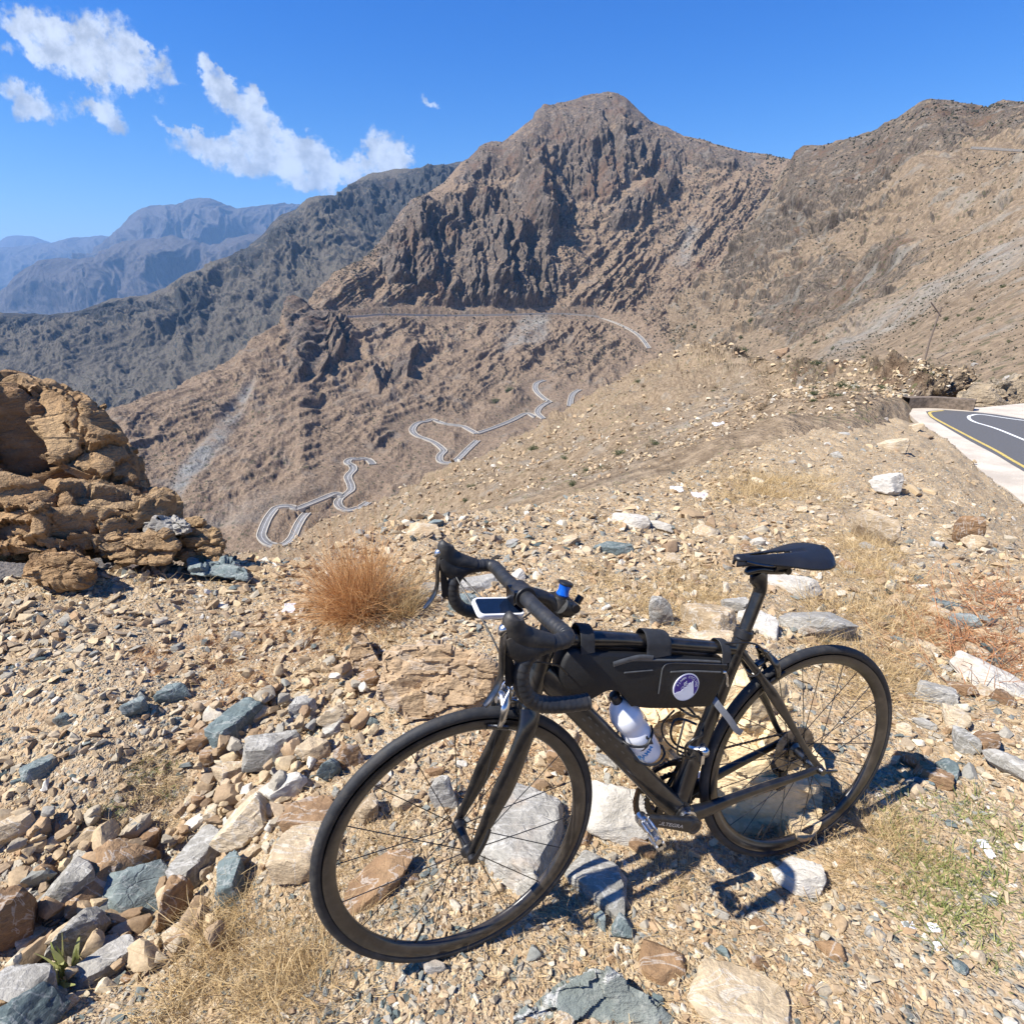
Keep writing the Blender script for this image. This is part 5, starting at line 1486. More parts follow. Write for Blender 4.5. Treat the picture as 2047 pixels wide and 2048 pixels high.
sd_ = MB(); sd_.add(V_, F_); sd_.sweep([(.265, 0, .946), (.288, 0, .947), (.299, 0, .9475), (.3045, 0, .948)], [.0165, .0165, .0135, .005], [.0085, .0085, .0075, .003], n=18); so_ = sd_.build('saddle', M_SADD, bike, sharp=50, tf=Matrix.Translation((.17, 0, .955)) @ Matrix.Rotation(math.radians(-8), 4, 'X') @ Matrix.Rotation(math.radians(-3), 4, 'Z') @ Matrix.Translation((-.17, 0, -.955)))
md = so_.modifiers.new('s', 'SOLIDIFY'); md.thickness = .006; md.offset = -1
for s in (1, -1):
    r_ = MB(); r_.sweep([(.285, .010 * s, .944), (.25, .018 * s, .936), (.21, .022 * s, .930), (.15, .022 * s, .929), (.10, .026 * s, .936), (.045, .038 * s, .948)], .0035, n=8); r_.build('saddle_rail', M_DMET, bike)

# wheels
def wheel(name, c, tf, nsp, rear):
    rm = MB(); rm.lathe([(.3105, -.0105), (.3125, -.0118), (.3105, -.0122), (.300, -.0118), (.296, -.0108), (.288, -.0075), (.2835, -.0035), (.2828, 0), (.2835, .0035), (.288, .0075), (.296, .0108), (.300, .0118), (.3105, .0122), (.3125, .0118), (.3105, .0105)], c, n=128, closed=True)
    w_ = rm.build(name, M_RIM, bike, tf=tf, sharp=60)
    ty = MB(); k = 18; pf = []
    for i in range(k):
        th = 2 * math.pi * i / k; pf.append((.3235 + .0127 * math.cos(th) * (1.04 if abs(math.sin(th)) < .5 else 1), .0128 * math.sin(th)))
    ty.lathe(pf, c, n=144, closed=True); ty.build('tyre', M_TYRE, w_, tf=tf, sharp=80)
    h = MB()
    if not rear: h.lathe([(.008, -.050), (.010, -.046), (.014, -.043), (.0185, -.040), (.0195, -.036), (.018, -.033), (.012, -.028), (.0115, 0), (.012, .028), (.018, .033), (.0195, .036), (.0185, .040), (.014, .043), (.010, .046), (.008, .050)], c, n=28)
    else: h.lathe([(.009, -.064), (.012, -.06), (.015, -.028), (.024, -.022), (.024, -.018), (.014, -.012), (.013, .02), (.021, .032), (.022, .037), (.018, .04), (.013, .05), (.010, .062)], c, n=28)
    h.build('hub', M_BLK if not rear else M_DMET, w_, tf=tf)
    for i in range(nsp):
        s = 1 if i % 2 else -1; th = 2 * math.pi * i / nsp + .1
        if rear: dth = (1.15 if (i // 2) % 2 else -1.15); yh = (.035 if s > 0 else -.020); rh = .021
        else: dth = 0; yh = .036 * s; rh = .018
        p = np.array(c) + np.array([rh * math.cos(th + dth), yh, rh * math.sin(th + dth)])
        q = np.array(c) + np.array([.288 * math.cos(th), .002 * s, .288 * math.sin(th)])
        sk = MB(); sk.cyl(p, q, .00115, n=6); sk.build('spoke', M_BLK, w_, tf=tf)
    vs_ = MB(); a0 = -1.15; vs_.cyl(np.array(c) + np.array([.286 * math.cos(a0), 0, .286 * math.sin(a0)]), np.array(c) + np.array([.236 * math.cos(a0), 0, .236 * math.sin(a0)]), .003, n=10)
    vs_.build('valve', M_BLK, w_, tf=tf)
    return w_


wf = wheel('front_wheel', tuple(AXF), STM, 18, False)
wr_ = wheel('rear_wheel', (0, 0, .336), None, 24, True)
qf = MB(); qf.cyl(AXF + [0, -.062, 0], AXF + [0, .066, 0], .0045); qf.lathe([(.009, .056), (.011, .058), (.010, .068), (.006, .070)], AXF, n=20)
qf.sweep([AXF + [0, .066, -.002], AXF + [-.012, .071, .022], AXF + [-.026, .072, .050], AXF + [-.036, .070, .074]], [.0035, .003, .003, .002], [.009, .006, .0055, .005], sub=4)
qf.build('quick_release', M_BLK, bike, tf=STM)
qr = MB(); ar = np.array([0, 0, .336]); qr.cyl(ar + [0, -.072, 0], ar + [0, .078, 0], .0045); qr.lathe([(.010, .070), (.0115, .073), (.010, .082), (.005, .084)], ar, n=20)
qr.sweep([ar + [0, .080, 0], ar + [-.02, .083, .0], ar + [-.048, .082, -.006]], [.003, .003, .002], [.007, .005, .004], sub=4)
qr.build('quick_release', M_DMET, bike)

# fork
fk = MB()
fk.sweep([P0 + AX * .376, P0 + AX * .352, P0 + AX * .33 + np.array([.004, 0, 0])], [.027, .033, .036], [.028, .029, .024], n=20)
for s in (1, -1):
    fk.sweep([(.842, .022 * s, .655), (.850, .037 * s, .628), (.868, .044 * s, .585), (.892, .047 * s, .525), (.914, .048 * s, .478), (.940, .049 * s, .425), (.965, .050 * s, .375), (.985, .051 * s, .334)], [.016, .013, .011, .010, .0095, .009, .007, .005], [.026, .024, .023, .025, .026, .019, .013, .010], sq=2.3, n=18)
fk.build('fork', M_CARB, bike, tf=STM)
hs = MB()
hs.lathe([(.0245, .526), (.024, .540), (.019, .552), (.0175, .556), (.0175, .612)], P0, AX, 24)
hs.build('headset_spacers', M_CARBM, bike, tf=STM)
stm_ = MB(); st0 = P0 + AX * .588
stm_.lathe([(.020, -.020), (.0205, -.018), (.0205, .018), (.020, .020)], st0, AX, 22)
stm_.sweep([st0 + [.012, 0, 0], (.80, 0, .905), (.842, 0, .921)], [.017, .016, .019], [.016, .0155, .018], n=18)
stm_.lathe([(.0225, -.023), (.024, -.021), (.024, .021), (.0225, .023)], (.859, 0, .925), (0, 1, 0), 26)
stm_.build('stem', M_CARBM, bike, tf=STM)
bc = MB()
for z_, y_ in ((.022, .016), (.022, -.016), (-.016, .016), (-.016, -.016)): bc.cyl((.874, y_, .925 + z_ * .6), (.886, y_, .925 + z_ * .6), .0042, n=10)
bc.sweep([(.884, -.02, .925), (.886, 0, .926), (.884, .02, .925)], .003, .016, ref=(1, 0, 0))
bc.build('stem_faceplate', M_DMET, bike, tf=STM)
tcp = MB(); tc0 = P0 + AX * .612
tcp.lathe([(.0125, 0), (.0145, .003), (.012, .012), (.0135, .022), (.0150, .026)], tc0, AX, 28); tcp.build('blue_top_cap', M_BLUE, bike, tf=STM)
tcb = MB(); tcb.lathe([(.016, .0255), (.017, .0275), (.0165, .031), (.013, .0325)], tc0, AX, 28); tcb.build('cap_lid', M_BLK, bike, tf=STM)
cn_ = MB()   # cable clutter and mount behind the stem
cn_.sweep([(.772, .018, .892), (.755, .012, .88), (.735, .0, .872)], [.014, .018, .014], [.018, .020, .015]); cn_.cyl((.742, -.03, .885), (.742, .03, .885), .010); cn_.sweep([(.78, -.02, .90), (.75, -.028, .89), (.728, -.02, .858)], .010)
cn_.cyl((.725, .0, .885), (.715, .0, .90), .008)
cn_.build('accessory_mount', M_BLK, bike, tf=STM)

# handlebar, hoods, levers
def both(fn):
    for s in (1, -1): fn(s)


for s in (1, -1):
    pth = [(.859, .022 * s, .925), (.858, .06 * s, .923), (.855, .12 * s, .920), (.850, .165 * s, .918), (.851, .188 * s, .918), (.862, .201 * s, .918), (.885, .204 * s, .918), (.915, .205 * s, .914), (.937, .205 * s, .900), (.948, .2055 * s, .876), (.947, .206 * s, .848), (.935, .207 * s, .822), (.912, .208 * s, .803), (.880, .209 * s, .793), (.846, .210 * s, .788), (.815, .211 * s, .786)]
    Q = smooth_path(pth, 14)
    L_ = np.concatenate([[0], np.cumsum(np.linalg.norm(np.diff(Q, axis=0), axis=1))])
    rr = .0150 + .0009 * ((L_ / .0125) % 1.0); rr[L_ < .028] = .0158; rr[:3] = .0158
    hb = MB(); hb.sweep([tuple(q) for q in Q], rr, sub=1, n=20, ref=(0, .2, 1), smooth=False)
    hb.lathe([(.0155, 0), (.0165, .003), (.013, .006)], (.815, .211 * s, .786), (-1, 0, -.05), 20)
    hb.build('handlebar', M_TAPE, bike, tf=STM, sharp=40)
    hd = MB()
    hd.sweep([(.893, .2045 * s, .922), (.915, .205 * s, .930), (.938, .205 * s, .938), (.955, .205 * s, .947), (.963, .205 * s, .960), (.966, .205 * s, .973), (.965, .205 * s, .982), (.963, .205 * s, .985)], [.0165, .017, .0168, .0165, .0165, .0168, .0155, .009], [.015, .017, .021, .023, .0215, .020, .0175, .010], n=22, ref=(0, 1, 0), sub=5)
    hd.sweep([(.918, .205 * s, .915), (.940, .205 * s, .915), (.962, .205 * s, .930), (.974, .205 * s, .950)], [.0158, .0165, .0155, .013], [.018, .027, .023, .014], n=20)
    hd.build('brake_hood', M_HOOD, bike, tf=STM, sharp=45)
    nb = MB(); nb.sweep([(.973, .205 * s, .966), (.984, .205 * s, .962), (.989, .205 * s, .952)], [.010, .0095, .006], [.010, .009, .005], n=14); lv = nb.build('lever_cap', M_SILV, bike, tf=STM)
    le = MB(); le.sweep([(.980, .205 * s, .956), (.984, .2055 * s, .935), (.986, .206 * s, .912), (.986, .207 * s, .888), (.990, .208 * s, .866), (1.000, .209 * s, .846), (1.013, .210 * s, .829), (1.018, .2105 * s, .824)], [.0085, .010, .0105, .0105, .0105, .010, .0085, .006], [.007, .0055, .0045, .0042, .004, .004, .0045, .004], n=14, sub=5)
    lo_ = le.build('brake_lever', M_DMET, bike, tf=STM)
    sh_ = MB(); sh_.sweep([(.972, .204 * s, .925), (.972, .203 * s, .90), (.968, .202 * s, .876), (.966, .202 * s, .862), (.974, .203 * s, .850)], [.003, .003, .003, .003, .002], [.008, .0075, .011, .012, .006], n=10); sh_.build('shift_paddle', M_BLK, bike, tf=STM)

# brakes
for nm, c0, tan, tf in (('front_brake', np.array([.896, 0, .668]), np.array([.96, 0, .28]), STM), ('rear_brake', np.array([.170, 0, .652]), np.array([.90, 0, -.43]), None)):
    up_ = np.array([-tan[2], 0, tan[0]]) if nm == 'front_brake' else np.array([.43, 0, .90])
    fw = (tan if nm == 'front_brake' else -tan) * 1.0
    def pt_(u, y, f_=0.): return c0 + up_ * u + np.array([0, y, 0]) + fw * f_
    br = MB()
    for s in (1, -1):
        br.sweep([pt_(.050, .014 * s, -.004), pt_(.024, .020 * s, .004), pt_(.004, .028 * s, .008), pt_(-.022, .0285 * s, .006), pt_(-.044, .020 * s, .004)], [.004, .005, .006, .0055, .005], [.006, .009, .010, .008, .006], n=12)
    br.sweep([pt_(.012, -.024, .008), pt_(.024, 0, .010), pt_(.010, .024, .010)], .006, .008, ref=(0, 0, 1), n=12)
    br.cyl(pt_(.010, 0, -.03), pt_(.010, 0, .02), .008); br.cyl(pt_(.042, -.016, 0), pt_(.042, .02, 0), .0045)
    bo = br.build(nm, M_SILV if nm == 'front_brake' else M_DMET, bike, tf=tf)
    for s in (1, -1):
        pd = MB(); a_, b2 = pt_(-.046, .0175 * s, -.020), pt_(-.046, .0175 * s, .032); pd.sweep([a_, (a_ + b2) / 2, b2], .0045, .006, n=10, sub=3); pd.cyl(pt_(-.043, .016 * s, .005), pt_(-.043, .027 * s, .005), .004); pd.build('brake_pad', M_BLK if nm == 'rear_brake' else M_DMET, bo, tf=tf)

# cranks, pedals, rings, chain
ca, sa_ = math.cos(math.radians(23)), math.sin(math.radians(23))
PE = BBp + np.array([.17 * ca, 0, .17 * sa_]); PE2 = BBp - np.array([.17 * ca, 0, .17 * sa_])
cr = MB(); cr.sweep([BBp + [-.004, .068, -.002], BBp + [.03 * ca, .070, .03 * sa_], BBp + [.10 * ca, .073, .10 * sa_], BBp + [.15 * ca, .076, .15 * sa_], PE + [0, .078, 0]], [.011, .011, .009, .008, .008], [.022, .019, .0155, .0140, .0135], sq=3, n=20)
cr.lathe([(.017, .058), (.020, .062), (.020, .079), (.015, .081), (.010, .079)], BBp, n=24)
cro = cr.build('crank_arm', M_CARBM, bike)
e_ = MB(); e_.lathe([(.014, .066), (.0155, .070), (.0155, .084), (.012, .088)], PE, n=24); e_.build('pedal_eye', M_SILV, cro)
tv, tf_ = text_vf('ULTEGRA', .013)
sc_ = 1.45; tv[:, 0] *= sc_
dirx = np.array([-ca, 0, -sa_]); diry = np.array([-sa_, 0, ca])
tb = MB(); cen_ = BBp + np.array([.082 * ca, .0826, .082 * sa_]); tb.add([cen_ + dirx * p[0] + diry * p[1] for p in tv], tf_); tb.build('lettering', M_GREYP, cro, smooth=False)
cr = MB(); cr.sweep([BBp + [0, -.064, 0], (BBp + PE2) / 2 + [0, -.072, 0], PE2 + [0, -.078, 0]], [.010, .008, .008], [.020, .015, .013], sq=3, n=18); cr.build('crank_arm', M_CARBM, bike)
for P_, s in ((PE, 1), (PE2, -1)):
    pd = MB(); y0 = .086 * s
    pd.cyl(P_ + [0, y0, 0], P_ + [0, .150 * s, 0], .0075)
    pd.lathe([(.010, 0), (.0135, .003 * s), (.0135, .012 * s), (.009, .016 * s)], P_ + [0, .094 * s, 0], n=18)
    Rr = np.array(Matrix.Rotation(math.radians(-62 if s > 0 else 20), 3, 'Y'))
    def pp(x_, y_, z_): return P_ + Rr @ np.array([x_, 0, z_]) + np.array([0, y_ * s, 0])
    for zz_ in (.009, -.009):
        pd.sweep([pp(.034, .102, zz_), pp(.046, .118, zz_), pp(.040, .142, zz_), pp(.014, .150, zz_)], .0035, .003, n=8, sub=4)
        pd.sweep([pp(-.034, .102, zz_), pp(-.040, .122, zz_), pp(-.030, .144, zz_), pp(-.008, .150, zz_)], .0035, .003, n=8, sub=4)
        pd.box(pp(.020, .122, zz_), (.012, .030, .004), Rr); pd.box(pp(-.022, .124, zz_), (.016, .034, .004), Rr)
    pd.box(pp(0, .124, 0), (.030, .040, .014), Rr)
    pd.cyl(pp(-.03, .108, 0), pp(-.03, .144, 0), .006, n=10); pd.cyl(pp(.034, .108, 0), pp(.034, .142, 0), .004, n=10)
    pd.build('pedal', M_SILV, bike)


def cog(rm_, nt, y, th_, rin, c, holes=None):
    V_ = []; n = nt * 4
    for yy in (y - th_ / 2, y + th_ / 2):
        for i in range(n):
            a_ = 2 * math.pi * i / n; r = rm_ + (.0022 if i % 4 in (1,) else .0014 if i % 4 in (0, 2) else -.002)
            V_.append((c[0] + r * math.cos(a_), y * 0 + yy, c[2] + r * math.sin(a_)))
        for i in range(n):
            a_ = 2 * math.pi * i / n; V_.append((c[0] + rin * math.cos(a_), yy, c[2] + rin * math.sin(a_)))
    F_ = []
    for i in range(n):
        j = (i + 1) % n
        F_ += [(i, j, n + j, n + i), (2 * n + i, 3 * n + i, 3 * n + j, 2 * n + j), (i, 2 * n + i, 2 * n + j, j), (n + i, n + j, 3 * n + j, 3 * n + i)]
    return V_, F_


for r_, nt, y_ in ((.1005, 50, -.0475), (.072, 34, -.040)):
    cg = MB(); cg.add(*cog(r_, nt, y_, .0035, r_ - .014, BBp))
    for i in range(4):
        a_ = i * math.pi / 2 + .4; q = np.array([math.cos(a_), 0, math.sin(a_)])
        cg.sweep([BBp + [0, y_, 0], BBp + [0, y_, 0] + q * (r_ - .012)], [.002, .002], [.020, .011], sub=1, n=10)
    cg.build('chainring', M_BLK, bike)
cs_ = MB(); RA = np.array([0, 0, .336])
for i, (r_, nt) in enumerate([(.070, 34), (.062, 30), (.055, 27), (.049, 24), (.043, 21), (.038, 18), (.033, 15), (.029, 13), (.025, 11)]):
    cs_.add(*cog(r_, nt, -.0235 - i * .0042, .0018, max(.014, r_ * .60) if i < 3 else .014, RA))
for i in range(5):
    a_ = i * 2 * math.pi / 5; q = np.array([math.cos(a_), 0, math.sin(a_)]); cs_.sweep([RA + [0, -.026, 0] + q * .012, RA + [0, -.026, 0] + q * .046], .003, .006, sub=1, n=8)
cs_.build('cassette', M_STEEL, wr_)
ch = MB()
top = [np.array([BBp[0] - .0, -.0475, BBp[2] + .1015]), np.array([0.0 + .004, -.040, .336 + .0465])]
bot = [BBp + np.array([.0, -.0475 - BBp[1], -.1015]), np.array([.008, -.045, .205])]
loop = [top[0], top[1]]
for k in range(7): a_ = math.radians(95 + k * 26); loop.append(RA + np.array([.0465 * math.cos(a_), -.040, .0465 * math.sin(a_)]))
loop += [np.array([-.012, -.043, .268]), np.array([.012, -.044, .235]), np.array([-.004, -.045, .198]), np.array([.012, -.045, .192]), bot[0]]
for k in range(9): a_ = math.radians(-80 + k * 20.5); loop.append(BBp + np.array([.1015 * math.cos(a_), -.0475, .1015 * math.sin(a_)]))
loop = np.array(loop); Ls = np.concatenate([[0], np.cumsum(np.linalg.norm(np.diff(loop, axis=0), axis=1))]); nL = int(Ls[-1] / .0127)
for i in range(nL):
    a_ = np.array([np.interp(i * .0127, Ls, loop[:, k]) for k in range(3)]); b2 = np.array([np.interp((i + 1) * .0127, Ls, loop[:, k]) for k in range(3)])
    wd_ = .0030 if i % 2 else .0022
    ch.sweep([a_, (a_ + b2) / 2, b2], [wd_] * 3, [.0042, .0026, .0042], sub=1, n=8)
ch.build('chain', M_CHAIN, bike)
rd = MB()
rd.sweep([(.0, -.062, .325), (-.012, -.064, .300), (.0, -.066, .275)], .006, .011); rd.sweep([(.0, -.060, .280), (.022, -.062, .262), (.012, -.058, .240)], .010, .014)
for yy in (-.039, -.051): rd.sweep([(.006, yy, .252), (.004, yy, .225), (.006, yy, .192)], .0012, [.014, .009, .013])
rd.build('rear_derailleur', M_BLK, bike)
for z_ in (.246, .198): j = MB(); j.add(*cog(.0195 if z_ > .22 else .018, 11, -.045, .003, .006, (.006, 0, z_))); j.build('jockey_wheel', M_BLK, bike)
fd = MB(); fd.sweep([(.358, .010, .448), (.352, .026, .440), (.345, .020, .425)], .006, .010); fd.sweep([(.352, -.030, .425), (.372, .0, .440), (.352, .024, .452)], .006, .012, ref=(0, 0, 1)); fd.box((.36, .022, .418), (.010, .012, .026))
fd.sweep([(.37, -.043, .375), (.34, -.045, .380), (.30, -.046, .366)], .003, .014)
fd.build('front_derailleur', M_SILV, bike)

# cables
def cable(pts, r=.0022, tf=None, mat=M_BLK):
    c_ = MB(); c_.sweep(pts, r, n=8, sub=6, ref=(.3, .4, .86)); c_.build('cable', mat, bike, tf=tf)


cable([(.945, -.2, .905), (.935, -.14, .875), (.915, -.07, .83), (.902, -.02, .79), (.897, .010, .75), (.895, .014, .716)], tf=STM)
cable([(.955, .2, .905), (.952, .17, .83), (.93, .12, .76), (.90, .06, .715), (.86, .03, .68)], .0018, STM)
cable([(.94, .198, .90), (.90, .15, .85), (.84, .08, .80), (.78, .04, .76), (.74, .022, .71)], .0022)
cable([(.94, -.198, .90), (.90, -.13, .86), (.83, -.05, .82), (.77, -.03, .78), (.74, -.022, .70)], .0022)
cable([(.86, .05, .905), (.90, .045, .87), (.90, .03, .80), (.85, .02, .75)], .0022, STM)
cable([(.33, .012, .735), (.28, .028, .738), (.235, .030, .725), (.20, .022, .69), (.19, .014, .668)], .0024)
cable([(.245, .02, .635), (.225, .03, .64), (.20, .02, .66)], .002)

# bottle cages
cg = MB()
ubx = np.array([.105, 0, .177]) / .2058; upx = np.array([-ubx[2], 0, ubx[0]]) * -1    # along bottle ; towards the down tube is -(...)
bb0 = np.array([.507, 0, .452])
def bp(s_, a_, y_): return bb0 + ubx * s_ - np.array([.86, 0, -.51]) * 0 + np.array([-ubx[2], 0, ubx[0]]) * a_ + np.array([0, y_, 0])
for s in (1, -1):
    cg.sweep([bp(-.008, .040, 0), bp(-.008, .030, .026 * s), bp(.0, .0, .041 * s), bp(.02, -.030, .032 * s), bp(.06, -.042, .016 * s), bp(.10, -.043, .010 * s)], .0032, n=8, sub=6)
    cg.sweep([bp(.10, -.043, .010 * s), bp(.085, -.03, .032 * s), bp(.07, .0, .042 * s), bp(.075, .030, .028 * s), bp(.078, .040, .010 * s)], .0032, n=8, sub=6)
cg.sweep([bp(-.008, .040, 0), bp(-.012, .0, 0), bp(-.006, -.040, 0), bp(.03, -.044, 0), (.60, 0, .505)], .003, .006, n=8)
cg.build('bottle_cage', M_BLK, bike)
cg = MB()
for s in (1, -1):
    cg.sweep([(.362, .010 * s, .520), (.385, .022 * s, .546), (.410, .034 * s, .560), (.428, .030 * s, .571), (.438, .012 * s, .576), (.438, 0, .576)], .0032, n=8, sub=6)
    cg.sweep([(.358, .012 * s, .496), (.380, .036 * s, .500), (.405, .041 * s, .500), (.420, .034 * s, .480), (.418, .030 * s, .455), (.400, .026 * s, .432), (.375, .014 * s, .424)], .0034, n=8, sub=6)
    cg.sweep([(.425, .022 * s, .545), (.444, .036 * s, .505), (.447, .034 * s, .478), (.434, .024 * s, .450), (.405, .010 * s, .428), (.375, .0, .420)], .0026, n=8, sub=6)
cg.sweep([(.372, 0, .415), (.368, 0, .45), (.352, 0, .51)], .008, .003, n=8)
cg.build('bottle_cage', M_BLK, bike)
gs = MB(); gs.sweep([(.352, -.01, .600), (.343, .022, .588), (.335, .030, .575), (.300, .036, .532), (.272, .036, .495), (.252, .034, .480)], [.0085] * 6, [.0009] * 6, n=8, ref=(-.62, 0, .55), sub=4)
gs.build('strap', M_GSTR, bike, label='grey strap end hanging from the seat tube over the rear wheel')
pr = MB()
for i in range(9):   # pale chain slap / paint ticks on the down tube
    k = i / 9; x_, z_ = .70 - .17 * k, .606 - .203 * k
    for j, (dx_, dy_) in enumerate(((.006, .0262), (-.009, .0268))): pr.add([(x_ + dx_ - .005, dy_, z_ - .0055 + .002 * j), (x_ + dx_ - .0025, dy_, z_ - .0075 + .002 * j), (x_ + dx_ + .0055, dy_, z_ + .002 + .002 * j), (x_ + dx_ + .003, dy_, z_ + .004 + .002 * j)], [(0, 1, 2, 3)])
pr.build('frame_marking', simple('dull grey print', (.07, .068, .06), .5), bike, smooth=False)

# frame bag, strapped on: a thing of its own
bag = empty('frame_bag', mat=BM @ Matrix.Translation((.53, 0, .69)))
tag(bag, 'long black nylon frame bag strapped under the top tube', 'bag')
TB = Matrix.Translation((-.53, 0, -.69))
poly = [(.752, .783), (.735, .788), (.69, .774), (.60, .757), (.50, .735), (.40, .712), (.335, .697), (.318, .690), (.313, .676), (.325, .640), (.338, .600), (.350, .577), (.362, .571), (.40, .577), (.45, .583), (.50, .592), (.55, .603), (.585, .618), (.60, .640), (.622, .664), (.652, .672), (.680, .662), (.705, .655), (.735, .668), (.765, .700), (.772, .735), (.765, .765)]
bg_ = MB()
P_ = np.array(poly); c_ = P_.mean(0); rings = [(-.031, .94), (-.027, .985), (-.015, 1), (.015, 1), (.027, .985), (.031, .94)]
# dense side faces so that the cloth can sag
nI = 7; V_ = []; F_ = []; k = len(poly)
P_d = smooth_path(poly + [poly[0]], 3)[:-1]; k = len(P_d)
def ringp(y, inset):
    out = []
    for i in range(k):
        t_ = P_d[(i + 1) % k] - P_d[i - 1]; n_2 = np.array([t_[1], -t_[0]]); n_2 /= np.linalg.norm(n_2) + 1e-9
        if n_2 @ (c_ - P_d[i]) < 0 and not (.58 < P_d[i][0] < .72 and P_d[i][1] < .68): n_2 = -n_2
        q = P_d[i] + n_2 * inset * (0 if (.58 < P_d[i][0] < .72 and P_d[i][1] < .68) else 1); out.append((q[0], y, q[1]))
    return out
for y, ins in [(-.030, .009), (-.026, .003), (-.016, 0), (.016, 0), (.026, .003), (.030, .009)]: V_ += ringp(y, ins)
for i in range(5):
    for q in range(k): r = (q + 1) % k; F_.append((i * k + q, i * k + r, (i + 1) * k + r, (i + 1) * k + q))
F_.append(tuple(range(k))[::-1]); F_.append(tuple(5 * k + q for q in range(k)))
bg_.add(V_, F_); bg_.build('bag_body', M_BAG, bag, tf=TB, sharp=55)
z = MB()
z.sweep([(.642, .0305, .742), (.60, .0315, .742), (.54, .0315, .733), (.505, .031, .727), (.428, .031, .714), (.345, .0305, .697)], .0022, .003, n=8)
z.sweep([(.642, .031, .738), (.612, .033, .744), (.575, .034, .747), (.54, .032, .738)], .002, .007, n=8)
z.build('zip_flap', M_ZIP, bag, tf=TB)
z = MB()
z.sweep([(.514, .0308, .640), (.511, .0308, .690), (.509, .0308, .706), (.500, .0308, .716), (.48, .0308, .716), (.453, .0308, .711), (.40, .0308, .701), (.325, .0305, .686)], .0014, .0018, n=8)
z.sweep([(.486, .031, .693), (.425, .031, .685), (.34, .0305, .668)], .0018, .0024, n=8)
z.sweep([(.612, .031, .712), (.57, .031, .709), (.537, .031, .706)], .0018, .002, n=8)
z.build('zip', M_ZIP, bag, tf=TB)
z = MB(); z.cyl((.336, .033, .669), (.328, .034, .668), .004, n=10); z.sweep([(.329, .035, .668), (.322, .036, .655), (.320, .036, .636), (.316, .036, .628)], .0018, .003, n=8); z.build('zip_pull', M_SILV, bag, tf=TB)
for x0_, x1_, zt, zb in ((.725, .690, .829, .775), (.555, .487, .789, .737), (.338, .311, .737, .690)):
    z = MB(); xm = (x0_ + x1_) / 2; hw = (x0_ - x1_) / 2; sl = .2
    z.sweep([(xm, .030, zb), (xm, .0275, zb + .016), (xm, .025, zt - .018), (xm, .014, zt - .002), (xm, 0, zt + .002), (xm, -.014, zt - .002), (xm, -.025, zt - .018), (xm, -.0275, zb + .016), (xm, -.030, zb)], [hw] * 9, [.0016] * 9, n=12, ref=(1, 0, .22), sq=5, sub=4)
    z.build('strap', M_STRAP, bag, tf=TB)
# round badge on the bag
BC = np.array([.438, .0318, .645]); rb = .0365
def disc(r, y, mat, name, par, n=48, poly=None):
    m = MB(); th = [2 * math.pi * i / n for i in range(n)]
    pts = [(r * math.cos(a_), r * math.sin(a_)) for a_ in th] if poly is None else poly
    V_ = [(BC[0] - a_, y, BC[2] + b2) for a_, b2 in pts] + [(BC[0] - a_, BC[1] - .002, BC[2] + b2) for a_, b2 in pts]
    k = len(pts); m.add(V_, [tuple(range(k)), tuple(range(k, 2 * k))[::-1]] + [(i, (i + 1) % k, k + (i + 1) % k, k + i) for i in range(k)])
    return m.build(name, mat, par, smooth=False, tf=TB)
bdg = disc(rb, BC[1] + .0006, M_WPR, 'badge', bag)
disc(rb * .92, BC[1] + .0010, M_PURP, 'badge_field', bdg)
rot_ = lambda a_, b2, th: (a_ * math.cos(th) - b2 * math.sin(th), a_ * math.sin(th) + b2 * math.cos(th))
mt_ = [(-.0325, -.012), (-.026, -.009), (-.016, -.008), (-.008, -.002), (-.003, .001), (.004, .006), (.010, .011), (.013, .009), (.017, .015), (.0185, .013), (.0195, .003), (.0215, -.010), (.022, -.018), (.0235, -.0245)]
arc = [(.0335 * math.cos(a_), .0335 * math.sin(a_)) for a_ in np.linspace(-.82, -2.80, 14)]
disc(0, BC[1] + .0014, M_WPR, 'badge_mountain', bdg, poly=[q for q in mt_] + arc)
lt = MB()
txt = 'PJAMM CYCLING'
for i, chx in enumerate(txt):
    if chx == ' ': continue
    th = math.radians(158 - i * 13.2)
    tv, tf2 = text_vf(chx, .0085)
    for_ = []
    for p in tv:
        a_, b2 = p[0] * .95, p[1] + .0272
        x2, y2 = rot_(a_, b2, th - math.pi / 2); for_.append((BC[0] - x2, BC[1] + .0018, BC[2] + y2))
    lt.add(for_, tf2)
lt.build('badge_lettering', M_WPR, bdg, smooth=False, tf=TB)
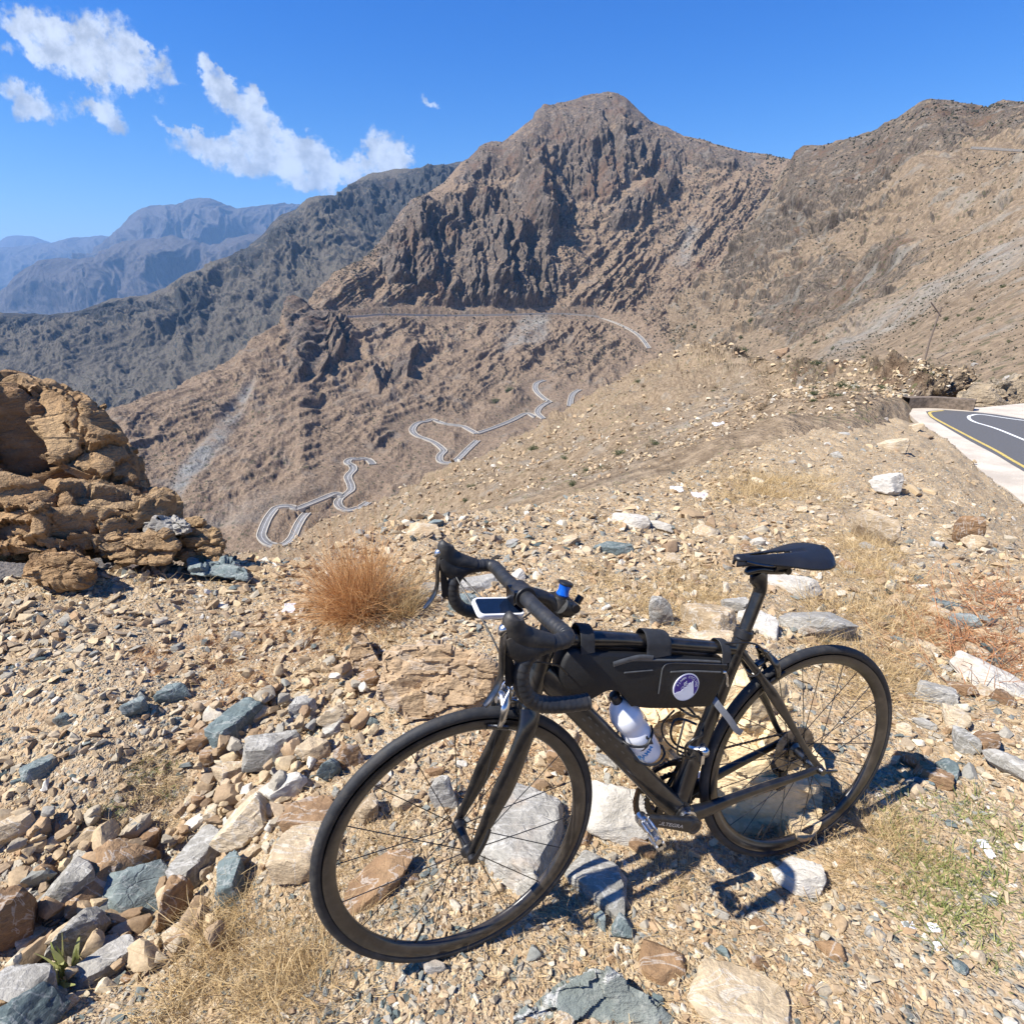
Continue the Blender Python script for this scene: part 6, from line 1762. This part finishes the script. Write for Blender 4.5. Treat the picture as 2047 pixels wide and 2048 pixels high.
# little rider
ry = MB()
def ring2(cx, cz, r, w_=.0009):
    n = 20; V_ = []; F_ = []
    for i in range(n):
        a_ = 2 * math.pi * i / n
        for rr2 in (r - w_, r): V_.append((BC[0] - (cx + rr2 * math.cos(a_)), BC[1] + .0018, BC[2] + cz + rr2 * math.sin(a_)))
    for i in range(n): j = (i + 1) % n; F_.append((2 * i, 2 * i + 1, 2 * j + 1, 2 * j))
    ry.add(V_, F_)
ring2(-.0110, .0005, .0042); ring2(-.0010, .0085, .0042)
for (a_, b2), (c2x, d2), w2 in [((-.0110, .0005), (-.0065, .0075), .0006), ((-.0065, .0075), (-.001, .0085), .0006), ((-.0085, .0125), (-.003, .0145), .0014), ((-.003, .0145), (-.001, .0095), .0009), ((-.0085, .0125), (-.006, .006), .001)]:
    d = np.array([c2x - a_, d2 - b2]); nn3 = np.array([-d[1], d[0]]) / np.linalg.norm(d) * w2
    pts = [(a_ + nn3[0], b2 + nn3[1]), (c2x + nn3[0], d2 + nn3[1]), (c2x - nn3[0], d2 - nn3[1]), (a_ - nn3[0], b2 - nn3[1])]
    ry.add([(BC[0] - p, BC[1] + .0019, BC[2] + q) for p, q in pts], [(0, 1, 2, 3)])
ring2(-.0022, .0165, .0016, .0015)
ry.build('badge_rider', M_WPR, bdg, smooth=False, tf=TB)

# drinks bottle in its cage
bo_m = BM @ Matrix.Translation(tuple(bb0))
bot_ = empty('water_bottle', mat=bo_m); tag(bot_, 'white squeeze bottle with blue lettering held in the down tube cage', 'bottle')
TBo = Matrix.Translation(tuple(-bb0))
b1 = MB(); b1.lathe([(.030, .0), (.0345, .003), (.0365, .010), (.0368, .060), (.0372, .082), (.0368, .092), (.0345, .099), (.0335, .108), (.0345, .118), (.0345, .126)], bb0, ubx, 48); b1.build('bottle_body', M_BOTL, bot_, tf=TBo)
b2_ = MB(); b2_.lathe([(.0370, .122), (.0382, .125), (.0384, .150), (.0365, .156), (.0345, .160), (.0300, .175), (.0220, .186), (.0150, .192), (.0140, .194)], bb0, ubx, 48); b2_.build('bottle_cap', M_BOTL, bot_, tf=TBo)
b3_ = MB(); b3_.lathe([(.0120, .190), (.0135, .195), (.0125, .204), (.0138, .208), (.0138, .214), (.0105, .219), (.006, .220)], bb0, ubx, 28); b3_.build('nozzle', M_BLK, bot_, tf=TBo)
right = np.array([-ubx[2], 0, ubx[0]])      # towards picture right, square to the bottle axis
def wrap(u, v, r=.0373):   # u to picture right, v up the bottle
    return bb0 + ubx * v + right * (r * math.sin(u / r)) + np.array([0, r * math.cos(u / r), 0])
def wrapped(vs2, fs, mat, nm, u0, v0, ang=0., sc2=1.):
    m = MB(); out = []
    for p in vs2: a_, b2 = rot_(p[0] * sc2, p[1] * sc2, ang); out.append(wrap(a_ + u0, b2 + v0))
    m.add(out, fs); return m.build(nm, mat, bot_, smooth=False, tf=TBo)
tv, tf2 = text_vf('PJAMM', .017); wrapped(tv, tf2, M_INK, 'lettering', -.0115, .040, math.radians(24))
arrow = [(-.024, .002), (-.012, .0035), (-.004, .0062), (.0, .0055), (.006, .0085), (.024, .0105), (.014, -.012), (.010, -.004), (.006, .001), (-.002, .0), (-.014, -.0005)]
bmx = bmesh.new(); vs3 = [bmx.verts.new((a_, b2, 0)) for a_, b2 in arrow]; bmx.faces.new(vs3); bmesh.ops.triangulate(bmx, faces=bmx.faces[:]); bmx.verts.index_update()
wrapped([v.co[:] for v in bmx.verts], [tuple(v.index for v in f_.verts) for f_ in bmx.faces], M_BINK, 'mountain_mark', .002, .058, math.radians(12)); bmx.free()
wrapped([(-.001, 0, 0), (.001, 0, 0), (.002, .005, 0), (-.001, .007, 0), (-.004, .004, 0), (-.002, -.004, 0), (0, -.004, 0), (.003, -.003, 0)], [(0, 1, 2, 3), (4, 3, 0, 5), (0, 1, 7, 6)], M_BINK, 'rider_mark', .013, .078, 0., 1.3)

# bike computer on its out-front mount
cpu = empty('bike_computer', mat=BM @ STM @ Matrix.Translation((.913, .0, .899)))
tag(cpu, 'white edged bike computer with dark screen mounted before the handlebar', 'bike computer')
def rrect(hx, hy, r, z, n=6):
    out = []
    for cx, cy, a0 in ((hx - r, hy - r, 0), (-hx + r, hy - r, 90), (-hx + r, -hy + r, 180), (hx - r, -hy + r, 270)):
        for i in range(n + 1): a_ = math.radians(a0 + 90 * i / n); out.append((cx + r * math.cos(a_), cy + r * math.sin(a_), z))
    return out
def slab_(rings, name, mat, par):
    m = MB(); V_ = []; [V_.extend(r) for r in rings]; k = len(rings[0]); F_ = [tuple(range(k))[::-1], tuple((len(rings) - 1) * k + q for q in range(k))]
    for i in range(len(rings) - 1):
        for q in range(k): r = (q + 1) % k; F_.append((i * k + q, i * k + r, (i + 1) * k + r, (i + 1) * k + q))
    m.add(V_, F_); return m.build(name, mat, par, sharp=40, tf=Matrix.Rotation(math.radians(-19), 4, 'X') @ Matrix.Rotation(math.radians(-9), 4, 'Y'))
slab_([rrect(.050, .025, .012, -.006), rrect(.054, .028, .013, -.001), rrect(.054, .0285, .013, .0055), rrect(.052, .027, .012, .0085)], 'case', M_WCASE, cpu)
slab_([rrect(.0490, .0225, .009, .0080), rrect(.0490, .0225, .009, .0092)], 'screen', M_SCR, cpu)
mo = MB(); mo.sweep([(-.052, -.03, .020), (-.030, -.02, -.006), (.0, 0, -.016), (.01, 0, -.014)], .004, .010, ref=(0, 0, 1)); mo.lathe([(.016, -.018), (.016, -.010)], (0, 0, 0), (0, 0, 1), 20); mo.build('mount', M_BLK, cpu)
# ------------------------------------------------------------------ plants
def leafmat(name, c0, c1, tip=None, trans=.25):
    m_, t, b = newmat(name)
    A = t.node('ShaderNodeAttribute'); A.attribute_name = 'rnd'
    c = t.mix(A.outputs['Fac'], c0, c1)
    t.put(b.inputs['Base Color'], c)
    b.inputs['Roughness'].default_value = .65; b.inputs['Specular IOR Level'].default_value = .25
    out = [n for n in t.n if n.type == 'OUTPUT_MATERIAL'][0]
    tr = t.node('ShaderNodeBsdfTranslucent'); t.put(tr.inputs[0], c)
    ms = t.node('ShaderNodeMixShader'); ms.inputs[0].default_value = trans
    t.l.new(b.outputs[0], ms.inputs[1]); t.l.new(tr.outputs[0], ms.inputs[2]); t.l.new(ms.outputs[0], out.inputs[0])
    return m_


M_STRAW = leafmat('dry straw', (.36, .24, .10), (.74, .57, .32))
M_ORG_G = leafmat('orange dry grass', (.34, .15, .05), (.80, .50, .23))
M_GREEN = leafmat('green grass', (.16, .19, .05), (.42, .42, .17))
M_TWIG = leafmat('red brown twigs', (.22, .09, .04), (.55, .28, .13), trans=.05)
M_DRYB = leafmat('dry brown shrub', (.12, .085, .05), (.30, .22, .13), trans=.1)
M_GRNB = leafmat('green shrub', (.035, .05, .018), (.10, .125, .05), trans=.15)


def blades(n, rng, base, direc, length, width, seg=4, curl=.5, grav=.4):
    """curved strips; base (n,3) direc (n,3) length (n) -> V,F,rnd"""
    d = direc / np.linalg.norm(direc, axis=1)[:, None]
    side = np.cross(d, rng.normal(size=(n, 3))); side /= np.linalg.norm(side, axis=1)[:, None] + 1e-9
    P_ = base.copy(); rows = []
    cv = rng.normal(size=(n, 3)) * curl
    for k in range(seg + 1):
        wk_ = width * (1 - (k / seg) ** 1.5 * .85)
        rows.append(P_ - side * wk_[:, None] / 2); rows.append(P_ + side * wk_[:, None] / 2)
        d = d + (cv + np.array([0, 0, -grav])) / seg; d /= np.linalg.norm(d, axis=1)[:, None]
        P_ = P_ + d * (length / seg)[:, None]
    V_ = np.stack(rows, 1); m = 2 * (seg + 1)
    q = np.array([[2 * k, 2 * k + 1, 2 * k + 3, 2 * k + 2] for k in range(seg)])
    F_ = (q[None] + (np.arange(n) * m)[:, None, None]).reshape(-1, 4)
    return V_.reshape(-1, 3), F_, np.repeat(rng.random(n), m)


def tuft_mesh(name, n, rad, length, lean, width, curl, grav, mat, seed, up=1.0, wind=(0, 0)):
    r = np.random.default_rng(seed)
    a_ = r.uniform(0, 2 * np.pi, n); q = rad * np.sqrt(r.random(n))
    base = np.stack([q * np.cos(a_), q * np.sin(a_), np.zeros(n) - .01], -1)
    a2 = a_ + r.normal(0, .7, n); ln = np.abs(r.normal(0, lean, n))
    dr = np.stack([np.cos(a2) * ln + wind[0], np.sin(a2) * ln + wind[1], np.full(n, up)], -1)
    V_, F_, A_ = blades(n, r, base, dr, length * r.uniform(.35, 1, n), width * r.uniform(.6, 1.2, n), 5, curl, grav)
    return npmesh(name, V_, F_, [mat], attrs={'rnd': A_})


MDATA = {}


def mdata(me):
    if me.name not in MDATA:
        n = len(me.vertices); v = np.empty(n * 3, np.float32); me.vertices.foreach_get('co', v)
        f = np.empty(len(me.polygons) * 4, np.int32); me.loops.foreach_get('vertex_index', f)
        r_ = np.empty(n, np.float32); me.attributes['rnd'].data.foreach_get('value', r_)
        MDATA[me.name] = (v.reshape(-1, 3), f.reshape(-1, 4), r_)
    return MDATA[me.name]


# the orange bush of dry grass
c = ground_hit(725, 1222)
_a = [mdata(tuft_mesh('orange bush part', n_, r_2, l_, ln_, w_2, cu, gr, M_ORG_G, 3 + i, up_2, wi)) for i, (n_, r_2, l_, ln_, w_2, cu, gr, up_2, wi) in enumerate([(1500, .10, .50, .45, .0026, .6, .3, 1.0, (-.12, 0)), (900, .13, .62, .9, .0024, .9, .6, .7, (-.35, 0)), (220, .09, .78, .35, .0022, .5, .15, 1.0, (-.05, 0)), (700, .17, .24, 1.3, .0026, 1.6, .9, .6, (0, 0))])]
_o = np.cumsum([0] + [len(q[0]) for q in _a])
o = obj('dry_grass_bush', npmesh('orange bush', np.concatenate([q[0] for q in _a]), np.concatenate([q[1] + k for q, k in zip(_a, _o)]), [M_ORG_G], attrs={'rnd': np.concatenate([q[2] for q in _a])}))
o.location = tuple(c); tag(o, 'large orange bush of dry grass on the lip left of the handlebar', 'dry grass')
c = ground_hit(800, 1225)
o = obj('dry_grass_bush', tuft_mesh('straw bush', 500, .07, .38, .5, .0026, .5, .5, M_STRAW, 4, .9, (.1, 0)))
o.location = tuple(c); tag(o, 'thin yellow straw tuft at the right foot of the orange bush', 'dry grass')
# tangled straw mats
TUFT = [tuft_mesh('tangled straw', 190, .12, .17, 1.2, .0021, 2.0, 1.0, M_STRAW, 20 + i, .75) for i in range(4)]
TUFTS = [tuft_mesh('short straw', 170, .10, .10, 1.1, .0020, 1.7, .9, M_STRAW, 30 + i, .8) for i in range(4)]
TUFTO = [tuft_mesh('orange straw', 150, .10, .13, 1.0, .0022, 1.4, .8, M_ORG_G, 40 + i, .7) for i in range(3)]
GRN = [tuft_mesh('green tuft', 70, .07, .05, 1.1, .0032, 1.0, .6, M_GREEN, 50 + i, .9) for i in range(3)]
TW = [tuft_mesh('twigs', 60, .2, .30, 2.6, .0040, 1.3, .9, M_TWIG, 60 + i, .35) for i in range(3)]
PLZ = [  # polygon (1931), count, meshes, scale range, label, group, category
    ([(400, 1650), (520, 1640), (620, 1760), (640, 1860), (560, 1931), (380, 1931), (400, 1800)], 26, TUFT, (.7, 1.15), 'tangled dry straw tuft left of the front tyre at the bottom', 'straw tufts left of the front tyre', 'dry grass'),
    ([(640, 1600), (780, 1560), (800, 1700), (660, 1720)], 8, TUFT, (.5, .8), 'dry straw tuft seen through the front wheel', 'straw tufts seen through the front wheel', 'dry grass'),
    ([(860, 1380), (960, 1380), (960, 1500), (880, 1560)], 6, TUFTO, (.6, .9), 'dry tuft beside the fork', 'tufts beside the fork', 'dry grass'),
    ([(1060, 1070), (1300, 1060), (1400, 1130), (1300, 1190), (1090, 1170)], 40, TUFTS, (.9, 1.6), 'low straw tuft beyond the frame bag', 'straw tufts beyond the frame bag', 'dry grass'),
    ([(1420, 1190), (1700, 1120), (1740, 1250), (1640, 1330), (1500, 1240)], 34, TUFT, (.8, 1.4), 'straw tuft above the rear wheel', 'straw tufts above the rear wheel', 'dry grass'),
    ([(1560, 1010), (1700, 1040), (1690, 1110), (1570, 1110)], 18, TUFT, (1.0, 1.5), 'pale straw tuft right of the saddle', 'straw tufts right of the saddle', 'dry grass'),
    ([(1380, 900), (1560, 890), (1560, 960), (1380, 960)], 26, TUFT, (1.4, 2.4), 'brown dry tuft on the slope above the saddle', 'tufts above the saddle', 'dry grass'),
    ([(1560, 1540), (1760, 1560), (1700, 1700), (1580, 1760)], 16, TUFT, (.6, 1.0), 'straw tuft right of the rear tyre', 'straw tufts right of the rear tyre', 'dry grass'),
    ([(200, 1240), (560, 1180), (640, 1280), (380, 1330)], 14, TUFTO, (.5, .9), 'small rusty tuft on the open gravel', 'rusty tufts on the gravel', 'dry grass'),
    ([(200, 1400), (360, 1400), (380, 1540), (180, 1560)], 12, TUFTS, (.6, 1.0), 'sparse straw tuft left of the rubble', 'straw tufts left of the rubble', 'dry grass'),
    ([(640, 1160), (780, 1160), (760, 1240), (600, 1240)], 8, TUFTS, (.8, 1.3), 'straw tuft below the orange bush', 'straw tufts below the orange bush', 'dry grass'),
    ([(1700, 1520), (1880, 1500), (1931, 1620), (1931, 1820), (1780, 1800), (1700, 1640)], 60, GRN, (.8, 1.5), 'green grass tuft in the patch at lower right', 'green grass tufts at lower right', 'green grass'),
    ([(240, 1420), (340, 1400), (340, 1500), (180, 1540)], 10, GRN, (.6, 1.0), 'faint green tuft left of the rubble', 'green tufts left of the rubble', 'green grass'),
    ([(1740, 1120), (1931, 1100), (1931, 1340), (1800, 1290), (1720, 1200)], 46, TW, (.8, 1.3), 'spray of red brown twigs at the right', 'red brown twigs at the right', 'twigs'),
    ([(1180, 1540), (1300, 1620), (1340, 1680), (1200, 1680)], 8, TUFTS, (.5, .8), 'dry tuft under the pedal', 'dry tufts under the pedal', 'dry grass'),
]
for poly, cnt, mes, (s0, s1), lb, gp, ct in PLZ:
    xs = [p[0] for p in poly]; ys = [p[1] for p in poly]; k = 0; VV, FF, AA, off = [], [], [], 0
    while k < cnt:
        a, b_ = R3.uniform(min(xs), max(xs)), R3.uniform(min(ys), max(ys))
        if not inpoly(np.array([a]), np.array([b_]), poly)[0]: continue
        c = ground_hit(a * K, b_ * K); k += 1
        v, f, r_ = mdata(R3.choice(mes)); s_ = R3.uniform(s0, s1); th = R3.uniform(0, 6.28)
        v = v * np.array([s_ * R3.uniform(.8, 1.3), s_, s_ * R3.uniform(.7, 1.2)]); ca_, sb_ = math.cos(th), math.sin(th)
        v = np.stack([v[:, 0] * ca_ - v[:, 1] * sb_, v[:, 0] * sb_ + v[:, 1] * ca_, v[:, 2]], -1) + c
        VV.append(v); FF.append(f + off); AA.append(np.clip(r_ * R3.uniform(.6, 1.1), 0, 1)); off += len(v)
    o = obj({'green grass': 'green_grass', 'twigs': 'dry_twigs'}.get(ct, 'dry_grass'), npmesh(gp, np.concatenate(VV), np.concatenate(FF), [mes[0].materials[0]], attrs={'rnd': np.concatenate(AA)}))
    tag(o, gp, kind='stuff')
wd = tuft_mesh('weed', 26, .03, .10, .7, .022, .5, .6, M_GREEN, 77, .9); o = obj('weed', wd); c = ground_hit(125 * K, 1850 * K); o.location = (c[0], c[1], c[2] + .03); tag(o, 'broad leaved green weed between the stones at lower left', 'weed')

# loose straws and bits strewn everywhere
NS = 26000
azs = rgn.uniform(math.radians(-48), math.radians(50), NS); rl = np.interp(azs, lip_az, lip_r); rm = np.minimum(np.where(azs > lip_az[-2], 12, rl), 12)
rs = .8 * (rm / .8) ** rgn.random(NS); gx_, gy_ = rs * np.sin(azs), rs * np.cos(azs)
kk = (rgn.random(NS) < np.clip(.35 + fbm(gx_ / .8, gy_ / .8, 11, 3) * 1.3 + .3 * (gx_ > .3), .04, 1)) & ~inpoly(gx_, gy_, ROADPOLY)
gx_, gy_, rs = gx_[kk], gy_[kk], rs[kk]; n = len(gx_)
base = np.stack([gx_, gy_, gF(gx_, gy_) + .006], -1); dr = np.concatenate([rgn.normal(size=(n, 2)), np.abs(rgn.normal(0, .35, (n, 1)))], 1)
V_, F_, A_ = blades(n, rgn, base, dr, np.clip(rs / 2, .8, 2.5) * rgn.uniform(.02, .09, n), np.clip(rs / 2, .8, 2.5) * .0018 * np.ones(n), 4, .9, .4)
tag(obj('straw_litter', npmesh('straw litter', V_, F_, [M_STRAW], attrs={'rnd': A_})), 'loose dry straws strewn over the gravel', kind='stuff')


def shrub_mesh(name, mat, seed, n=420, leaf=.07):
    r = np.random.default_rng(seed)
    a_ = r.uniform(0, 2 * np.pi, n); el = r.uniform(.05, 1.45, n)
    nb = 9; ca_ = r.uniform(0, 6.28, nb); cr_ = r.uniform(.1, .5, nb); cz = r.uniform(.25, .75, nb)
    w_ = r.integers(0, nb, n); cen = np.stack([np.cos(ca_) * cr_, np.sin(ca_) * cr_, cz], -1)[w_]
    q = cen + r.normal(0, .16, (n, 3)); q[:, 2] = np.abs(q[:, 2])
    V1, F1, A1 = blades(n, r, q, r.normal(size=(n, 3)) + [0, 0, .4], leaf * r.uniform(.8, 2.2, n), leaf * r.uniform(.5, 1, n), 1, .2, .1)
    m = 60; b0 = np.zeros((m, 3)); V2, F2, A2 = blades(m, r, b0, cen[:m] + r.normal(0, .15, (m, 3)) + [0, 0, .1], r.uniform(.4, .9, m), np.full(m, .022), 3, .3, .05)
    return npmesh(name, np.vstack([V1, V2]), np.vstack([F1, F2[:, :4] + len(V1)]), [mat], attrs={'rnd': np.r_[A1, A2 * .4]})


SHB = [shrub_mesh('brown shrub', M_DRYB, 80 + i, 380, .05) for i in range(3)]
SHG = [shrub_mesh('green shrub', M_GRNB, 90 + i, 520, .075) for i in range(3)]
def sheet_at(sh, px, py, vlo=.8, vhi=3):
    j = int(np.clip(np.searchsorted(sh.px, px), 0, len(sh.px) - 1)); idx = np.where((sh.v > vlo) & (sh.v < vhi))[0]
    i = idx[np.argmin(np.abs(sh.py[idx, j] - py))]; return sh.P2[i, j], sh.D[i, j]


# named green ones seen one by one
for (a, b_, wpx, lb) in [(1215, 738, 32, 'dark green round bush on the slope below the saddle, the upper of a pair'), (1212, 752, 16, 'small dark green bush just below the larger one'), (1168, 868, 46, 'bright green patch of shrub on the scree'), (960, 745, 34, 'green bush on the spur above the small hairpin'), (935, 757, 26, 'green bush left of the one on the spur'),
                         (1108, 900, 24, 'green shrub low on the near slope'), (1085, 930, 26, 'green shrub at the foot of the near slope'), (1140, 895, 20, 'small green shrub right of the pair on the near slope'), (1340, 728, 14, 'small green shrub near the crest'), (1460, 770, 50, 'reddish brown bush on the rise beyond the saddle'), (1440, 800, 40, 'brown bush below the reddish one'), (1730, 760, 40, 'yellow green growth beside the road bend')]:
    sh = L2 if a < 1000 else LN
    p, D = sheet_at(sh, a * K, b_ * K, .8, 2.6 if sh is L2 else 3)
    br_ = 'brown' in lb; o = obj('bush', R3.choice(SHB if br_ else SHG)); s_ = wpx * K * D / F * .62; o.location = (p[0], p[1], p[2] - s_ * .1); o.scale = (s_, s_, s_ * (.45 if 'patch' in lb or 'growth' in lb else .7)); o.rotation_euler = (0, 0, R3.uniform(0, 6)); tag(o, lb, 'bush')
def place_words(sh, i, j, vlo, vhi):
    h = (sh.v[i] - vlo) / (vhi - vlo); x_ = sh.px[j]
    up = ['at bottom', 'low', 'half way up', 'high', 'under crest'][int(np.clip(h * 5, 0, 4))]
    side = ['far left', 'left', 'middle', 'right', 'far right'][int(np.clip((x_ - sh.px[0]) / (min(sh.px[-1], 2047) - sh.px[0]) * 5, 0, 4))]
    return up, side


p_, D_, i_2, j_2 = on_sheet(LN, 190, rgn, .95, 2.98)
for q, D, ii, jj in zip(p_, D_, i_2, j_2):
    br_ = R3.random() < .62; o = obj('bush', R3.choice(SHB if br_ else SHG)); s_ = D * R3.uniform(.006, .018) + .06; o.location = (q[0], q[1], q[2] - s_ * .1); o.scale = (s_, s_, s_ * R3.uniform(.4, .7)); o.rotation_euler = (0, 0, R3.uniform(0, 6))
    up, side = place_words(LN, ii, jj, .95, 2.98); big = 'spreading ' if s_ > D * .012 + .06 else 'small '
    tag(o, big + ('dry brown shrub ' if br_ else 'green shrub ') + up + ' in the ' + side + ' of the tan hillside', 'bush', 'low shrubs on the near hillside')
p_, D_, i_2, j_2 = on_sheet(LR, 70, rgn, .6, 2.2)
for q, D, ii, jj in zip(p_, D_, i_2, j_2):
    br_ = R3.random() < .4; o = obj('bush', R3.choice(SHB if br_ else SHG)); s_ = D * R3.uniform(.005, .010) + .1; o.location = (q[0], q[1], q[2] - s_ * .1); o.scale = (s_, s_, s_ * R3.uniform(.5, .9)); o.rotation_euler = (0, 0, R3.uniform(0, 6))
    up, side = place_words(LR, ii, jj, .6, 2.2); big = 'spreading ' if s_ > D * .0078 + .1 else 'small '
    tag(o, big + ('brown shrub ' if br_ else 'dark green shrub ') + up + ' in the ' + side + ' of the right mountain foot', 'bush', 'shrubs on the right mountain')
p_, D_, i_2, j_2 = on_sheet(LR, 34, rgn, .15, 1.6)
for q, D, ii, jj in zip(p_, D_, i_2, j_2):
    o = obj('rock', R3.choice(ROCKME)); o.material_slots[0].link = 'OBJECT'; mt = R3.choice([M_TAN, M_GRY, M_BRN]); o.material_slots[0].material = mt; s_ = D * R3.uniform(.008, .024); o.location = tuple(q + np.array([0, 0, s_ * .15])); o.scale = (s_ * 1.3, s_, s_ * .7); o.rotation_euler = (R3.uniform(-.2, .2), R3.uniform(-.3, .3), R3.uniform(0, 6))
    up, side = place_words(LR, ii, jj, .15, 1.6); tag(o, ('big ' if s_ > D * .016 else 'small ') + CNAME[mt.name] + ' rock ' + up + ' in the ' + side + ' of the right mountain foot', 'rock', 'rocks on the foot of the right mountain')
# far scrub, thousands of specks
sc_sh = small_shapes(6, 9, 10)
def scrubfield(sh, n, vlo, vhi, k0, k1, nm, wfn=None, mats=None):
    p, D, i, j = on_sheet(sh, n, rgn, vlo, vhi, wfn)
    s_ = D * (k0 + (k1 - k0) * rgn.random(len(D)) ** 2)
    V_, F_, A_ = scatter_merge(sc_sh, p + np.array([0, 0, 1]) * (s_ * .25)[:, None], np.stack([s_, s_, s_ * 1.4], -1), rgn.random(len(D)), rgn, .2)
    tag(obj('scrub', npmesh('scrub', V_, F_, [mats or M_GRNB], attrs={'rnd': A_})), nm, kind='stuff')


clf = cliff
def w2(sh, i, j): q = fbm(sh.P[i, j, 0] / 90, sh.P[i, j, 1] / 90, sh.P[i, j, 2] / 90, 3); return np.clip(.35 + q * 1.1 + .35 * (sh.PX[i, j] > 1120), .03, 1) * (1 - .6 * clf[i, j])
M_SCR1 = leafmat('grey green scrub', (.026, .030, .018), (.075, .072, .046), trans=.0)
scrubfield(L2, 17000, 1.0, 3.95, .0010, .0042, 'low scrub dotted over the massif', w2, M_SCR1)
scrubfield(LR, 14000, .5, 3.95, .0010, .0048, 'low scrub dotted over the right mountain', lambda sh, i, j: np.clip(.45 + fbm(sh.P[i, j, 0] / 30, sh.P[i, j, 1] / 30, sh.P[i, j, 2] / 30, 3), .05, 1), M_SCR1)
scrubfield(L3, 3000, 1.0, 2.95, .0008, .0022, 'scrub on the dark ridge across the valley', None, M_SCR1)
scrubfield(LN, 9000, .95, 2.95, .0012, .0055, 'tiny dry scrub on the near hillside', None, M_DRYB)

# ------------------------------------------------------------------ litter and a pole
M_PAPER = simple('paper', (.7, .7, .74), .8, var=.1, scale=40)
M_PINK = simple('faded plastic bag', (.70, .62, .62), .6, var=.15, scale=30)
def scrap(px, py, w_, h_, mat, label, cat, seed, sheet=None):
    if sheet is None: c = ground_hit(px, py); D = c[1]
    else: c, D = sheet_at(sheet, px, py)
    r = np.random.default_rng(seed); n = 7; k = D * 1.05 / F
    u, v = np.meshgrid(np.linspace(-.5, .5, n), np.linspace(-.5, .5, n)); V_ = np.stack([u * w_ * k, v * h_ * k * 1.3, .02 * k * w_ + r.uniform(0, .16, u.shape) * w_ * k + (v + .5) * h_ * k * .4], -1).reshape(-1, 3)
    V_[:, :2] += r.normal(0, .03 * w_ * k, (len(V_), 2)); i = np.arange(n * n).reshape(n, n)
    o = obj('paper_scrap' if 'paper' in label else 'litter', npmesh('scrap', V_, np.stack([i[:-1, :-1], i[:-1, 1:], i[1:, 1:], i[1:, :-1]], -1).reshape(-1, 4), [mat])); o.location = tuple(c)
    md = o.modifiers.new('s', 'SOLIDIFY'); md.thickness = .0015 * D
    tag(o, label, cat)
scrap(580, 1222, 26, 20, M_PAPER, 'small crumpled white paper on the gravel at left', 'paper', 1)
scrap(1398, 998, 30, 14, M_PINK, 'pinkish plastic scrap at the top of the gravel', 'litter', 2)
scrap(1352, 980, 24, 12, M_PAPER, 'white paper scrap left of the pinkish one', 'paper', 3)
scrap(1440, 870, 22, 10, M_PAPER, 'pale paper scrap further up the slope', 'paper', 4, LN)
for k, (a, b_, w_) in enumerate([(1815, 1855, 30), (1865, 1860, 26), (1875, 1895, 22), (1965, 1690, 26), (1978, 1710, 20)]):
    scrap(a, b_, w_, 16, M_PAPER, ['torn white tissue paper low in the dirt, leftmost', 'torn white tissue paper just right of the leftmost', 'white tissue paper below the pair', 'white tissue paper in the green grass', 'white tissue paper lower in the green grass'][k], 'paper', 10 + k)
p, D = sheet_at(LR, 1845, 735, .3, 2)
pb = MB(); pb.sweep([p - np.array([0, .3, 1]), p + np.array([.05, -.3, .03 * D]), p + np.array([.35 * D * .02, -.3, .085 * D])], .0014 * D, n=8, sub=1)
pb.sweep([p + np.array([-.012 * D, -.3, .092 * D]), p + np.array([.010 * D, -.3, .070 * D])], .0011 * D, n=8, sub=1)
o = pb.build('utility_pole', simple('weathered wood', (.17, .13, .10), .9)); tag(o, 'leaning wooden pole on the right mountainside above the road bend', 'pole')
